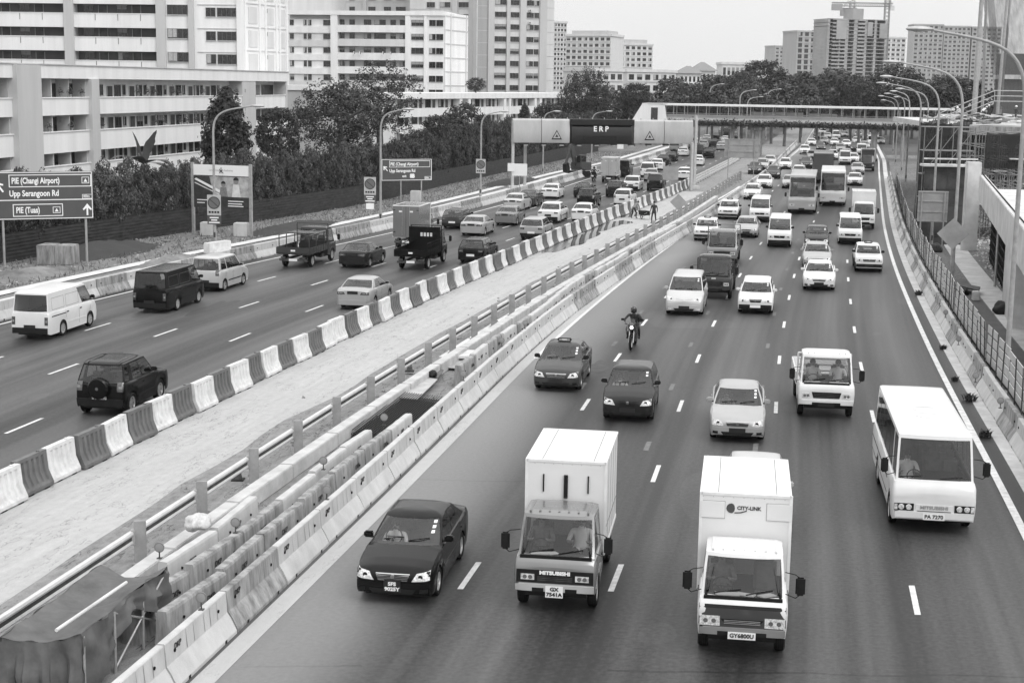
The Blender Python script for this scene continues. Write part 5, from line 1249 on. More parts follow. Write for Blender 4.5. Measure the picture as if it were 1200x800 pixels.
# ------------------------------------------------------------------ street lamps
def lamp(base, H, arm, label, group, side=-1, az=0., thick=1., nm='street_lamp'):
    r = empty(nm, base, az, label, 'street lamp', group); m = MB()
    m.tube([(0, 0, 0), (0, 0, .9)], [.13 * thick, .12 * thick], PSTEEL, 10); m.tube([(0, 0, .9), (0, 0, H * .78)], [.1 * thick, .075 * thick], PSTEEL, 10); m.box(-.06, .06, -.135 * thick, -.11, .4, .75, DSTEEL); m.build('pole', r)
    m = MB(); P = []; B4 = ((0, .78 * H), (0, .95 * H), (arm * .35, .945 * H), (arm, .975 * H))
    for k in range(14): t = k / 13; c = ((1 - t) ** 3, 3 * t * (1 - t) ** 2, 3 * t * t * (1 - t), t ** 3); P.append((side * sum(a * q[0] for a, q in zip(c, B4)), 0, sum(a * q[1] for a, q in zip(c, B4))))
    m.tube(P, [(.075 - .0025 * k) * thick for k in range(14)], PSTEEL, 8); m.build('arm', r)
    m = MB(); x = side * (arm + .35); b = MB(); b.lathe([(.001, -.5), (.11, -.43), (.18, -.15), (.18, .12), (.1, .36), (.045, .46)], STEEL, axis='X', n=12); m.add([(v[0] * -side + x, v[1], v[2] * .55 + H * .975 + .02) for v in b.v], b.f, STEEL)
    m.build('lamp_head', r); m = MB(); b = MB(); b.lathe([(.001, -.3), (.11, -.15), (.11, .1), (.001, .2)], PLW, axis='X', n=10); m.add([(v[0] * -side + x, v[1], v[2] * .45 + H * .975 - .05) for v in b.v], b.f, LAMPG); m.build('lens', kids(r)[-1])
    return r
def rlamp(base_px, headpx, label, g='street lamps along the right edge', Y=None):
    b = gp(*base_px); hd = ray(*headpx); t = b.y / hd.y; H = (CH + hd.z * t) / .985; arm = b.x - hd.x * t - .6
    return lamp(b, H, arm, label, g)
rlamp((1177, 468), (1070, 30), 'nearest street lamp on the right with its head hanging over the road at the top')
rlamp((1114, 350), (1040, 70), 'second nearest street lamp on the right, behind the diamond sign')
rlamp((1091, 288), (1035, 88), 'third street lamp from the camera on the right, in front of the dark netting')
rlamp((1072, 252), (1030, 96), 'fourth street lamp from the camera on the right')
for k, (bx, by, hx, hy) in enumerate([(1082, 228, 1052, 103), (1061, 213, 1045, 106), (1056, 203, 1038, 109), (1049, 193, 1031, 112), (1063, 187, 1049, 113), (1046, 180, 1034, 117)]): rlamp((bx, by), (hx, hy), ['fifth', 'sixth', 'seventh', 'eighth', 'ninth', 'tenth'][k] + ' street lamp from the camera on the right, small and far')
def llamp(base_px, hd_px, label):
    b = gp(*base_px); d = ray(*hd_px); t = b.y / d.y; H = (CH + d.z * t) / .985; return lamp(b, H, d.x * t - b.x - .6, label, 'street lamps along the left verge', side=1)
llamp((252, 285), (306, 123), 'left verge lamp in front of the billboard carrying the round sign, nearest one')
llamp((446, 262), (482, 127), 'left verge lamp carrying a round sign beside the smaller road sign')
llamp((563, 231), (594, 130), 'left verge lamp in front of the gantry, carrying a small round sign')
llamp((636, 205), (655, 130), 'left verge lamp just behind the left gantry legs')
llamp((693, 192), (716, 130), 'left verge lamp behind the black gantry panel')
for k, (bx, by, hx, hy) in enumerate([(865, 160, 884, 105), (874, 157, 890, 113), (790, 150, 803, 113), (880, 153, 890, 110), (897, 152, 908, 104), (830, 150, 842, 98), (1004, 152, 996, 115), (1080, 150, 1068, 100)]):
    b = gp(bx, by + 12); d = ray(hx, hy); t = b.y / d.y; lamp(b, (CH + d.z * t) / .985, 2.2, 'far thin street lamp standing beyond the footbridge', 'far street lamps beyond the footbridge', side=1 if k < 6 else -1, thick=1.6)
# ------------------------------------------------------------------ signs
SG = mat('sign_green', .075, rough=.5, var=.006, scale=1); SBK = mat('sign_back', .3, rough=.55, metal=.2, var=.05, scale=1)
def bar2(m, x0, x1, z0, z1, y, mm): m.box(x0, x1, y - .012, y, z0, z1, mm)
def frame2(m, x0, x1, z0, z1, w, y, mm):
    bar2(m, x0, x1, z0, z0 + w, y, mm); bar2(m, x0, x1, z1 - w, z1, y, mm); bar2(m, x0, x0 + w, z0 + w, z1 - w, y, mm); bar2(m, x1 - w, x1, z0 + w, z1 - w, y, mm)
def arrow(m, x, z, s, ang, y):
    P = [(-.07, -.5), (.07, -.5), (.07, .12), (.3, -.08), (.38, .02), (0, .5), (-.38, .02), (-.3, -.08), (-.07, .12)]
    c, q = math.cos(ang), math.sin(ang); m.prism([(x + (a * c - b * q) * s, z + (a * q + b * c) * s) for a, b in P], y - .012, y, LETW, 'Y')
def txt(m, s, x, z, h, y, mm=None, align='LEFT', bold=.008, xs=.86): text_mb(m, s, h, Matrix.Translation((x, y - .006, z)) @ BACKM, mm or LETW, .006, align, bold * h / .3, xs)
def road_sign(bl, br, posts, Yd, name, label, content, depth_rot=0.):
    """bl/br: image points of lower corners, at the distance of the posts"""
    a = atY(*bl, Yd[0]); b = atY(*br, Yd[1]); w = math.hypot(b.x - a.x, b.y - a.y); rz = math.atan2(b.y - a.y, b.x - a.x)
    r = empty(name, (a.x, a.y, 0), rz, label, 'road sign'); content(r, w, a.z); m = None
    for x in posts:
        m = MB(); m.tube([(x, .1, -.1), (x, .1, a.z + 1.2)], .07, PSTEEL, 8); m.box(x - .15, x + .15, 0, .2, 0, .04, CONCD); m.build('post', r)
    return r
def sign1(r, w, z0):
    H = 2.73; m = MB(); m.box(0, w, 0, .06, z0, z0 + H, SG, .0); m.build('panel', r); m = MB(); y = 0; T = z0 + H; X = lambda px: w - (110 - px) * .0489
    frame2(m, .03, w - .03, z0 + .03, T - .03, .04, y, LETW); bar2(m, .07, w - .07, T - 1.64, T - 1.59, y, LETW)
    frame2(m, X(15), X(108.3), T - .88, T - .17, .045, y, LETW); txt(m, 'PIE (Changi Airport)', X(18), T - .53, .47, y, xs=.68)
    frame2(m, X(97.5), X(106), T - .7, T - .33, .03, y, LETW); m.prism([(X(99.5), T - .62), (X(104), T - .62), (X(101.8), T - .42)], y - .012, y, LETW, 'Y')
    txt(m, 'Upp Serangoon Rd', X(15), T - 1.25, .47, y, xs=.76)
    frame2(m, X(97.5), X(110) - .05, T - 1.58, T - 1.33, .025, y, LETW); txt(m, '400m', X(98.6), T - 1.45, .2, y, bold=.005, xs=.8)
    frame2(m, X(18.5), X(75), T - 2.55, T - 1.84, .045, y, LETW); txt(m, 'PIE (Tuas)', X(22), T - 2.2, .47, y, xs=.68)
    frame2(m, X(63.5), X(72), T - 2.38, T - 2.02, .03, y, LETW); m.prism([(X(65.5), T - 2.3), (X(70), T - 2.3), (X(67.8), T - 2.1)], y - .012, y, LETW, 'Y')
    arrow(m, X(103), T - 2.2, .68, 0, y); arrow(m, X(4.5), T - .85, .7, .6, y); m.build('lettering', r)
g1 = atY(109, 264, 88.6)
road_sign((-40, 259), (110, 265), [2.0, 6.6], (86.3, 89.2), 'direction_sign', 'large dark direction sign for PIE Changi Airport and Tuas at the left edge', lambda r, w, z: sign1(r, w, z))
def sign2(r, w, z0):
    H = 1.95; m = MB(); m.box(0, w, 0, .05, z0, z0 + H, SG); m.build('panel', r); m = MB(); y = 0
    frame2(m, .02, w - .02, z0 + .02, z0 + H - .02, .045, y, LETW); frame2(m, .75, w - .18, z0 + 1.2, z0 + 1.8, .04, y, LETW); txt(m, 'PIE (Changi Airport)', .85, z0 + 1.48, .4, y, xs=.82)
    txt(m, 'Upp Serangoon Rd', .75, z0 + .88, .4, y, xs=.82); txt(m, 'exit', 2.0, z0 + .4, .3, y); txt(m, '8B', 2.75, z0 + .4, .48, y, bold=.02); frame2(m, w - .7, w - .08, z0 + .1, z0 + .36, .03, y, LETW); txt(m, '200m', w - .66, z0 + .22, .2, y)
    arrow(m, .38, z0 + 1.1, .6, .75, y); m.build('lettering', r)
road_sign((447, 212), (506, 211), [1.9, 3.9], (139.5, 141.5), 'direction_sign', 'smaller direction sign for exit 8B standing on the left verge behind the box truck', lambda r, w, z: sign2(r, w, z))
def sign_plate_on(px, py, Y, label, parts_, name='round_sign'):
    pass
def round_sign(x, y, z, label, extra=True, s=1.):
    r = empty('no_parking_sign', (x, y - .12, z), -.08, label, 'sign'); m = MB(); W_, Hh = .92 * s, 1.35 * s
    m.box(-W_ / 2, W_ / 2, -.02, .02, -Hh * .3, Hh * .7, mat('sign_plate', .42, rough=.5, var=.04)); m.build('backing', r)
    m = MB(); m.lathe([(.42 * s, -.03), (.001, -.03)], mat('sign_ring', .06, rough=.5), c=(0, 0, .42 * s), axis='Y', n=26); m.lathe([(.34 * s, -.036), (.001, -.036)], mat('sign_disc', .13, rough=.5), c=(0, 0, .42 * s), axis='Y', n=26)
    m.box(-.36 * s, .36 * s, -.044, -.038, -.035 * s, .035 * s, mat('sign_ring', .06), 0, Matrix.Translation((0, 0, .42 * s)) @ Matrix.Rotation(R(40), 4, 'Y')); m.build('disc', r)
    m = MB(); [m.box(-.36 * s + k * .19 * s, -.22 * s + k * .19 * s, -.03, -.02, -.26 * s, -.13 * s, LETB) for k in range(4)]; m.build('caption', r)
    if extra:
        m = MB(); m.box(-W_ / 2, W_ / 2, -.02, .02, -1.0 * s, -.42 * s, SG)
        for k, t in enumerate((.3, .2, .36)): m.box(-t * s, t * s, -.03, -.02, (-.6 - k * .16) * s, (-.52 - k * .16) * s, LETW)
        m.build('lower_plate', r)
p = gp(252, 285); z_ = atY(252, 245, p.y).z
round_sign(p.x, p.y, z_, 'round prohibition sign with two plates on the lamp pole before the billboard')
p = gp(446, 262); z_ = atY(433, 222, p.y).z
round_sign(p.x - .8, p.y, z_ , 'round prohibition sign with lower plates on the lamp pole beside the box truck')
m = MB(); q = gp(446, 262); m.box(q.x - 1.1, q.x - .5, q.y - .14, q.y - .12, z_ - 1.5, z_ - 1.05, PLW); tag(m.build('small_notice'), 'small white notice under the round sign beside the box truck', 'notice')
p = gp(563, 231); z_ = atY(561, 198, p.y).z
round_sign(p.x, p.y, z_, 'round prohibition sign on the lamp pole left of the gantry', extra=False)
# billboard
def billboard():
    a, b = gp(228, 275), gp(298, 278); a = Vector((-22.5, 107.8, 0)); b = Vector((-18.2, 106.3, 0)); w = (b - a).length; r = empty('billboard', a, math.atan2(b.y - a.y, b.x - a.x), 'billboard with a white top band and a photo panel between two pale posts', 'billboard')
    H = 5.0
    for x in (0, w): m = MB(); m.box(x - .1, x + .1, -.1, .1, 0, H, STEEL, .02); m.build('post', r)
    m = MB(); m.box(.1, w - .1, -.05, .05, H - .85, H - .12, PLW); m.build('top_band', r)
    # poster: abstract tones of what it shows
    m = MB(); m.box(.1, w - .1, -.05, .05, H - 3.1, H - .9, mat('poster_dark', .04, rough=.4, var=.015, scale=3)); X0 = .1; y = -.055
    m.prism([(1.7, H - 2.3), (w - .1, H - 2.3), (w - .1, H - .92), (1.35, H - .92)], y - .004, y, mat('poster_sky', .35, rough=.5, var=.15, scale=2), 'Y')
    for k, (x, z, s) in enumerate(((2.45, H - 1.45, .17), (3.45, H - 1.2, .2))):
        q = [(x + s * math.cos(t), z + s * math.sin(t) * 1.15) for t in np.linspace(0, 2 * math.pi, 13)[:-1]]; m.prism(q, y - .008, y - .004, SKIN, 'Y')
        m.prism([(x + s * 1.1 * math.cos(t), z + .05 + s * 1.1 * math.sin(t)) for t in np.linspace(0, math.pi, 8)], y - .011, y - .008, HAIR, 'Y')
        m.prism([(x - .35, H - 2.3), (x + .35, H - 2.3), (x + .22, z - s * 1.15), (x - .22, z - s * 1.15)], y - .007, y - .004, CLG if k == 0 else PLASW, 'Y')
    m.prism([(.15, H - 1.15), (.3, H - 1.05), (2.3, H - 1.9), (2.2, H - 2.05)], y - .006, y, PLW, 'Y'); m.prism([(.15, H - 1.4), (.2, H - 1.35), (2.2, H - 2.15), (2.15, H - 2.2)], y - .006, y, PLASW, 'Y')
    m.build('poster', r)
    m = MB(); text_mb(m, 'Land Transport Authority', .2, Matrix.Translation((w / 2, -.056, H - .48)) @ BACKM, STEEL, .003, xs=.9)
    m.tube([(w / 2 - .12, -.07, H - .66), (w / 2 + .1, -.07, H - .45), (w / 2 + .02, -.07, H - .3), (w / 2 - .1, -.07, H - .42), (w / 2 + .18, -.07, H - .68)], .025, LETB, 6)
    for x, z, l in ((.35, 2.6, .8), (.35, 2.8, .6), (2.8, 2.62, 1.2), (2.8, 2.8, 1.1), (2.8, 2.96, 1.2)): m.box(x, x + l, -.06, -.05, H - z, H - z + .06, LETW)
    m.build('lettering', r)
billboard()
def block(px, py, w, h, d, m, name, label, cat, rz=-.1, bev=.04, Z=0):
    p = gp(px, py); b = MB(); b.box(-w / 2, w / 2, -d / 2, d / 2, 0, h, m, bev); o = b.build(name, None, (p.x, p.y, Z)); o.rotation_euler.z = rz; return tag(o, label, cat)
block(58, 309, 1.0, 1.15, 1.3, CONCD, 'concrete_block', 'left of the two stained concrete blocks below the large direction sign', 'block'); block(79, 309, 1.0, 1.12, 1.3, CONCD, 'concrete_block', 'right of the two stained concrete blocks below the large direction sign', 'block')
block(243, 276, .8, .95, .8, CONC, 'concrete_block', 'pale concrete block behind the left billboard post', 'block'); block(283, 277, .95, .95, .8, CONC, 'concrete_block', 'pale concrete block beside the right billboard post', 'block')
block(487, 237, .9, 1.05, .8, CONC, 'electrical_box', 'pale grey box under the smaller direction sign', 'box', bev=.05); block(515, 216, 1.4, .9, .7, CONCL, 'electrical_box', 'pale low box right of the smaller direction sign', 'box')
# low pale plastic blocks on the left barrier line
block(255, 296, 2.2, .7, .5, PLASW, 'plastic_barrier', 'pale low ribbed barrier behind the concrete row near the billboard', 'barrier', rz=1.1)
# sign backs on the right
def sign_back(cx, cy, w, h, base, label, diamond=False, frame=True, name='sign_back'):
    b = gp(*base); c = atY(cx, cy, b.y); r = empty(name, (c.x, b.y, 0), -.12, label, 'sign'); m = MB()
    if diamond: m.box(-w / 2, w / 2, -.015, .015, -w / 2, w / 2, SBK, 0, Matrix.Translation((0, 0, c.z)) @ Matrix.Rotation(R(45), 4, 'Y'))
    else: m.box(-w / 2, w / 2, -.02, .02, c.z - h / 2, c.z + h / 2, SBK)
    m.build('panel', r)
    if not diamond:
        m = MB()
        for z in (-h / 2 + .06, -h * .17, h * .17, h / 2 - .06): m.box(-w / 2, w / 2, -.07, -.02, c.z + z - .04, c.z + z + .04, PSTEEL)
        m.build('brace', r)
    for x in ((0,) if diamond else (-w * .38, w * .38)): m = MB(); m.tube([(x, .06 if diamond else -.1, 0), (x, .06 if diamond else -.1, c.z + h * .45)], .05, PSTEEL, 8); m.build('post', r)
sign_back(1093, 242, 2.0, 2.1, (1094, 292), 'back of a rectangular road sign between two posts right of the right fence')
sign_back(1117, 274, 1.15, 1.1, (1112, 352), 'diamond sign seen from behind at the second right lamp pole', diamond=True)
sign_back(869, 174, 3.9, 2.2, (869, 212), 'dark rectangular sign back standing on the median beyond the gantry', name='sign_back')
sign_back(795, 237, .95, 1.2, (796, 260), 'pale diamond sign back on the median below the gantry leg', diamond=True)
# ------------------------------------------------------------------ ERP gantry
def gantry():
    SILV = mat('gantry_silver', .42, rough=.4, metal=.2, var=.06, scale=.9, stretch=(1, 1, .3), detail=8); A = gp(599, 224); B = gp(809, 222); A = Vector((A.x, 160, 0)); d = Vector((X_(cL1, 165) - .3 - A.x + 1.2, 4.0, 0)); w = d.length
    r = empty('toll_gantry', A, math.atan2(d.y, d.x), 'overhead toll gantry reading ERP with pale side panels across the left carriageway', 'gantry'); zt = atY(600, 139, 160).z; zb = atY(600, 167, 160).z
    L1 = 6.0; s = w / 210.0
    def xx(px): return (px - 597) * w / 212
    def panel(x0, x1, m, name, z0, z1):
        b = MB(); pr = [(-.45, z0), (-.5, z0 + .2), (-.5, z0 + 1.2), (-.35, z1 - .15), (-.2, z1), (.5, z1), (.5, z0)]; b.prism(pr, x0 + .03, x1 - .03, m, 'X'); return b.build(name, r, ang=25)
    for a, b in ((597, 629), (629, 661), (734, 769), (769, 803)): panel(xx(a), xx(b), SILV, 'side_panel', zb, zt)
    BLK = mat('gantry_black', .012, rough=.35); panel(xx(663), xx(732), BLK, 'centre_panel', zb - .1, zt - .62)
    m = MB(); m.box(xx(661), xx(734), -.6, .5, zt - .58, zt + .02, BLK, .03); m.build('centre_hood', r)
    m = MB(); text_mb(m, 'E R P', .75, Matrix.Translation((xx(696), -.53, zb + 1.45)) @ BACKM, LETW, .01, bold=.02); m.box(xx(676), xx(714), -.52, -.5, zb + .3, zb + .75, TRIM); m.build('lettering', r)
    for px in (646, 752):
        m = MB(); x = xx(px); z = zb + .35; tri = lambda s_: [(x - s_, z), (x + s_, z), (x, z + s_ * 1.75)]
        m.prism(tri(.56), -.53, -.505, LETB, 'Y'); m.prism([(a * .72 + x * .28, (b - z) * .72 + z + .12) for a, b in tri(.56)], -.545, -.53, SILV, 'Y')
        m.prism([(a * .3 + x * .7, (b - z) * .3 + z + .25) for a, b in tri(.56)], -.555, -.545, LETB, 'Y'); m.build('warning_triangle', r)
    for x in (xx(598), xx(807)):
        for dy in (-.3,): m = MB(); m.box(x - .14, x + .14, dy + .05, dy + .35, 0, zt + (.5 if x > 3 else -.2), mat('gantry_leg', .45, rough=.5, var=.05), .03); m.box(x - .45, x + .45, dy - .4, dy + .6, 0, .35, CONC, .03); m.build('leg', r)
    for px in (617, 796): x = xx(px); m = MB(); m.box(x - .13, x + .13, 2.0 if px < 700 else -2.4, 2.4 if px < 700 else -2.0, 0, zb + .2, mat('gantry_leg', .45), .03); m.build('leg', r)
    m = MB(); m.box(0, w, .55, .75, zb + .3, zb + .6, DSTEEL); m.box(0, w, .55, .75, zt - .7, zt - .4, DSTEEL); m.build('rear_beam', r)
    for k in range(9): m = MB(); x = xx(612 + k * 20); m.box(x - .3, x + .3, -.3, .1, zb - .22, zb - .02, DSTEEL, .02); m.box(x - .22, x + .22, -.42, -.2, zb - .3, zb - .2, STEEL); m.build('antenna', r)
    for k in range(15): m = MB(); x = xx(603 + k * 14); m.lathe([(.04, zt), (.05, zt + .14), (.001, zt + .2)], STEEL, c=(x, 0, 0), n=8); m.build('bird_spike', r)
gantry()
def small_sign(px, py, bx, by, w, h, m, label, text=None, tm=LETB, cat='sign'):
    b = gp(bx, by); c = atY(px, py, b.y); r = empty('small_sign', (c.x, b.y, 0), -.05, label, cat); q = MB(); q.box(-w / 2, w / 2, -.02, .02, c.z - h / 2, c.z + h / 2, m)
    q.build('panel', r)
    if text:
        q = MB()
        for i, t in enumerate(text): text_mb(q, t, h / len(text) * .8, Matrix.Translation((0, -.026, c.z + h * (.5 - (i + .5) / len(text)))) @ BACKM, tm, .004, bold=.004, xs=.9)
        q.build('lettering', r)
    q = MB(); q.tube([(0, .06, 0), (0, .06, c.z)], .04, PSTEEL, 6); q.build('post', r)
small_sign(609, 199, 607, 226, 1.5, 1.2, PLW, 'white notice board beside the left gantry leg', None)
small_sign(599, 196, 598, 226, .7, .8, PLW, 'small white square sign on the left gantry leg', None)
small_sign(786, 203, 786, 232, 1.5, 1.3, SBK, 'pale notice seen on the median by the gantry leg', None)
small_sign(727, 171, 727, 197, .8, .8, PLW, 'white square sign with a round emblem under the black gantry panel', None)
# ------------------------------------------------------------------ trees and hedge
def leaf_mat(name, v, tr=.12):
    m, nt, b = _bsdf(name); N, Lk = nt.nodes, nt.links
    tc = N.new('ShaderNodeTexCoord'); n = N.new('ShaderNodeTexNoise'); n.inputs['Scale'].default_value = .9; n.inputs['Detail'].default_value = 4; Lk.new(tc.outputs['Object'], n.inputs['Vector'])
    oi = N.new('ShaderNodeObjectInfo'); r = N.new('ShaderNodeMapRange'); r.inputs[1].default_value = .3; r.inputs[2].default_value = .7; r.inputs[3].default_value = v * .6; r.inputs[4].default_value = v * 1.5; Lk.new(n.outputs[0], r.inputs[0])
    o = N.new('ShaderNodeMath'); o.operation = 'MULTIPLY_ADD'; Lk.new(oi.outputs['Random'], o.inputs[0]); o.inputs[1].default_value = v * .5; Lk.new(r.outputs[0], o.inputs[2]); Lk.new(o.outputs[0], b.inputs['Base Color'])
    b.inputs['Roughness'].default_value = .6; b.inputs['Specular IOR Level'].default_value = .3
    MATS[name] = m; return m
LEAF = leaf_mat('leaf_dark', .024); LEAFM = leaf_mat('leaf_mid', .055); LEAFP = leaf_mat('leaf_pale', .14); BARK = mat('bark', .1, rough=.9, var=.04, scale=5, stretch=(1, 1, .3)); CORE = mat('leaf_core', .02, rough=.9)
def crown_mesh(name, seed, rx, ry, rz, nclump, nleaf, size, m, conic=0., hollow=.35, spread=.28, m2=None):
    q = np.random.RandomState(seed); vs = []; fs = []; ms = []
    for c in range(nclump):
        d = q.randn(3); d /= np.linalg.norm(d); rad = hollow + (1 - hollow) * q.rand() ** .5; p = d * rad
        if conic: s = 1 - conic * (p[2] + 1) / 2; p[0] *= s; p[1] *= s
        cr = spread * q.uniform(.6, 1.3); mi = 1 if (m2 and q.rand() < .3) else 0
        for k in range(nleaf):
            e = q.randn(3); e /= np.linalg.norm(e); lp = (p + e * cr * q.rand() ** .33) * (rx, ry, rz)
            nrm = e * .8 + d * .5 + q.randn(3) * .5; nrm /= np.linalg.norm(nrm); a = np.cross(nrm, q.randn(3)); a /= np.linalg.norm(a); b = np.cross(nrm, a); s = size * q.uniform(.5, 1.3)
            o = len(vs); vs += [lp - a * s, lp - b * s * .5, lp + a * s, lp + b * s * .5]; fs.append((o, o + 1, o + 2, o + 3)); ms.append(mi)
    me = bpy.data.meshes.new(name); me.from_pydata([tuple(v) for v in vs], [], fs); me.materials.append(m)
    if m2: me.materials.append(m2); me.polygons.foreach_set('material_index', ms)
    return me
def trunk_mb(h, r, seed, branches=5, spread=1.5, up=.5):
    q = random.Random(seed); b = MB(); b.tube([(0, 0, 0), (q.uniform(-.1, .1), q.uniform(-.1, .1), h * .5), (q.uniform(-.2, .2), q.uniform(-.2, .2), h)], [r, r * .8, r * .6], BARK, 8)
    for k in range(branches):
        a = k * 2.4 + q.uniform(-.3, .3); z = h * q.uniform(.6, 1); l = spread * q.uniform(.7, 1.1)
        b.tube([(0, 0, z), (math.cos(a) * l * .5, math.sin(a) * l * .5, z + l * up * .6), (math.cos(a) * l, math.sin(a) * l, z + l * up * 1.3)], [r * .5, r * .32, r * .12], BARK, 6)
    return b
TRUNKS = {}
def tree(p, h, ch, cr, crown_me, label, group, name='tree', rz=0, trunk_r=.2, spread=1.5, lean=0, cat='tree', csz=None):
    r = empty(name, p, rz, label, cat, group); key = (round(h - ch, 0), trunk_r, spread)
    if key not in TRUNKS: o = trunk_mb(max(h - ch * 1.1, .6), trunk_r, len(TRUNKS), spread=spread).build('trunk'); TRUNKS[key] = o.data; bpy.data.objects.remove(o)
    t = bpy.data.objects.new('trunk', TRUNKS[key]); COL.objects.link(t); t.parent = r
    c = bpy.data.objects.new('crown', crown_me); COL.objects.link(c); c.parent = r; c.location.z = h - ch; c.scale = csz or (cr, cr, ch); c.rotation_euler.z = rz * 7
    return r
HED = [crown_mesh('hedge_crown', 100 + k, 1, 1, 1, 110, 46, .05, LEAFM, conic=.3, hollow=.6, spread=.17, m2=LEAF) for k in range(4)]
cH = curve(px=[(33, 300), (162, 276), (300, 262), (441, 240), (507, 219), (600, 201), (690, 180)], slope_end=.22, sm=16)   # foot of the hoarding
rh = random.Random(21); y = 86; i = 0
while y < 262:
    x = X_(cH, y) - 1.5 + rh.uniform(-.4, .4); h = 5.0 + rh.uniform(-.5, .5) + (1.2 if y > 170 else 0); w = 1.35 * rh.uniform(.85, 1.2)
    tree((x, y, 0), h, h * .46, w, HED[i % 4], 'dark bushy tree in the dense hedge row behind the hoarding', 'trees of the hedge row behind the hoarding', 'hedge_tree', rh.uniform(0, 6), .07, .5, csz=(w, w, h * .47)); y += 1.75; i += 1
    if i % 2 == 0: tree((x - 2.4, y, 0), h - .4, h * .45, w, HED[(i + 1) % 4], 'dark bushy tree in the dense hedge row behind the hoarding', 'trees of the hedge row behind the hoarding', 'hedge_tree', rh.uniform(0, 6), .07, .5, csz=(w * 1.1, w * 1.1, h * .47))
# hoarding: corrugated dark metal fence, one panel each 2.4 m
HO = mat('hoarding_metal', .022, rough=.6, var=.02, scale=1.2, stretch=(1, 1, 4)); b = MB()
zs = np.linspace(0, 1.7, 28); G = [[(.016 * math.sin(k * 1.9), yy, z) for k, z in enumerate(zs)] for yy in (-1.2, 1.2)]; b.grid(G, HO)
for yy in (-1.2,): b.box(-.07, -.02, yy - .03, yy + .03, 0, 1.75, DSTEEL)
o = b.build('h'); hd_ = o.data; bpy.data.objects.remove(o)
for i, y in enumerate(along(cH, 82, 2.38, 255)): place_seg(hd_, cH, y, 0, 'hoarding_panel', 'dark corrugated hoarding panel standing below the hedge along the left verge', 'hoarding panels along the left verge', cat='hoarding')
BIG = crown_mesh('big_crown', 1, 1, 1, 1, 340, 34, .034, LEAF, hollow=.3, spread=.15, m2=LEAFM)
BIG2 = crown_mesh('big_crown', 2, 1, 1, 1, 190, 34, .034, LEAF, hollow=.25, spread=.14, m2=LEAFM)
RND = crown_mesh('round_crown', 3, 1, 1, 1, 240, 26, .06, LEAF, hollow=.6, spread=.17)
RND2 = crown_mesh('round_crown', 4, 1, 1, 1, 200, 26, .06, LEAF, hollow=.5, spread=.2, m2=LEAFM)
CON = crown_mesh('cone_crown', 5, 1, 1, 1, 260, 26, .06, LEAF, conic=.75, hollow=.5, spread=.16)
def tree_px(cx, top, bot, wpx, Y, me, label, group=None, name='tree', sp=None):
    """crown spanning image rows top..bot and wpx wide, standing at distance Y"""
    a, b = atY(cx, top, Y), atY(cx, bot, Y); H_ = a.z; ch = max((a.z - b.z) / 2, .8); cr = wpx / CF * Y / 2
    return tree((a.x, Y, 0), H_ - ch + ch * .98, ch, cr, me, label, group, name, cx * .01, max(.15, cr * .09), cr * .6, csz=(cr / 1.12, cr / 1.12, ch / 1.12))
tree_px(264, 96, 205, 96, 128, CON, 'dark cone shaped tree left of the tallest street lamp, in front of the apartments')
tree_px(327, 122, 195, 60, 138, RND, 'dark rounded tree at the right end of the low apartment block')
tree_px(398, 84, 188, 122, 150, BIG, 'large spreading tree with airy crown before the mid rise block, left one of two')
tree_px(445, 66, 168, 122, 158, BIG2, 'large ragged tree before the mid rise balconies, right one of two')
tree_px(520, 132, 172, 60, 175, RND, 'dense round dark tree in front of the low block, left one')
tree_px(545, 118, 166, 56, 185, RND2, 'dense round dark tree in front of the low block, right one')
tree_px(492, 150, 178, 40, 170, RND2, 'low dark tree between the spreading tree and the round one')
tree_px(615, 120, 140, 20, 230, CON, 'small dark pointed tree above the left gantry panel')
tree_px(643, 119, 140, 34, 240, RND2, 'small dark round tree above the left gantry panel, right of the pointed one')
tree_px(558, 90, 108, 26, 300, RND2, 'small tree in the gap before the tall tower')
tree_px(690, 72, 150, 62, 260, BIG, 'tall dark pine like tree left of the distant round tower')
tree_px(668, 84, 150, 34, 262, BIG2, 'slim tree beside the low block end')
# banana plant
def banana():
    p = atY(168, 205, 118); r = empty('banana_plant', (p.x, 118, 0), 0, 'banana plant with torn upright leaves above the hedge near the apartment block', 'plant'); z0 = atY(170, 192, 118).z; m = MB(); m.tube([(0, 0, 0), (0, 0, z0)], [.18, .12], BARK, 8); m.build('trunk', r)
    for k, (a, t, l) in enumerate([(2.8, .25, 2.6), (.1, .3, 2.8), (3.2, 1.0, 2.6), (-.2, 1.15, 2.4), (1.6, .7, 2.), (4.4, .9, 2.2), (3.0, 1.35, 2.4), (.3, 1.4, 2.2)]):
        m = MB(); q = random.Random(k); L_ = []; Rr_ = []
        for i in range(12):
            f = i / 11; s = l * f; ang = t + f * f * .5 * (1 if t > .5 else .2); c = Vector((math.cos(a) * math.sin(ang) * s, math.sin(a) * math.sin(ang) * s, z0 + math.cos(ang) * s)); w = .5 * math.sin(min(1, f * 1.05) * math.pi) ** .6 * q.uniform(.75, 1.1); sd = Vector((-math.sin(a) * .6 + .5, math.cos(a) * .6, 0)).normalized()
            L_.append((c - sd * w, c, c + sd * w))
        m.grid(L_, LEAFM); m.build('leaf', r)
banana()
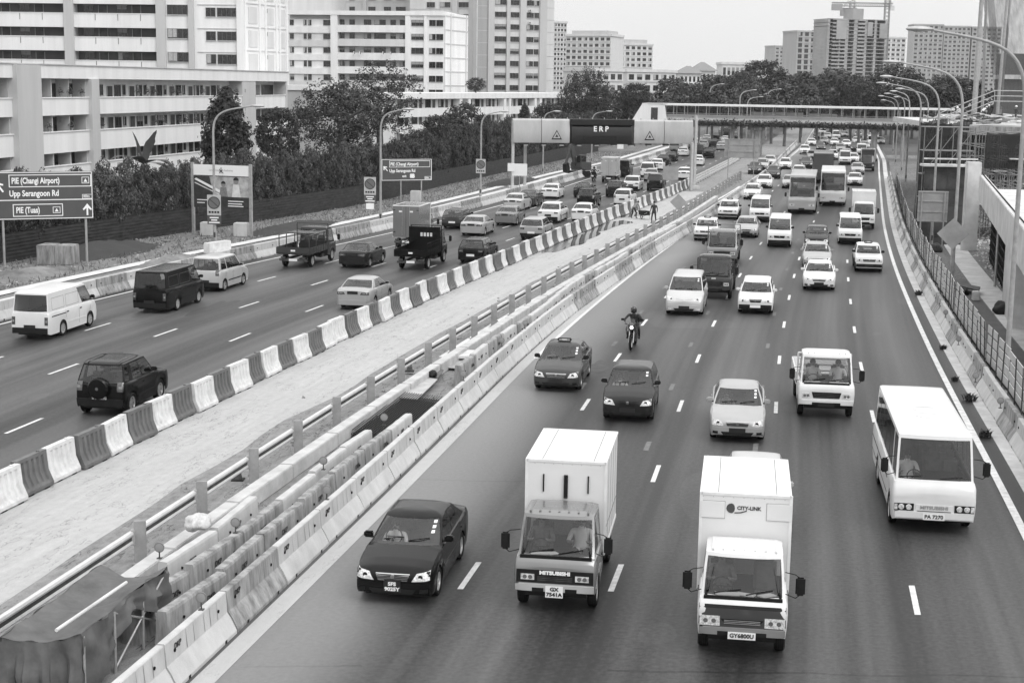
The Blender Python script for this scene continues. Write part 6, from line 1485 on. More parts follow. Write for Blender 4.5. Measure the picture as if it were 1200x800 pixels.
# far woods, tree by tree
rf = random.Random(31); FARC = [crown_mesh('far_crown', 40 + k, 1, 1, 1, 90, 16, .12, LEAF, hollow=.5, spread=.24, m2=LEAFM) for k in range(4)]
rows = [(700, 960, 100, 118, 300, 17, 34), (720, 1110, 93, 112, 360, 19, 40), (790, 1000, 80, 104, 430, 22, 44), (1000, 1150, 80, 120, 330, 18, 42), (640, 800, 112, 126, 290, 15, 28), (840, 1000, 76, 100, 520, 20, 48)]
for (x0, x1, t0, t1, Y, st_x, wpx) in rows:
    x = x0
    while x < x1:
        tp = rf.uniform(t0, t1 - 6) + (10 * abs((x - 900) / 100 - .0) ** .0 - 10); tree_px(x, tp, min(tp + rf.uniform(32, 45), 150), wpx * rf.uniform(.85, 1.2), Y + rf.uniform(-18, 18), FARC[rf.randrange(4)], 'dark round crowned tree in the woods behind the footbridge', 'trees of the woods behind the footbridge', 'woodland_tree'); x += st_x * rf.uniform(.8, 1.2)
tree_px(895, 68, 110, 60, 400, RND, 'tall domed tree in the woods left of the tower under construction'); tree_px(1050, 72, 120, 70, 310, RND2, 'large dark domed tree behind the row of lamp heads'); tree_px(1110, 85, 130, 60, 320, RND2, 'dark tree behind the net poles'); tree_px(1010, 90, 122, 40, 300, RND2, 'dark tree at the foot of the tower under construction'); tree_px(745, 95, 130, 40, 280, RND, 'dark domed tree behind the gantry'); tree_px(870, 82, 120, 50, 380, RND2, 'broad dark tree right of the hip roofed house')
# rough grass bank beyond the hoarding and rubble on the verge
def scatter(name, n, fn, size, m, label, seed, blade=False):
    q = random.Random(seed); vs = []; fs = []
    for k in range(n):
        x, y, z = fn(q); s = size * q.uniform(.4, 1.5) 
        if blade:
            a = q.uniform(0, 6.28); o = len(vs); dx, dy = math.cos(a) * s * .25, math.sin(a) * s * .25; vs += [(x - dx, y - dy, z), (x + dx, y + dy, z), (x + q.uniform(-1, 1) * s, y + q.uniform(-1, 1) * s, z + s * 1.4)]; fs.append((o, o + 1, o + 2))
        else:
            M = Matrix.Translation((x, y, z + s * .15)) @ Matrix.Rotation(q.uniform(0, 6), 4, 'Z') @ Matrix.Rotation(q.uniform(-.6, .6), 4, 'X'); o = len(vs)
            vs += [M @ Vector((a * s * q.uniform(.6, 1), b_ * s * q.uniform(.6, 1), c * s * .6)) for a, b_, c in ((-1, -1, -1), (1, -1, -1), (1, 1, -1), (-1, 1, -1), (-.7, -.7, 1), (.7, -.7, 1), (.7, .7, 1), (-.7, .7, 1))]
            fs += [tuple(i + o for i in f) for f in ((4, 5, 6, 7), (0, 1, 5, 4), (1, 2, 6, 5), (2, 3, 7, 6), (3, 0, 4, 7))]
    me = bpy.data.meshes.new(name); me.from_pydata([tuple(v) for v in vs], [], fs); me.materials.append(m); o = bpy.data.objects.new(name, me); COL.objects.link(o); o['kind'] = 'stuff'; o['label'] = label
def verge_pt(q): y = 62 + 190 * q.random() ** 1.6; return (X_(cLB, y) - q.uniform(5.4, max(5.8, X_(cLB, y) - X_(cH, y))), y, 0)
scatter('rubble', 1500, verge_pt, .07, mat('rubble_stone', .3, rough=.9, var=.1, scale=3), 'rubble and broken concrete on the left verge', 1); scatter('rubble_dark', 2200, verge_pt, .09, DIRT, 'dark clods on the left verge', 2); scatter('verge_grass', 6000, verge_pt, .14, leaf_mat('grass_blade', .1), 'thin rough grass on the left verge', 3, True)
def right_pt(q): y = 42 + 80 * q.random(); return (X_(cRB, y) + q.uniform(4.5, 13), y, 0)
scatter('rubble_site', 2600, right_pt, .09, CONC, 'rubble on the ground of the building site', 4)
def mound(px, py, rx, ry, h, m, label, seed):
    p = gp(px, py); q = random.Random(seed); n = 26; G = []
    for i in range(n + 1):
        row = []
        for j in range(n + 1):
            u, v = i / n * 2 - 1, j / n * 2 - 1; rr_ = math.hypot(u, v); z = h * max(0, 1 - rr_ ** 1.5) * (1 + .5 * noise.noise(Vector((u * 4, v * 4, seed)))) + .12 * noise.noise(Vector((u * 11, v * 11, seed))) * (rr_ < 1) - .02; row.append((u * rx, v * ry, z))
        G.append(row)
    b = MB(); b.grid(G, m); o = b.build('soil_heap', None, (p.x, p.y, 0), ang=60); o.rotation_euler.z = -.28; tag(o, label, 'soil heap')
mound(120, 296, 2.4, 6, .7, RUBBLE, 'long heap of rubble and soil right of the concrete blocks', 1); mound(200, 308, 1.1, 4, .45, DIRT, 'low dark soil heap near the barrier left of the billboard', 2); mound(345, 268, 2, 7, .5, RUBBLE, 'grey soil heap on the verge beyond the billboard', 3); mound(600, 214, 2, 9, .5, RUBBLE, 'soil heap by the left gantry legs', 4); mound(35, 322, 1.8, 4, .35, DIRT, 'dark soil heap below the large direction sign', 5)
# ------------------------------------------------------------------ buildings
def wallm(name, v, **k): return mat(name, v, rough=.85, var=v * .09, scale=.5, stretch=(1.5, 1.5, .12), detail=8, **k)
WIN = mat('window_dark', .02, rough=.12, spec=.6, var=.012, scale=.6); WFR = mat('window_frame', .45, rough=.6); DOOR = mat('door_dark', .06, rough=.6, var=.03, scale=1)
WCH = {}
def win_mesh(w, h, mull=1, kind='w'):
    key = (round(w, 1), round(h, 1), mull, kind)
    if key not in WCH:
        b = MB(); W_, H_ = key[0], key[1]
        if kind == 'door': b.box(-W_ / 2, W_ / 2, -.02, .04, 0, H_, DOOR); b.box(-W_ / 2 - .05, -W_ / 2, -.03, .04, 0, H_, WFR); b.box(W_ / 2, W_ / 2 + .05, -.03, .04, 0, H_, WFR)
        else:
            b.box(-W_ / 2, W_ / 2, .0, .05, 0, H_, WIN); f = .05
            b.box(-W_ / 2 - f, W_ / 2 + f, -.08, .03, -f * 1.6, 0, WFR); b.box(-W_ / 2 - f, W_ / 2 + f, -.05, .03, H_, H_ + f, WFR)
            if kind == 'w1': b.box(-W_ / 2, -W_ / 2 + W_ * .45, -.012, .0, H_ * .1, H_, mat('curtain', .4, rough=.9, var=.08, scale=5))
            if kind == 'w2': b.box(-W_ / 2, W_ / 2, -.02, -.005, H_ * .55, H_, mat('blind', .28, rough=.9)); 
            for k in range(mull + 1): x = -W_ / 2 + W_ * k / mull; b.box(x - .025, x + .025, -.03, .02, 0, H_, SEAT)
        o = b.build('w'); WCH[key] = o.data; bpy.data.objects.remove(o)
    return WCH[key]
class Bld:
    def __init__(s, a, b, label, cat='building', name='apartment_block', group=None):
        s.a, s.b = Vector((a[0], a[1], 0)), Vector((b[0], b[1], 0)); d = s.b - s.a; s.w = d.length; s.u = d / s.w; s.root = empty(name, s.a, math.atan2(d.y, d.x), label, cat, group); s.nw = 0; s.mb = {}; s.extra = MB()
    def x(s, px):
        """distance along the front where image column px (at the horizon) meets it"""
        d = ray(px, 99); d = Vector((d.x, d.y)); a, u = s.a.xy, s.u.xy; den = u.x * d.y - u.y * d.x
        return (d.x * a.y - d.y * a.x) / den
    def box(s, nm, x0, x1, y0, y1, z0, z1, m):
        if nm in ('partition', 'panel', 'pier', 'vent', 'column'):
            key = nm, round(z0, 1), round(x0, 1)
            s.mb.setdefault(key, MB()).box(x0, x1, y0, y1, z0, z1, m); return
        s.mb.setdefault(nm, MB()).box(x0, x1, y0, y1, z0, z1, m)
    def win(s, x0, x1, z0, z1, y=0., mull=2, kind='w', m=None):
        if x1 - x0 < .3: return
        if s.nw >= 96:
            s.extra.box(x0, x1, y - .03, y + .02, z0, z1, WIN); return
        s.nw += 1; kind = kind if kind == 'door' else random.choice(('w', 'w', 'w', 'w', 'w1', 'w2')); o = bpy.data.objects.new('door' if kind == 'door' else 'window', win_mesh(x1 - x0, z1 - z0, mull, kind)); COL.objects.link(o); o.parent = s.root; o.location = ((x0 + x1) / 2, y - .035, z0)
    def done(s):
        for nm, m in s.mb.items(): m.build(nm if isinstance(nm, str) else nm[0], s.root, smooth=False)
        if s.extra.v: o = s.extra.build('windows', s.root, smooth=False); o['kind'] = 'stuff'
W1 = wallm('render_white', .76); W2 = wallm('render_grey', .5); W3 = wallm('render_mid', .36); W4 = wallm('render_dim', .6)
W5 = wallm('recess_render', .1)  # corridor shade put into the wall colour
# 1. low four storey block behind the hedge
P0, P1 = (-43.6, 100), (-27.1, 184)
B = Bld(P0, P1, 'long white four storey apartment block with open corridors behind the hedge at left'); Wd = B.w
TOPZ = 11.7; par = [(9.0, 7.6), (6.2, 4.5), (3.4, 1.7)]
B.box('wall', 0, Wd, 1.4, 11, 0, 11.0, W1); B.box('roof', -.3, Wd + .3, -.15, 11.4, 10.62, 11.7, W1); B.box('roof', -.3, Wd + .3, -.25, 11.6, 11.7, 11.78, W2)
x13, x42, x103, x112, x283, x299, x318, x336 = [B.x(p) for p in (13, 42, 103, 112, 283, 299, 318, 336)]
B.box('stair_tower', x13, x42, -.5, 1.4, 0, 11.65, W2); B.box('pier', x103, x112, -.35, 1.4, 0, 10.62, W2); B.box('pier', x283, x299 - .1, -.1, 1.4, 0, 10.62, W2); B.box('pier', Wd - .5, Wd, -.1, 1.4, 0, 10.62, W2)
for (zt, zb_) in par:
    for (a, b) in ((0, x13), (x42, x103), (x112, x283), (x299, Wd - .5)):
        B.box('parapet', a, b, -.02, .14, zb_, zt, W1); B.box('parapet', a, b, -.1, .2, zt, zt + .09, W1); B.box('floor_slab', a, b, .14, 1.4, zb_ + .1, zb_ + .3, W2)
for zt in (9.0, 6.2, 3.4):
    zf = zt - 1.1
    for a, b in ((0, x13), (x42, x103)):       # bays with deep windows
        n = max(2, int((b - a) / 3)); 
        for k in range(n):
            c0 = a + (b - a) * k / n + .15; c1 = a + (b - a) * (k + 1) / n - .15; B.box('partition', c1, c1 + .12, .2, 1.4, zt, zt + 1.6, W2); B.win(c0, c1 - .1, zf + .6, zt + 1.2, 1.37, 3)
    k = 0; c = x112 + .4
    while c < x283 - 1.5: B.win(c, c + .95, zf, zt + 1.0, 1.37, 1, 'door'); B.win(c + 1.5, c + 2.7, zt - .1, zt + 1.05, 1.37, 2); B.win(c + 3.2, c + 3.7, zt + .2, zt + 1.05, 1.37, 1); c += 4.6
    B.win(x299 + .5, x318 - .3, zf, zt + 1.2, 1.37, 3); B.win(x318 + .5, Wd - 1, zf, zt + 1.2, 1.37, 3)
B.done()
# small lean-to roof and low annexe at its right end
B = Bld((-30.5, 190), (-18.5, 196), 'grey windowless annexe between the low block and the mid rise block', name='annexe'); B.box('wall', 0, B.w, 0, 14, 0, 9.6, W3); B.box('roof', -.2, B.w + .2, -.2, 14, 9.6, 10.2, W4); B.win(4, 5.5, 6, 7.4); B.done()
# 2. tall slab block behind it
yS = 200.; A_ = atY(-25, 90, yS + 2); B_ = atY(287, 90, yS)
B = Bld((A_.x, yS + 2), (B_.x, yS), 'tall white slab block with stacked corridor parapets at the upper left', name='slab_block'); st = 2.97; Wd = B.w; H = 42
z1 = CH + (90 + 0 - 38) / CF * yS * 0
xp = [B.x(p) for p in (78, 89, 185, 196, 223, 229, 243, 253.5, 256, 277.5)]
zref = atY(120, 60, yS).z     # foot of a parapet
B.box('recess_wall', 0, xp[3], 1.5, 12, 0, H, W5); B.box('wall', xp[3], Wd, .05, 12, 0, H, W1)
B.box('pier', xp[0], xp[1], -.3, 1.5, 0, H, W2); B.box('pier', xp[2], xp[3], -.3, 1.5, 0, H, W2); B.box('pier', xp[4], xp[5], -.4, .05, 0, H, W2); B.box('pier', Wd - .9, Wd, -.35, .05, 0, H, W1)
for k in range(-4, 6):
    z = zref + k * st
    if z < .5: continue
    for a, b in ((0, xp[0]), (xp[1], xp[2])):
        B.box('parapet', a, b, -.02, .15, z, z + 1.75, W1); B.box('parapet', a, b, -.08, .2, z + 1.75, z + 1.83, W1); B.box('floor_slab', a, b, .15, 1.5, z, z + .3, W2)
        for c in np.arange(a + 2.8, b - .5, 2.95): B.box('parapet', c - .03, c + .03, -.05, -.02, z + .9, z + 1.7, DOOR)
        if -1 <= k <= 4:
            c = a + .8
            while c < b - 2.2: B.win(c, c + 1.3, z + 1.85, z + 2.85, 1.47, 2); B.win(c + 2.0, c + 3.1, z + 1.0, z + 2.85, 1.47, 1, 'door'); c += 4.4
    if -2 <= k <= 5:
        B.win(xp[3] + .2, xp[4] - .2, z + 1.75, z + 2.95 - .02, .02, 4); B.win(xp[6], xp[7], z + 1.55, z + 2.7, .02, 2); B.win(xp[8], xp[9], z + 1.55, z + 2.7, .02, 4); B.box('ledge', xp[5] + .4, Wd - 1, -.04, .05, z + 2.98, z + 3.08, W2)
B.done()
# end wing with panelled wall
C0 = B_.x, yS; C1_ = atY(337, 90, yS + 9)
B = Bld(C0, (C1_.x, yS + 9), 'panelled pale end wing of the tall slab block', name='end_wing'); Wd = B.w; B.box('wall', 0, Wd, .05, 14, 0, H, W1)
for f in (0, .33, .47, .72, .8, .97): B.box('rib', Wd * f, Wd * f + .35, -.12, .05, 0, H, W1)
for k in range(-3, 7):
    z = zref + k * st + .3
    B.box('ledge', 0, Wd, -.05, .05, z, z + .12, W4); B.box('panel', Wd * .1, Wd * .3, -.02, .05, z + .5, z + 2.6, W4); B.box('panel', Wd * .52, Wd * .68, -.02, .05, z + .5, z + 2.6, W4); B.box('panel', Wd * .84, Wd * .95, -.02, .05, z + .5, z + 2.6, W4); B.box('vent', Wd * .5, Wd * .52, -.1, .05, z + 2, z + 2.5, DOOR)
B.done()
# 3. mid rise block with a curved left part
y3 = 319.; A_ = atY(338, 95, y3 + 6); B_ = atY(520, 95, y3); C_3 = atY(548, 95, y3 + 12)
B = Bld((A_.x, y3 + 6), (B_.x, y3), 'mid rise white block with long balconies behind the spreading tree', name='mid_rise_block'); Wd = B.w; st = 2.8; H = atY(450, 17, y3).z
X = lambda p: B.x(p); B.box('wall', 0, Wd, 1.2, 14, 0, H, W2); B.box('roof', -.3, Wd + .2, -.4, 14.4, H - .1, H + .75, W1); B.box('pier', X(388), X(396), -.3, 1.2, 0, H, W1); B.box('pier', X(475), X(481), -.3, 1.2, 0, H, W1); B.box('wall', X(481), Wd, 0, 1.2, 0, H, W1); B.box('pier', X(497), X(500), -.3, 0, 0, H, W1)
for k in range(8):
    z = H - 2.45 - k * st; mm = W1 if k % 3 == 0 else (W4 if k % 3 == 1 else W1)
    B.box('parapet', 0, X(388), .3, .5, z - 1.3, z, mm); B.box('wall', 0, X(388), .5, 1.2, z - 1.3, z + 1.5, mm); B.box('parapet', X(396), X(475), -.02, .15, z - 1.1, z + .35, mm); B.box('floor_slab', X(396), X(475), .15, 1.2, z - 1.1, z - .9, W2)
    for a, b in ((339, 344), (355, 359), (360, 364.5), (378, 389)): B.win(X(a) + .1, X(b), z + .25, z + 1.4, .47, 2)
    for a, b in ((397, 402), (408, 414), (425, 433), (437, 450), (456, 462), (467, 474)): B.win(X(a), X(b), z + .4, z + 1.5, 1.17, 2)
    B.win(X(482), X(496), z + .25, z + 1.5, -.02, 3); B.win(X(503), X(510), z + .25, z + 1.5, -.02, 2); B.win(X(511), X(519), z + .25, z + 1.5, -.02, 2)
B.done()
B = Bld((B_.x, y3), (C_3.x, y3 + 12), 'blank panelled end wing of the mid rise block', name='end_wing'); B.box('wall', 0, B.w, 0, 12, 0, H + .5, W1)
for k in range(9): B.box('ledge', 0, B.w, -.1, 0, H - k * 2.8 - .2, H - k * 2.8, W2)
for f in (0, .25, .9): B.box('rib', B.w * f, B.w * f + .4, -.15, 0, 0, H + .5, W4)
B.done()
# 4. tall tower behind with recess shade painted as a flat dark strip
y4 = 372.
def tower(px0, px1, Y0, Y1, label, H, cols, st=2.85, wm=W4, z00=None, name='tower_block', recess=(), piers=(), floors=22):
    a, b = atY(px0, 95, Y0), atY(px1, 95, Y1); B = Bld((a.x, Y0), (b.x, Y1), label, name=name); B.box('wall', 0, B.w, 0, 16, 0, H, wm)
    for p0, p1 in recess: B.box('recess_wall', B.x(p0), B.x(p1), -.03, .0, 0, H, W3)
    for p0, p1 in piers: B.box('pier', B.x(p0), B.x(p1), -.5, 0, 0, H, W2)
    k = 0; z = z00
    while z < min(H - 1.5, z00 + floors * st):
        for p0, p1 in cols: B.win(B.x(p0), B.x(p1), z, z + 1.25, -.05, 3)
        if k % 1 == 0: B.box('ledge', 0, B.w, -.06, -.0, z - .45, z - .33, W2)
        z += st; k += 1
    B.done(); return B
zt = atY(600, 106, y4).z
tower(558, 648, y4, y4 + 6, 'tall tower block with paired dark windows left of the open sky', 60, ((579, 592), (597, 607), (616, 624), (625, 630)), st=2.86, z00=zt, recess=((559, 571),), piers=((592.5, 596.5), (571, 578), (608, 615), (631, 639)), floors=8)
tower(480, 560, y4 + 8, y4 + 3, 'tall tower wing with few windows seen above the mid rise block', 60, ((500, 509), (515, 527), (537, 549)), st=2.86, z00=atY(520, 22, y4).z - 2.86, floors=5, piers=((530, 536), (549, 556)))
tower(405, 482, y4 + 22, y4 + 18, 'stepped tower wing with dark openings above the long balconies', 60, ((410, 416), (432, 440), (450, 458), (464, 475)), st=2.86, z00=atY(440, 24, y4).z - 2.86, floors=4, wm=W2, piers=((426, 430),))
tower(330, 408, y4 + 30, y4 + 26, 'pale stepped tower wing at the upper left centre', 60, ((341, 345), (388, 393)), st=2.86, z00=atY(370, 30, y4).z - 2.86, floors=3, wm=W1)
# 5. low block in front of the tower
B = Bld((-19.5, 262), (13.2, 345), 'low long white block with open corridors in front of the tall tower', name='low_block'); Wd = B.w; H = 10.0
H = atY(560, 109, 300).z; B.box('wall', 0, Wd, 1.2, 10, 0, H - .4, W1); B.box('roof', -.3, Wd + .3, -.3, 10.3, H - 1.0, H, W1)
for p in (538, 548, 590, 596, 626, 632, 668): B.box('pier', B.x(p), B.x(p) + 1.2, -.2, 1.2, 0, H - 1, W1)
for k in range(3):
    z = H - 2.9 - k * 2.8; B.box('parapet', 0, Wd, -.02, .14, z - 1.2, z + .3, W1)
    c = 1.5
    while c < Wd - 4: B.win(c, c + 2.2, z + .35, z + 1.7, 1.17, 2); B.win(c + 3, c + 4.1, z + .2, z + 1.7, 1.17, 1, 'door'); c += 5.6
B.done()
# distant buildings
D1 = wallm('far_render', .62); D2_ = wallm('far_render_grey', .42)
def far(px0, px1, top, Y, label, cols, rows_, wm=D1, group=None, name='distant_tower', dep=18, skew=6, win_h=.5, cap=None, top2=None):
    a, b = atY(px0, 95, Y), atY(px1, 95, Y + skew); H = atY((px0 + px1) / 2, top, Y).z; B = Bld((a.x, Y), (b.x, Y + skew), label, name=name); B.box('wall', 0, B.w, 0, dep, 0, H, wm); st = (H - 8) / rows_
    if cap: B.box('roof', B.w * .1, B.w * .9, 2, dep - 2, H, H + cap, D2_)
    B.box('roof', -.4, B.w + .4, -.4, dep, H, H + 1.0, wm)
    for k in range(rows_):
        z = H - (k + 1) * st + st * .3; B.box('ledge', 0, B.w, -.3, 0, z - st * .18, z - st * .05, wm)
        for c in range(cols): w = B.w / cols; B.win(c * w + w * .2, (c + 1) * w - w * .2, z, z + st * win_h, -.05, 2)
    B.done(); return B
far(648, 663, 27, 780, 'slim pale distant tower directly right of the tall tower block', 4, 14)
far(662, 715, 43, 700, 'wide distant apartment tower with several bays, left one of two', 8, 9, skew=-8, cap=2.5); far(718, 764, 53, 820, 'distant apartment tower with a rounded top, right one of two', 7, 8, skew=10, cap=3)
far(907, 932, 55, 1250, 'small pale slab tower far behind the woods', 5, 12, wm=D2_); far(932, 969, 38, 900, 'dark glazed distant tower left of the tower under construction', 5, 11, wm=D2_, win_h=.72); far(1036, 1059, 45, 950, 'pale distant tower right of the tower under construction', 4, 12)
far(846, 897, 76, 620, 'long low white building on the hill behind the trees', 10, 2, name='distant_building', skew=0); far(690, 730, 84, 520, 'low white roofed building above the trees below the two distant towers', 5, 2, name='distant_building'); far(735, 792, 85, 560, 'second low white building left of the hip roofed house', 6, 2, name='distant_building')
for k, (a, b) in enumerate(((1068, 1102), (1103, 1134), (1136, 1170))): far(a, b, (30, 32, 33)[k], 1150, ('left', 'middle', 'right')[k] + ' one of three distant slab towers behind the net poles', 6, 16, wm=D2_, skew=0, group='three slab towers')
# house with hip roofs
def hip(px0, px1, eave, top, Y, label):
    a, b = atY(px0, 95, Y), atY(px1, 95, Y); r = empty('hip_roofed_house', (a.x, Y, 0), 0, label, 'house'); w = b.x - a.x; ze, zt = atY(px0, eave, Y).z, atY(px0, top, Y).z; m = MB(); m.box(0, w, 0, 14, 0, ze, W1); m.build('wall', r, smooth=False)
    m = MB(); RT = mat('roof_tile', .22, rough=.9, var=.05); m.add([(-1, -1, ze), (w + 1, -1, ze), (w + 1, 15, ze), (-1, 15, ze), (w * .42, 7, zt), (w * .58, 7, zt)], [(0, 1, 5, 4), (1, 2, 5), (2, 3, 4, 5), (3, 0, 4)], RT); m.build('roof', r, smooth=False)
    for k in range(5): x = w * (.1 + .18 * k); q = MB(); q.box(x, x + w * .09, -.1, 0, ze - 3.2, ze - 1.2, WIN); q.build('window', r)
hip(795, 822, 86, 77, 600, 'lower left wing with hip roof above the woods'); hip(812, 838, 83, 72.5, 610, 'taller house with a pointed hip roof above the woods'); 
# tower under construction and crane
def conctower():
    Y = 760; a, b = atY(967, 95, Y), atY(1037, 95, Y + 10); B = Bld((a.x, Y), (b.x, Y + 10), 'tall concrete tower under construction with open floors', name='unfinished_tower'); CT = mat('raw_concrete', .33, rough=.9, var=.07, scale=.12); H = atY(1000, 22, Y).z; w = B.w; n = 22; st = H / (n + 3)
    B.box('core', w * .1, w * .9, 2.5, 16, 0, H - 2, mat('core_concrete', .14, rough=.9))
    for k in range(n + 3):
        z = k * st; B.box('floor_slab', 0 if k < n else w * .02, w if k < n else w * .97, 0, 16, z + st * .8, z + st, CT); B.box('floor_slab', w * .08, w * .3, -.3, 0, z + st * .55, z + st * .95, CT); B.box('floor_slab', w * .5, w * .62, -.3, 0, z + st * .5, z + st * .95, CT)
        for x0, x1 in ((0, .04), (.3, .35), (.62, .66), (.96, 1.0), (.2, .22), (.44, .5), (.78, .82)): B.box('columns', w * x0, w * x1, .1, 14, z, z + st * .8, CT)
    B.box('wall', w * .14, w * .3, -.5, 0, H * .78, H * .98, CT); B.box('wall', w * .42, w * .6, 1, 10, H, H + 5, CT); B.box('wall', w * .66, w * .74, -.4, 0, H * .82, H * .97, CT); B.box('wall', w * .86, w * .99, -.4, 0, H * .8, H * .96, CT); B.box('wall', w * .03, w * .18, -.3, 0, H * .1, H * .28, CT); B.done()
conctower()
def crane(px, Y, top, jl, jr, jy, label):
    p = atY(px, 60, Y); zt = atY(px, top, Y).z; r = empty('tower_crane', (p.x, Y, 0), 0, label, 'crane'); zj = atY(px, jy, Y).z; xl, xr = atY(jl, jy, Y).x - p.x, atY(jr, jy, Y).x - p.x; CM = mat('crane_steel', .3, rough=.6)
    def lattice(a, b, s, n):
        m = MB(); a, b = Vector(a), Vector(b); t = (b - a).normalized(); u = Vector((0, 1, 0)); v = t.cross(u)
        cs = [u * s + v * s, u * s - v * s, -u * s - v * s, -u * s + v * s]
        for c in cs: m.tube([a + c, b + c], .22, CM, 4)
        for k in range(n):
            p0, p1 = a.lerp(b, k / n), a.lerp(b, (k + 1) / n)
            for i in range(4): m.tube([p0 + cs[i], p1 + cs[(i + 1) % 4]], .12, CM, 4)
        return m
    lattice((0, 0, 0), (0, 0, zt), 1.1, 30).build('mast', r, smooth=False); lattice((xl, 0, zj), (xr, 0, zj), .8, 26).build('jib', r, smooth=False); m = MB(); m.box(xl, xl + 5, -1.2, 1.2, zj - 3, zj, CM); m.build('counterweight', r); m = MB(); m.box(1.2, 3.4, -1, 1, zj - 2.6, zj - .4, PLASW); m.build('cab', r)
    m = MB(); m.tube([(0, 0, zt + 4), (xl * .8, 0, zj + .5)], .1, CM, 4); m.tube([(0, 0, zt + 4), (xr * .8, 0, zj + .5)], .1, CM, 4); m.tube([(0, 0, zt), (0, 0, zt + 4)], .3, CM, 4); m.build('stay', r)
crane(1037, 775, 0, 975, 1046, 6, 'tower crane right of the unfinished tower with its jib across the sky'); crane(996, 790, 2, 985, 1004, 12, 'second crane mast rising behind the unfinished tower')
# ------------------------------------------------------------------ pedestrian bridge
def footbridge():
    Y0 = 245.; a = atY(757, 140, Y0 + 6); b = atY(1118, 140, Y0 - 8); r = empty('footbridge', (a.x, Y0 + 6, 0), math.atan2(-14, b.x - a.x), 'covered pedestrian bridge with planters spanning both carriageways', 'bridge'); w = math.hypot(b.x - a.x, 14)
    zb, zd = atY(900, 149, Y0).z, atY(900, 143, Y0).z; zr = atY(900, 125.5, Y0).z
    m = MB(); m.box(0, w, -1.4, 1.4, zb, zd, mat('bridge_beam', .11, rough=.9, var=.04, scale=.6)); m.build('deck', r)
    m = MB(); m.box(-.3, w, -1.9, 1.9, zr - .02, zr + .28, W1); m.build('roof', r, smooth=False)
    m = MB(); m.box(0, w, -1.75, -1.4, zd - .2, zd + .4, W2); m.build('planter', r)
    m = MB(); m.box(2.5, w, -1.42, -1.38, zd + .35, zd + .95, mat('parapet_panel', .33, rough=.7, var=.06, scale=.3)); m.build('parapet', r)
    for k in range(26): m = MB(); x = 3 + (w - 4) * k / 25; m.box(x - .07, x + .07, 1.2, 1.34, zd, zr, STEEL); m.box(x - .06, x + .06, -1.36, -1.24, zd, zr, STEEL); m.build('post', r)
    m = MB()
    for z in (.5, .8, 1.1): m.tube([(2.5, -1.5, zd + z), (w, -1.5, zd + z)], .03, STEEL, 5); m.tube([(2.5, 1.4, zd + z), (w, 1.4, zd + z)], .03, STEEL, 5)
    m.build('handrail', r)
    m = MB()
    m.prism([(-2.6, zb - .5), (-.2, zr + .28), (4.0, zr + .28), (3.4, zr), (4.0, zb - .5)], -1.9, -1.7, W1, 'Y'); m.build('stair_wall', r, smooth=False); m = MB(); m.box(1.2, 2.3, -1.93, -1.9, zd, zr - .4, DSTEEL); m.build('doorway', r)
    m = MB(); m.box(w * .35, w * .52, 1.6, 1.7, zd + .3, zd + 1.5, W1); m.box(w * .54, w * .63, 1.6, 1.7, zd + .3, zd + 1.4, W1); m.build('advert_panel', r)
    q = random.Random(3); vs = []; b = MB()
    for k in range(9000):
        x = q.uniform(4, w); c = Vector((x, -1.62 + q.gauss(0, .14), zd - .12 + q.gauss(0, .2) - .35 * abs(q.gauss(0, .35))  + (.35 * max(0, noise.noise(Vector((x * .25, 0, 0))))))); s = q.uniform(.1, .24); u = Vector((q.gauss(0, 1), q.gauss(0, 1), q.gauss(0, 1))).normalized() * s; v = u.orthogonal().normalized() * s * .6; b.add([c - u, c - v, c + u, c + v], [(0, 1, 2, 3)], LEAFM if k % 3 else LEAF)
    o = b.build('hanging_plants', r, smooth=False); o['kind'] = 'stuff'
    for px, base, wd in ((893, 184, 1.9), (865, 172, .5), (1029, 192, .9), (1062, 200, .8)):
        c = atY(px, 150, Y0); x = (c.x - a.x) ; m = MB(); m.box(x - wd / 2, x + wd / 2, -.7, .7, 0, zb, CONCD, .05); m.box(x - wd / 2 - .3, x + wd / 2 + .3, -1.0, 1.0, zb - .5, zb, CONCD, .05); m.build('pier', r)
footbridge()
# ------------------------------------------------------------------ viaduct and scaffolding on the right
NETD = net_mat('dark_netting', .035, .93); NETL = net_mat('range_net', .09, .5); SITE = mat('site_concrete', .5, rough=.85, var=.1, scale=.7, bump=.2, bscale=6); SCAF = mat('scaffold_pipe', .22, rough=.5, metal=.4)
def scaffold(r, x0, x1, y0, y1, z1, nx, ny, nz, name='scaffold', rad=.035, z0=0.):
    for i in range(nx + 1):
        m = MB(); x = lerp(x0, x1, i / nx)
        for j in range(ny + 1): y = lerp(y0, y1, j / ny); m.tube([(x, y, z0), (x, y, z1)], rad, SCAF, 4, False)
        for k in range(1, nz + 1):
            z = lerp(z0, z1, k / nz); m.tube([(x, y0, z), (x, y1, z)], rad * .8, SCAF, 4, False)
            if i < nx:
                for j in (0, ny): y = lerp(y0, y1, j / ny); m.tube([(x, y, z), (lerp(x0, x1, (i + 1) / nx), y, z)], rad * .8, SCAF, 4, False)
                m.tube([(x, y0, lerp(z0, z1, (k - 1) / nz)), (lerp(x0, x1, (i + 1) / nx), y0, z)], rad * .7, SCAF, 4, False)
        m.build('scaffold_frame', r, smooth=False)
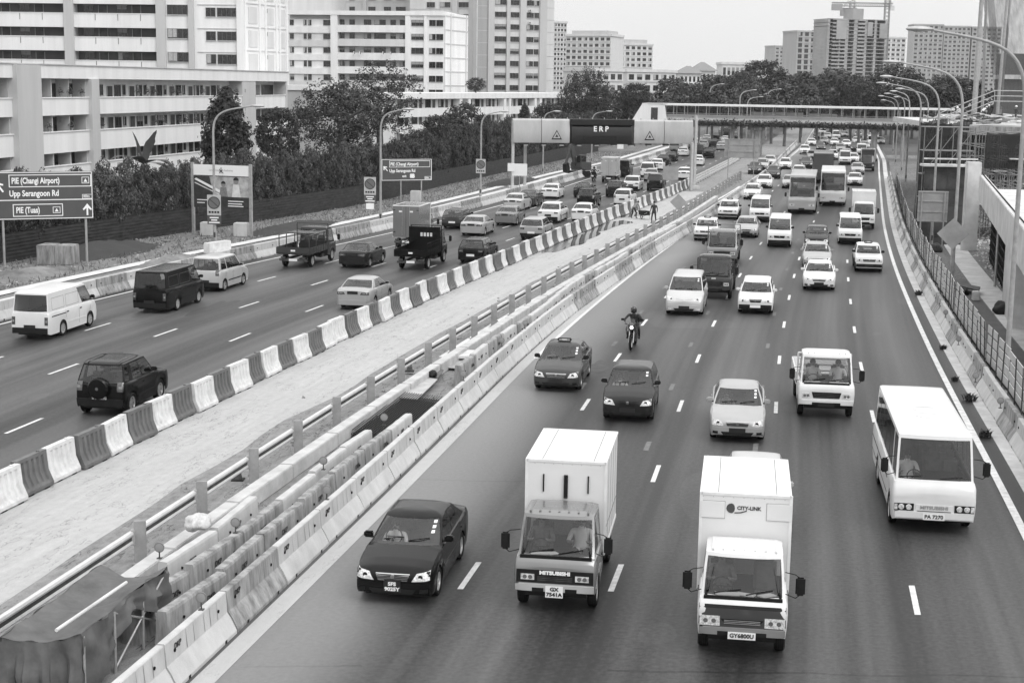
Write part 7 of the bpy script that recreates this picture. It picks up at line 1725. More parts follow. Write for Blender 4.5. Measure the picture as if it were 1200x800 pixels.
# netted scaffold tower
a = gp(1064, 263); zt = atY(1075, 143, 122).z; r = empty('netted_scaffold', (31.6, 121, 0), -.2, 'tall scaffold wrapped in dark netting left of the viaduct', 'scaffold')
m = MB(); G = []
def wavy(x0, y0, x1, y1, z0, z1, n=14, nz=10, amp=.12, seed=0): return [[(lerp(x0, x1, i / n) + amp * noise.noise(Vector((i * .5, k * .35, seed))), lerp(y0, y1, i / n) + amp * noise.noise(Vector((i * .6 + 9, k * .4, seed))), lerp(z0, z1, k / nz) - (.12 * abs(math.sin(i * .9)) if k == nz else 0)) for i in range(n + 1)] for k in range(nz + 1)]
m.grid(wavy(0, 0, 2.3, 0, .2, zt), NETD); m.grid(wavy(2.3, 0, 6.5, 30, .2, zt, 24, seed=3), NETD); m.grid(wavy(0, 0, 4.2, 30, .2, zt, 24, seed=5), NETD); m.build('netting', r)
scaffold(r, .1, 2.2, .2, 3, zt + .3, 2, 1, 5)
r = empty('timber_props', (29.8, 112, 0), -.2, 'slanting timber props leaning against the netted scaffold', 'props')
for k in range(5): m = MB(); m.tube([(k * .35, 1 + k * 1.6, 0), (2.4 + k * .2, 5 + k * 1.6, 4.2)], .07, CONCD, 5); m.build('prop', r)
# dark formwork wall
A_ = atY(1087, 286, 107); r = empty('formwork_wall', (28.7, 108, 0), -.05, 'dark formwork wall with a panel grid behind the rectangular sign back', 'wall'); zt = atY(1110, 196, 107).z; FW = mat('formwork', .06, rough=.8, var=.03, scale=.8); m = MB(); m.box(0, 3.3, 0, .2, 0, zt, FW)
for x in np.arange(0, 3.4, .8): m.box(x - .02, x + .02, -.03, 0, 0, zt, DSTEEL)
for z in np.arange(.6, zt, 1.1): m.box(0, 3.3, -.035, 0, z, z + .04, DSTEEL)
m.build('panel', r); m = MB(); m.box(-.2, 3.5, -.4, .9, zt, zt + .15, CONCL); m.box(-.2, 3.5, -.45, -.35, zt + .5, zt + .6, PLASW); m.build('walkway', r); scaffold(r, -.1, 3.4, .3, 1.8, 8.2, 3, 1, 5)
# upper deck with workers
zd = atY(1140, 143, 160).z
r = empty('viaduct_deck', (38.5, 146, 0), -.12, 'unfinished upper viaduct deck with debris at eye level on the right', 'viaduct'); m = MB(); m.box(1.6, 32, 0, 38, zd - .5, zd, SITE); m.box(1.0, 32, -1.4, 0, zd - .9, zd - .1, CONCD); m.build('deck', r, smooth=False)
for k in range(5):
    for yy in (3, 16): m = MB(); m.box(2 + k * 4, 2.6 + k * 4, yy, yy + .6, 0, zd - .5, CONCD); m.build('column', r)
m = MB(); m.box(1.8, 30, 6, 6.3, 0, zd - .6, mat('deep_shade_board', .03, rough=.9)); m.build('back_board', r)  # dark sheet added to paint the deep shade under the deck
scaffold(r, 1.2, 22, .6, 5, zd - .5, 18, 2, 7, rad=.045)
q = random.Random(8)
for k in range(80):
    m = MB(); x, y = q.uniform(2.5, 15), q.uniform(-.8, 16); l = q.uniform(.8, 2.8); M = Matrix.Translation((x, y, zd + q.uniform(.06, .75))) @ Matrix.Rotation(q.uniform(-.6, .6), 4, 'Z') @ Matrix.Rotation(q.uniform(-.3, .3), 4, 'Y'); m.box(-l / 2, l / 2, -.2, .2, -.03, .1, (CONCL, CONCD, PLASW, DSTEEL)[k % 4], 0, M); o = m.build('timber', None); o.parent = None; o.location = r.location; o.rotation_euler = r.rotation_euler; tag(o, 'board lying in the debris on the upper viaduct deck', 'board', 'boards on the upper deck')
r = empty('stair_rail', (44.6, 150, zd), -.1, 'sloping steel stair rail rising at the right edge of the upper deck', 'stair'); m = MB()
for dz in (.0, .5, 1.0): m.tube([(-3.5, 0, dz), (1.5, 0, 2.2 + dz), (4.5, 0, 2.2 + dz)], .05, STEEL, 5)
for k in range(6): x = -3.5 + k; m.tube([(x, 0, max(0, (x + 3.5) * .44)), (x, 0, (x + 3.5) * .44 + 1)], .035, STEEL, 5)
m.build('rail', r)
# lower viaduct: pale parapet wall, piers and slab
A_ = Vector((31.3, 103, 0)); B_ = Vector((19.0, 54.6, 0)); d = (A_ - B_); r = empty('viaduct_wall', B_, -math.atan2(d.x, d.y), 'pale concrete viaduct edge wall on piers at the right edge', 'viaduct'); Lw = d.length; zt = atY(1147, 205, 103).z; zw = atY(1149, 235, 103).z
m = MB(); m.box(-.25, .15, 0, Lw, zw, zt, SITE, .03); m.box(.15, 16, 0, Lw, zw + .2, zw + .8, CONCL); m.build('parapet_wall', r)
m = MB()
for y in np.arange(.6, Lw, .7): m.tube([(-.05, y, zt), (-.05, y, zt + .1)], .03, TRIM, 5)
m.build('anchor_studs', r)
for y0, y1 in ((15.5, 22.5),):
    m = MB(); m.box(0, .7, y0, y1, 0, zw, SITE, .03); m.build('pier', r)
m = MB(); m.box(.5, .7, 22.5, 46, 0, zw + .1, FW)
for y in np.arange(22.6, 46, .9): m.box(.44, .5, y - .04, y + .04, 0, zw, TRIM)
for z in np.arange(.4, zw, .55): m.box(.42, .5, 22.5, 46, z - .03, z + .03, TRIM)
m.build('shuttering', r); m = MB(); m.tube([(.1, 31, 0), (.1, 31, zw)], .07, STEEL); m.build('prop', r)
p = gp(1140, 300); zt = atY(1140, 190, 104).z; b = MB(); b.box(-.5, .45, -.3, .5, 0, zt, SITE, .04); b.box(.45, .6, -.32, -.1, zt - 2.2, zt - 1.1, TRIM); o = b.build('concrete_pier', None, (31.0, 104.2, 0)); o.rotation_euler.z = -.1; tag(o, 'pale upright concrete pier at the far end of the viaduct wall', 'pier')
r = empty('scaffold_deck', (34, 112, 0), -.1, 'forest of scaffold pipes standing behind the viaduct wall', 'scaffold'); scaffold(r, 0, 13, 0, 10, 7.6, 15, 3, 8, rad=.04)
m = MB(); m.box(-.5, 14, -.4, 10, 2.6, 2.9, CONCL); m.build('platform', r)
for x0, x1, z0, z1, k in ((0, 2.6, 5.2, 7.8, 1), (4.2, 6.0, 3.2, 6.0, 2), (7.5, 11, 5.6, 7.6, 3)): m = MB(); m.grid(wavy(x0, -.25, x1, -.25, z0, z1, 8, 6, .2, k), NETD); m.build('netting', r)
for k in range(34): m = MB(); x = 1.0 + k * .36 + .1 * math.sin(k * 5); m.tube([(x, -1.2 + .3 * math.sin(k), 2.9), (x + .08 * math.sin(k * 3), -1.2, 4.6 + .5 * math.sin(k * 1.7))], .022, CONCD, 4); m.build('rebar', r)
for k in range(12): m = MB(); x = k * 1.1; m.box(x - .5, x + .5, -.6, .2, 4.1 + .9 * (k % 3), 4.18 + .9 * (k % 3), (CONCL, CONCD, PLASW)[k % 3]); m.build('plank', r)
# driving range poles and net
def pole(px0, y0, px1, y1, Y, rad, label):
    a, b = atY(px0, y0, Y), atY(px1, y1, Y); m = MB(); d = b - a; a0 = a - d * (a.z / d.z); m.tube([a0, b], [rad * 1.3, rad * .7], PSTEEL, 10); tag(m.build('net_pole'), label, 'pole', 'tall poles carrying the net')
pole(1141, 140, 1151, -12, 185, .32, 'thickest tall pole left of the net'); pole(1151, 135, 1156, -12, 200, .2, 'tall pole just right of the thickest one'); pole(1169, 130, 1181, -12, 195, .2, 'third tall net pole from the left'); pole(1172, 130, 1185, -12, 205, .2, 'rightmost tall net pole in the frame')
m = MB(); a, b, c, d = atY(1156, -22, 198), atY(1170, 128, 198), atY(1215, -4, 215), atY(1215, 130, 215); G = []
for k in range(15):
    f = k / 14; row = []
    for i in range(15): g = i / 14; p = a.lerp(b, g).lerp(c.lerp(d, g), f); p.z -= .9 * math.sin(f * math.pi * 2) ** 2 * (1 - g); p.y += .6 * math.sin(g * 5 + f * 3); row.append(p)
    G.append(row)
m.grid(G, NETL); a, b = atY(1162, -10, 197), atY(1160, -10, 200); m.grid([[atY(1150, -12, 200), atY(1168, 125, 200)], [atY(1164, -12, 204), atY(1176, 125, 204)]], NETL); tag(m.build('range_net'), 'tall translucent dark net hanging between the poles at the upper right', 'net')
B = Bld((atY(1176, 95, 230).x, 230), (atY(1240, 95, 230).x, 230), 'dark roofed building behind the net at the right edge', name='range_building'); B.box('wall', 0, B.w, 0, 4, 0, atY(1190, 63, 230).z, wallm('range_wall', .09)); B.box('roof', -.3, B.w, -.6, 4, atY(1190, 93, 230).z, atY(1190, 88, 230).z, W1); B.done()
# black covered heap and bits on the site
lump('covered_heap', gp(1176, 368), .5, TRIM, 'black plastic covered heap beside the near viaduct pier', 'heap', 5, .8); lump('covered_heap', gp(1128, 345), .32, TRIM, 'black bag like heap beside the diamond sign post', 'heap', 6, .7); lump('covered_heap', gp(1096, 295), .4, DSTEEL, 'dark tank like heap under the rectangular sign back', 'heap', 7, .9)
flat_obj('timber_board', [(1118, 333), (1147, 340), (1149, 336), (1121, 330)], .35, .08, DSTEEL, 'dark plank lying across the footpath by the diamond sign', 'plank')
block(1143, 352, .35, .5, .4, PLASW, 'marker_block', 'small white block on the footpath beside the dark plank', 'block')
# excavator on the left verge beyond the gantry
def excavator():
    p = gp(679, 207); r = empty('excavator', p, 2.4, 'dark excavator with a raised arm on the left verge under the gantry', 'excavator'); E = mat('excavator_paint', .06, rough=.6, var=.02)
    m = MB()
    for s in (1, -1): m.box(s * 1.1 - .25, s * 1.1 + .25, -1.6, 1.6, 0, .75, TRIM, .2)
    m.build('track', r); m = MB(); m.box(-1.2, 1.2, -1.7, .9, .85, 1.9, E, .1); m.build('body', r); m = MB(); m.box(-1.15, -.2, -.4, 1.1, 1.2, 2.9, E, .08); m.box(-1.17, -.18, -.2, .9, 2.0, 2.7, DGLASS); m.box(-1.0, -.35, .9, 1.12, 1.9, 2.7, DGLASS); m.build('cab', r)
    m = MB(); m.prism([(.6, 1.3), (1.2, 1.5), (2.2, 4.0), (1.9, 4.3), (1.3, 3.6), (.4, 1.8)], .1, .45, E, 'X'); m.build('boom', r); m = MB(); m.prism([(1.9, 4.3), (2.3, 4.2), (3.3, 1.8), (3.0, 1.7)], .12, .42, E, 'X'); m.build('stick', r); m = MB(); m.prism([(3.0, 1.9), (3.5, 1.7), (3.4, .7), (2.7, .5), (2.6, 1.1)], -.15, .7, TRIM, 'X'); m.build('bucket', r); r.scale = (.72, .72, .9)
excavator()

# ------------------------------------------------------------------ haze
m = bpy.data.materials.new('haze_air'); m.use_nodes = True; nt = m.node_tree; nt.nodes.clear(); pv = nt.nodes.new('ShaderNodeVolumePrincipled'); pv.inputs['Color'].default_value = (.93, .93, .93, 1); pv.inputs['Density'].default_value = .0001; pv.inputs['Anisotropy'].default_value = .0
o_ = nt.nodes.new('ShaderNodeOutputMaterial'); nt.links.new(pv.outputs[0], o_.inputs['Volume'])
hb = MB(); hb.box(-3100, 3100, -80, 2000, -1.2, 130, m); tag(hb.build('haze', smooth=False), 'thin even haze over the whole scene', None, None, 'stuff')

AC = mat('aircon_case', .6, rough=.6, var=.05, scale=3); b = MB(); b.box(-.4, .4, -.35, 0, 0, .55, AC, .03); b.lathe([(.2, -.36), (.001, -.36)], SEAT, c=(-.08, 0, .28), axis='Y', n=14); o = b.build('a'); acm = o.data; bpy.data.objects.remove(o)
qa = random.Random(4)
def dress(root_name_label, xs, zs, y, me, nm, p=.5):
    r = [o for o in COL.objects if o.get('label', '').startswith(root_name_label)][0]
    for x in xs:
        for z in zs:
            if qa.random() < p: o = bpy.data.objects.new(nm, me); COL.objects.link(o); o.parent = r; o.location = (x + qa.uniform(-.2, .2), y, z)
t4 = [o for o in COL.objects if o.get('label', '').startswith('tall tower block with')][0]
dress('tall tower block with', [13.4, 4.0, 8.2], [zt_ * 2.86 + 25 for zt_ in range(0, 12)], -.1, acm, 'air_conditioner', .6)
dress('tall white slab block', [xx for xx in (B_.x - A_.x - 1.2,)], [8 + 2.97 * k for k in range(6)], 0, acm, 'air_conditioner', .6)
pb = MB(); q = random.Random(2)
pb.lathe([(.1, 0), (.16, .25), (.001, .25)], CONCD, n=8)
for k in range(60): c = Vector((q.gauss(0, .17), q.gauss(0, .1), .3 + abs(q.gauss(0, .2)))); u = Vector((q.gauss(0, 1), q.gauss(0, 1), q.gauss(0, 1))).normalized() * .09; v = u.orthogonal().normalized() * .05; pb.add([c - u, c - v, c + u, c + v], [(0, 1, 2, 3)], LEAFM)
o = pb.build('p', smooth=False); ppm = o.data; bpy.data.objects.remove(o)
dress('long white four storey', [28 + 1.9 * k for k in range(24)], [9.09, 6.29], .05, ppm, 'potted_plant', .4)
lm = MB(); lm.box(-.02, .02, -1.6, 0, 0, .03, STEEL); lm.box(-.012, .012, -1.5, -.9, -.7, 0, CLW if 'CLW' in globals() else PLW); lm.box(-.012, .012, -.8, -.3, -.55, 0, SEAT); o = lm.build('l'); lmm = o.data; bpy.data.objects.remove(o)
dress('mid rise white block', [13 + 1.3 * k for k in range(9)], [H - .6 for H in (17.5,)], 0, lmm, 'laundry', .6)
# ------------------------------------------------------------------ traffic
PR = {}
def proto(kind):
    """build one of each kind on first demand; returns (root, kind length)"""
    if kind in PR: return PR[kind]
    k = kind
    if k == 'sedan_a': r, sp, _ = car('sedan', plates=[('SFS', '9025Y'), 'SFS 9025Y']); L = sp['L']
    elif k == 'taxi_dark': r, sp, _ = car('sedan', taxi=True); L = sp['L']
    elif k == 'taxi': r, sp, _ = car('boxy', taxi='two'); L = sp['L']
    elif k == 'suv_spare': r, sp, _ = car('suv', plates=['', 'SFL 8022G'], spare=True); L = sp['L']
    elif k == 'van_glass': r, sp, _ = car('van', detail=3); L = sp['L']
    elif k in ('sedan', 'boxy', 'hatch', 'wagon', 'mpv', 'suv', 'van', 'kangoo', 'coach'): r, sp, _ = car(k); L = sp['L']
    elif k == 'minibus': r, sp, _ = car('minibus', plates=['PA 7270', '']); L = sp['L']
    elif k == 'truck_mitsu': r, sp, _ = cab_lorry(cabL=1.65, W=1.72, H=2.0, L=4.75, body='box', boxw=1.7, boxz=(.8, 2.8), boxmat=PLW_BOX, panel='band', txt='MITSUBISHI', plates=(('GX', '7541A'), True), bumper=mat('bumper_silver', .5, rough=.4, metal=.3)); L = 4.75
    elif k == 'truck_city': r, sp, _ = cab_lorry(cabL=1.6, W=1.72, H=1.97, L=4.75, body='box', boxw=1.76, boxz=(.8, 2.78), boxmat=PLW_BOX, panel='dark', plates=('GY6800U', True), bumper=mat('bumper_grey', .2, rough=.5)); L = 4.75
    elif k == 'truck_box': r, sp, _ = cab_lorry(body='box', boxmat=None, boxz=(.8, 2.8), W=1.75, L=4.9); L = 4.9
    elif k == 'canter': r, sp, _ = cab_lorry(body='flat', W=1.85, cabL=1.65, H=2.1, L=4.8, boxw=1.85, second='low'); L = 4.8
    elif k == 'lorry': r, sp, _ = cab_lorry(body='flat', W=1.9, cabL=1.65, H=2.15, L=5.6, boxw=2.0, txt='ISUZU', name='lorry', second='low'); L = 5.6
    elif k == 'crew_lorry': r, sp, _ = cab_lorry(body='flat', W=1.85, cabL=1.65, H=2.15, L=5.4, boxw=2.0, name='lorry', R_=.38); L = 5.4
    PR[kind] = [r, L, False, None]; return PR[kind]
PLW_BOX = mat('box_white', .66, rough=.45, var=.03, scale=.8)
VR = random.Random(12)
def put(kind, px, py, shade, label, side='R', far_=False, Lz=None, drot=0., group=None, cat=None):
    P = proto(kind); r, L = P[0], P[1]; p = gp(px, py, .32 if kind in ('minibus', 'coach', 'canter') or 'truck' in kind or 'lorry' in kind else .18); p.z = 0
    drot += .05 if side == 'L' else .035
    c = cR1 if side == 'R' else cL1
    if side == 'R' and p.y > 90: c = (cR1 + cR2) / 2
    h = head(c, p.y + L / 2) + drot; mid = p + Vector((-math.sin(h), math.cos(h), 0)) * (L / 2)
    rz = h + (math.pi if side == 'R' else 0); pm = PAINT[shade]
    cats = dict(sedan='car', sedan_a='car', taxi='taxi', taxi_dark='taxi', boxy='car', hatch='car', wagon='car', mpv='car', suv='car', suv_spare='car', van='van', van_glass='van', kangoo='van', coach='coach', minibus='minibus', truck_mitsu='lorry', truck_city='lorry', truck_box='lorry', canter='lorry', lorry='lorry', crew_lorry='lorry')
    grp = group or ('vehicles coming towards the camera on the right carriageway' if side == 'R' else 'vehicles driving away on the left carriageway')
    if far_:
        if P[3] is None: P[3] = join_tree(r, r.name.split('.')[0])
        o = bpy.data.objects.new(r.name.split('.')[0], P[3]); COL.objects.link(o); repaint(o, pm)
    elif not P[2]:
        P[2] = True; o = r; get_tree(r)
        for ch in get_children_rec(r): repaint(ch, pm)
    else:
        o = copy_tree(r, paint=pm)
    o.location = (mid.x, mid.y, 0); o.rotation_euler = (0, 0, rz + VR.uniform(-.012, .012)); o.scale = (1, 1, 1) if py > 380 else (VR.uniform(.97, 1.03), VR.uniform(.95, 1.04), VR.uniform(.95, 1.03)); tag(o, label, cat or cats[kind], grp); return o
def get_children_rec(r):
    out = []
    def rec(n):
        for k in n[1]: out.append(k[0]); rec(k)
    rec(get_tree(r)); return out
Rr = [('sedan_a', 460, 699, 'black', 'black sedan with bright headlamps beside the concrete barrier, nearest the camera'),
 ('truck_mitsu', 649, 702, 'mid', 'box lorry with a grey cab lettered MITSUBISHI and a white cargo box'),
 ('truck_city', 868, 754, 'white', 'white box lorry with a dark nose and CITY-LINK on its cargo box'),
 ('minibus', 1095, 612, 'white', 'large white minibus lettered MITSUBISHI in the outer lane near the right edge'),
 ('taxi_dark', 652, 454, 'dgrey', 'dark grey taxi with a black roof sign beside the concrete barrier'),
 ('hatch', 735, 489, 'dark', 'dark hatchback behind the MITSUBISHI box lorry, right of the dark taxi'),
 ('sedan', 864, 513, 'silver', 'silver sedan with a light roof behind the CITY-LINK lorry'),
 ('canter', 967, 480, 'white', 'small white open lorry with a pale cab and two people in it'),
 ('mpv', 801, 366, 'light', 'pale people carrier in front of the dark lorry'),
 ('lorry', 836, 344, 'dgrey', 'dark grey lorry with a flat cab behind the pale people carrier'),
 ('crew_lorry', 846, 306, 'mid', 'grey open lorry directly behind the dark grey one'),
 ('wagon', 885, 364, 'white', 'white estate car with a black bumper right of the dark lorry'),
 ('sedan', 960, 337, 'white', 'white sedan leading two others in the third lane'),
 ('sedan', 957, 312, 'silver', 'silver sedan close behind the white one in the third lane'),
 ('hatch', 957, 290, 'dark', 'dark hatchback third in the line of the third lane'),
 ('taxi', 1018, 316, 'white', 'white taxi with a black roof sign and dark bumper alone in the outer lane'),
 ('van_glass', 996, 284, 'white', 'white van with a black grille in the outer lane behind the taxi'),
 ('van_glass', 913, 287, 'white', 'white van with a pale front in the middle lane below the pale coach'),
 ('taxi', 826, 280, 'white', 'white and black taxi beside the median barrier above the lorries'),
 ('sedan', 874, 276, 'silver', 'silver sedan between the barrier side taxi and the white van'),
 ('van_glass', 890, 258, 'white', 'small white van behind the silver sedan in the second lane'),
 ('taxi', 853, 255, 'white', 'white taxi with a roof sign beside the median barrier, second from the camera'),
 ('sedan', 881, 232, 'white', 'white sedan beside the median barrier left of the two coaches'),
 ('truck_box', 1012, 264, 'white', 'small white box lorry in the outer lane behind the white van'),
 ('coach', 940, 247, 'silver', 'silver coach with a wide dark windscreen, left of the two nearest coaches'),
 ('coach', 976, 238, 'white', 'taller white coach with a high roof, right of the two nearest coaches')]
for t in Rr: put(*t)
RF = [('coach', 964, 212, 'dgrey', 'dark coach behind the two pale coaches'), ('sedan', 1002, 216, 'white', 'white sedan right of the white coach'), ('sedan', 895, 219, 'white', 'white sedan in the barrier lane left of the coaches, farther one'), ('sedan', 925, 219, 'silver', 'silver sedan just above the silver coach on the left'), ('hatch', 936, 208, 'white', 'white hatchback above the silver coach'),
 ('sedan', 906, 208, 'black', 'black car half hidden behind the barrier lane sedan'), ('sedan', 1005, 203, 'silver', 'silver sedan between the dark coach and the far lorry'), ('truck_box', 1017, 198, 'dgrey', 'dark fronted lorry far back in the outer lane'), ('sedan', 920, 197, 'white', 'white sedan in the barrier lane high in the queue'), ('sedan', 945, 196, 'dark', 'dark sedan in the second lane high in the queue'), ('sedan', 952, 186, 'silver', 'silver sedan in the second lane near the footbridge'), ('hatch', 943, 180, 'white', 'white hatchback in the barrier lane near the footbridge'),
 ('sedan', 976, 186, 'white', 'white sedan in the third lane near the footbridge'), ('sedan', 962, 176, 'dark', 'dark sedan in the second lane just below the footbridge'), ('van', 990, 192, 'white', 'white van in the third lane behind the white coach'), ('sedan', 992, 184, 'silver', 'silver sedan behind the white van near the footbridge'), ('sedan', 1000, 190, 'white', 'white sedan left of the far dark fronted lorry'), ('hatch', 985, 178, 'mid', 'grey hatchback in the third lane near the footbridge')]
for t in RF: put(*t, far_=True)
rq = random.Random(77)
for (x, y, k, s) in [(951, 170, 'sedan', 'white'), (966, 168, 'sedan', 'silver'), (978, 170, 'sedan', 'white'), (958, 163, 'hatch', 'dark'), (970, 162, 'sedan', 'silver'), (980, 163, 'van', 'white'), (992, 172, 'sedan', 'white'), (1002, 176, 'sedan', 'dark'), (1010, 181, 'van', 'white'), (1004, 168, 'sedan', 'white'), (1014, 174, 'sedan', 'silver'), (1022, 170, 'van', 'white'), (1016, 165, 'sedan', 'white'), (964, 157, 'sedan', 'white'), (972, 156, 'sedan', 'dark'), (980, 157, 'truck_box', 'white'), (990, 160, 'sedan', 'silver'), (1006, 160, 'sedan', 'white'), (1025, 163, 'sedan', 'white'), (1032, 168, 'sedan', 'silver')]:
    put(k, x, y, s, 'tiny %s %s in the distant queue around the footbridge on the right carriageway' % (dict(white='white', silver='silver', dark='dark')[s], dict(sedan='sedan', hatch='hatchback', van='van', truck_box='box lorry')[k]), far_=True, group='distant queue on the right carriageway')
# hidden car behind the CITY-LINK lorry
put('hatch', 884, 620, 'light', 'pale roofed car mostly hidden behind the CITY-LINK box lorry').scale = (.97, .97, .9)
LL = [('suv_spare', 117, 482, 'black', 'black off road car with a covered spare wheel on its tailgate'), ('van', 35, 393, 'white', 'white panel van at the left edge of the photo'), ('van', 175, 363, 'black', 'black panel van behind the small silver van'), ('kangoo', 240, 338, 'light', 'small silver van next to the outer concrete barrier'),
 ('crew_lorry', 343, 308, 'dgrey', 'grey pickup lorry with a rack on its bed by the outer barrier'), ('sedan', 412, 311, 'dark', 'dark rounded sedan with a pale rear window between the two lorries'), ('sedan', 413, 359, 'silver', 'silver sedan in the inner lane beside the striped barriers'), ('truck_box', 475, 287, 'mid', 'closed grey box lorry seen from behind by the outer barrier'), ('crew_lorry', 481, 310, 'black', 'black open lorry in front of the grey box lorry'),
 ('wagon', 551, 306, 'black', 'black car in the inner lane beside the striped barriers'), ('wagon', 529, 266, 'dgrey', 'dark estate car beside the outer barrier left of the silver sedan'), ('sedan', 552, 274, 'silver', 'silver sedan just right of the dark estate car'), ('sedan', 591, 262, 'mid', 'grey sedan in the middle lane of the left carriageway'), ('sedan', 600, 245, 'light', 'pale sedan beside the outer barrier left of the gantry leg'), ('sedan', 616, 240, 'dgrey', 'dark silver sedan right behind the pale one at the outer barrier'),
 ('wagon', 622, 279, 'silver', 'silver estate car in the inner lane beside the striped barriers'), ('boxy', 642, 259, 'white', 'white boxy sedan with a black bumper in the middle lane'), ('sedan', 680, 258, 'white', 'white sedan in the inner lane close to the striped barriers'), ('sedan', 643, 231, 'white', 'white sedan in the outer lane right of the gantry legs'), ('suv', 686, 241, 'black', 'black off road car in the middle lane above the white sedan'), ('sedan', 681, 230, 'dark', 'dark sedan just ahead of the black off road car'), ('hatch', 719, 229, 'dark', 'dark hatchback in the middle lane under the black gantry panel'), ('hatch', 729, 239, 'white', 'white hatchback beside the striped barriers under the black gantry panel')]
for t in LL: put(*t, side='L')
LF = [('boxy', 739, 222, 'white', 'white sedan with a dark tail ahead of the white hatchback'), ('truck_box', 713, 211, 'light', 'pale lorry in the outer lane below the excavator side'), ('van', 729, 206, 'dark', 'dark van ahead of the pale lorry'), ('suv', 767, 222, 'black', 'black off road car just left of the right gantry legs'), ('sedan', 762, 211, 'silver', 'silver sedan ahead of the black off road car by the gantry legs'), ('mpv', 758, 206, 'white', 'white people carrier in the middle lane left of the gantry legs'), ('sedan', 769, 198, 'white', 'white sedan ahead of the white people carrier'), ('sedan', 777, 192, 'dark', 'dark sedan ahead in the outer lane, left of two'), ('sedan', 786, 188, 'dark', 'dark sedan ahead in the outer lane, right of two'), ('sedan', 801, 209, 'white', 'white sedan behind the right gantry legs'), ('sedan', 817, 193, 'white', 'white sedan just right of the gantry beyond it'), ('van', 818, 184, 'dark', 'dark van beyond the gantry on the right'), ('sedan', 830, 184, 'black', 'black sedan beyond the gantry left of the dark sign back')]
for t in LF: put(*t, side='L', far_=True)
for (x, y, k, s) in [(800, 182, 'sedan', 'white'), (812, 176, 'sedan', 'dark'), (824, 173, 'hatch', 'silver'), (836, 171, 'sedan', 'dark'), (845, 175, 'sedan', 'silver'), (850, 167, 'sedan', 'white'), (838, 163, 'sedan', 'dark'), (852, 160, 'van', 'dark'), (846, 156, 'sedan', 'silver'), (828, 166, 'sedan', 'silver'), (860, 164, 'sedan', 'dark'), (790, 178, 'van', 'silver')]:
    put(k, x, y, s, 'tiny %s %s in the distant queue under the footbridge on the left carriageway' % (s, dict(sedan='sedan', hatch='hatchback', van='van')[k]), side='L', far_=True, group='distant queue on the left carriageway')
for (x, y, s, l) in [(884, 203, 'dark', 'dark car parked between the barriers on the median, nearest'), (893, 198, 'silver', 'silver car parked on the median behind the dark one'), (902, 193, 'light', 'pale car parked on the median farthest up')]: put('sedan', x, y, s, l, far_=True, group='cars parked on the median')
# lettering and details on particular vehicles
bpy.context.view_layer.update()
def root_of(lbl): return [o for o in COL.objects if o.get('label', '').startswith(lbl)][0]
c_ = root_of('white box lorry with a dark nose')
yb = 4.75 / 2 - 1.6 - .02 - .08
m = MB(); text_mb(m, 'CITY-LINK', .1, Matrix.Translation((.17, yb + .004, 2.5)) @ FRONTM, mat('dark_letter', .06), .004, 'LEFT', bold=.004, xs=1.0)
q = [(.28 + .085 * math.cos(t) * (1.2 if math.cos(t) > 0 else .8), 2.49 + .1 * math.sin(t)) for t in np.linspace(0, 2 * math.pi, 13)[:-1]]; m.prism(q, yb + .002, yb + .008, mat('dark_letter', .06), 'Y'); m.tube([(.22, yb + .006, 2.4), (.1, yb + .006, 2.41), (-.02, yb + .006, 2.45)], .012, mat('dark_letter', .06), 5); m.build('box_lettering', c_)
for s in (1, -1): m = MB(); x = s * .65; m.box(x - .24, x + .24, yb + .002, yb + .02, 2.28, 2.62, PLW_BOX, .006); m.box(x - .245, x + .245, yb + .001, yb + .006, 2.275, 2.625, SEAT); m.build('front_hatch', c_)
c_ = root_of('box lorry with a grey cab'); yb = 4.75 / 2 - 1.65 - .1; m = MB(); m.tube([(0, yb + .03, 2.0), (0, yb + .03, 2.5)], .045, TRIM, 8)
for s in (.48, -.48): m.tube([(s, yb + .02, 2.12), (s, yb + .04, 2.3), (s, yb + .02, 2.5)], .016, TRIM, 6)
m.build('cable', c_)
# roof canopies on the open lorries of the left side
c_ = root_of('grey pickup lorry'); m = MB(); RK = PAINT['dgrey']
for x in (-.9, .9):
    for y in (-2.5, -1.2, .3): m.tube([(x, y, .9), (x, y, 1.95)], .03, RK, 6)
    m.tube([(x, -2.5, 1.95), (x, .4, 1.95)], .03, RK, 6)
m.box(-.95, .95, -1.2, .4, 1.93, 1.98, RK); m.build('canopy_frame', c_)
c_ = root_of('black open lorry'); m = MB(); RK = PAINT['black']; m.box(-.98, .98, .5, .56, .9, 2.35, RK)
for x in (-.95, .95):
    for z in (1.45, 1.62): m.tube([(x, -2.5, z), (x, .5, z)], .022, RK, 6)
    for y in (-2.5, -1.5, -.5): m.tube([(x, y, 1.2), (x, y, 1.62)], .022, RK, 6)
for k in range(4): m.box(-.25 + k * .2, -.12 + k * .2, .485, .5, 1.75, 1.98, CONCL)
m.build('stake_rails', c_)
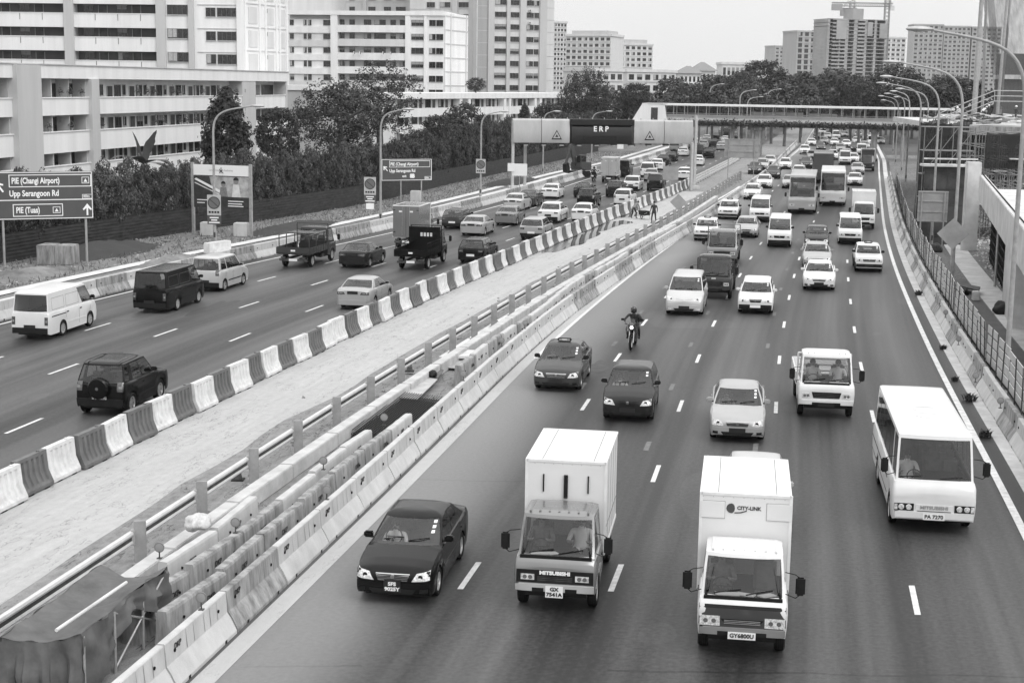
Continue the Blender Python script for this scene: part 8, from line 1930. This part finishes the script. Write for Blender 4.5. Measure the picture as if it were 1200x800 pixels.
# glued papers on windscreens: dashboard clutter and stickers
def at_vehicle(o, x, y, z):
    c, s = math.cos(o.rotation_euler.z), math.sin(o.rotation_euler.z); return Vector((o.location.x + c * x - s * y, o.location.y + s * x + c * y, o.location.z + z))
def clutter(lbl, L, items):
    o = root_of(lbl)
    for i, (x, y, z, w, d, rz) in enumerate(items): m = MB(); m.box(-w / 2, w / 2, -d / 2, d / 2, -.01, .012, PAPER); k = m.build('paper'); k.location = at_vehicle(o, x, y, z); k.rotation_euler = (.1, 0, o.rotation_euler.z + rz); tag(k, 'sheet of paper on the dashboard of the ' + lbl, 'paper', 'papers on the ' + lbl)
clutter('box lorry with a grey cab', 4.75, [(.35, 2.375 - .36, 1.17, .4, .24, .2), (.1, 2.375 - .38, 1.18, .2, .2, .5)]); clutter('white box lorry with a dark nose', 4.75, [(.3, 2.375 - .36, 1.17, .45, .25, .1), (-.05, 2.375 - .38, 1.17, .35, .2, -.3), (-.45, 2.375 - .36, 1.18, .3, .2, .6)]); clutter('small white open lorry', 4.8, [(.4, 2.4 - .36, 1.17, .4, .22, .1), (-.35, 2.4 - .36, 1.17, .5, .22, -.2)])
# drivers
def driver(lbl, x, t, z, L, text, top=CLW):
    o = root_of(lbl); loc = at_vehicle(o, x, L / 2 - t, z); return person(seated(), loc, o.rotation_euler.z, text, top=top, group=None, hands=False)
driver('black sedan with bright', .38, 1.98, .42, 4.45, 'driver in a white shirt at the wheel of the nearest black sedan')
driver('box lorry with a grey cab', .42, 1.15, .95, 4.75, 'driver in a pale shirt in the grey cabbed box lorry', CLG); driver('box lorry with a grey cab', -.42, 1.15, .95, 4.75, 'passenger in a white shirt in the grey cabbed box lorry')
driver('white box lorry with a dark nose', .42, 1.15, .95, 4.75, 'driver in a grey shirt in the white box lorry with the dark nose', CLG)
driver('large white minibus', .55, 1.35, .95, 6.95, 'driver in a white shirt behind the wheel of the white minibus')
driver('small white open lorry', .42, 1.15, .95, 4.8, 'driver of the small white open lorry'); driver('small white open lorry', -.42, 1.15, .95, 4.8, 'passenger of the small white open lorry', CLW)
driver('dark hatchback behind the MITSU', .38, 1.78, .42, 3.9, 'driver in a white shirt in the dark hatchback', CLW); driver('silver sedan with a light roof', .38, 1.98, .42, 4.45, 'driver of the silver sedan behind the CITY-LINK lorry', CLG); driver('dark grey taxi with', .38, 1.98, .42, 4.45, 'driver of the dark grey taxi', CLG)
# motorcycles
p = gp(739, 411); mb_ = motorbike(); h = head(cR1, p.y) + math.pi; mid = p + Vector((math.sin(.17), math.cos(.17), 0)) * .9; mb_.location = mid; mb_.rotation_euler.z = h; tag(mb_, 'black motorcycle with a lit headlamp ridden towards the camera on the right carriageway', 'motorcycle')
person(RIDE, mid, h, 'helmeted rider in a dark jacket with pale stripes on the black motorcycle', top=CLD, hat='helmet')
p = gp(696, 213); t = copy_tree(mb_); t.location = p; t.rotation_euler.z = head(cL1, p.y); tag(t, 'small dark motorcycle seen from behind beside the left outer barrier under the gantry', 'motorcycle'); person(RIDE, p, head(cL1, p.y), 'rider in dark clothes on the small motorcycle beside the left outer barrier', top=CLD, hat='helmet', hands=False)
# workers
p = gp(766, 262); person(standing(0), p, 2.6, 'worker in dark clothes standing on the wet median', top=CLD, legs=CLD, hands=True, tall=1.02)
p = gp(743, 256); person(standing(1), p, -.8, 'worker bending over beside the striped barriers on the median', top=CLG, legs=CLD)
p = gp(755, 257); r = empty('wheelbarrow', p, .4, 'dark wheelbarrow between the two workers on the median', 'wheelbarrow'); m = MB(); m.prism([(-.4, .35), (.4, .35), (.55, .7), (-.5, .7)], -.3, .3, TRIM, 'X'); m.build('tray', r); m = MB(); m.lathe([(.16, -.04), (.18, 0), (.16, .04)], RUBBER, c=(0, .5, .18), axis='X', n=14); m.build('wheel', r); m = MB()
for s in (.25, -.25): m.tube([(s * .3, .5, .18), (s, -.3, .42), (s, -.9, .6)], .02, STEEL, 6); m.tube([(s, -.35, .4), (s, -.4, 0)], .02, STEEL, 6)
m.build('handles', r)
zd_ = atY(1140, 143, 160).z
for k, (px, Y, l, ps, tp) in enumerate([(1127, 170, 'worker in a pale top at the left end of the upper viaduct deck', 1, CLW), (1160, 165, 'worker in dark clothes standing in the middle of the upper viaduct deck', 0, CLD), (1192, 158, 'worker in dark clothes and pale hard hat at the right edge of the deck', 0, CLD), (1153, 180, 'worker in white far back on the upper deck', 1, CLW)]):
    c = atY(px, 110, Y); person(standing(ps), (c.x, Y, zd_), 2 + k, l, top=tp, legs=CLD, hat='hardhat', hands=False)
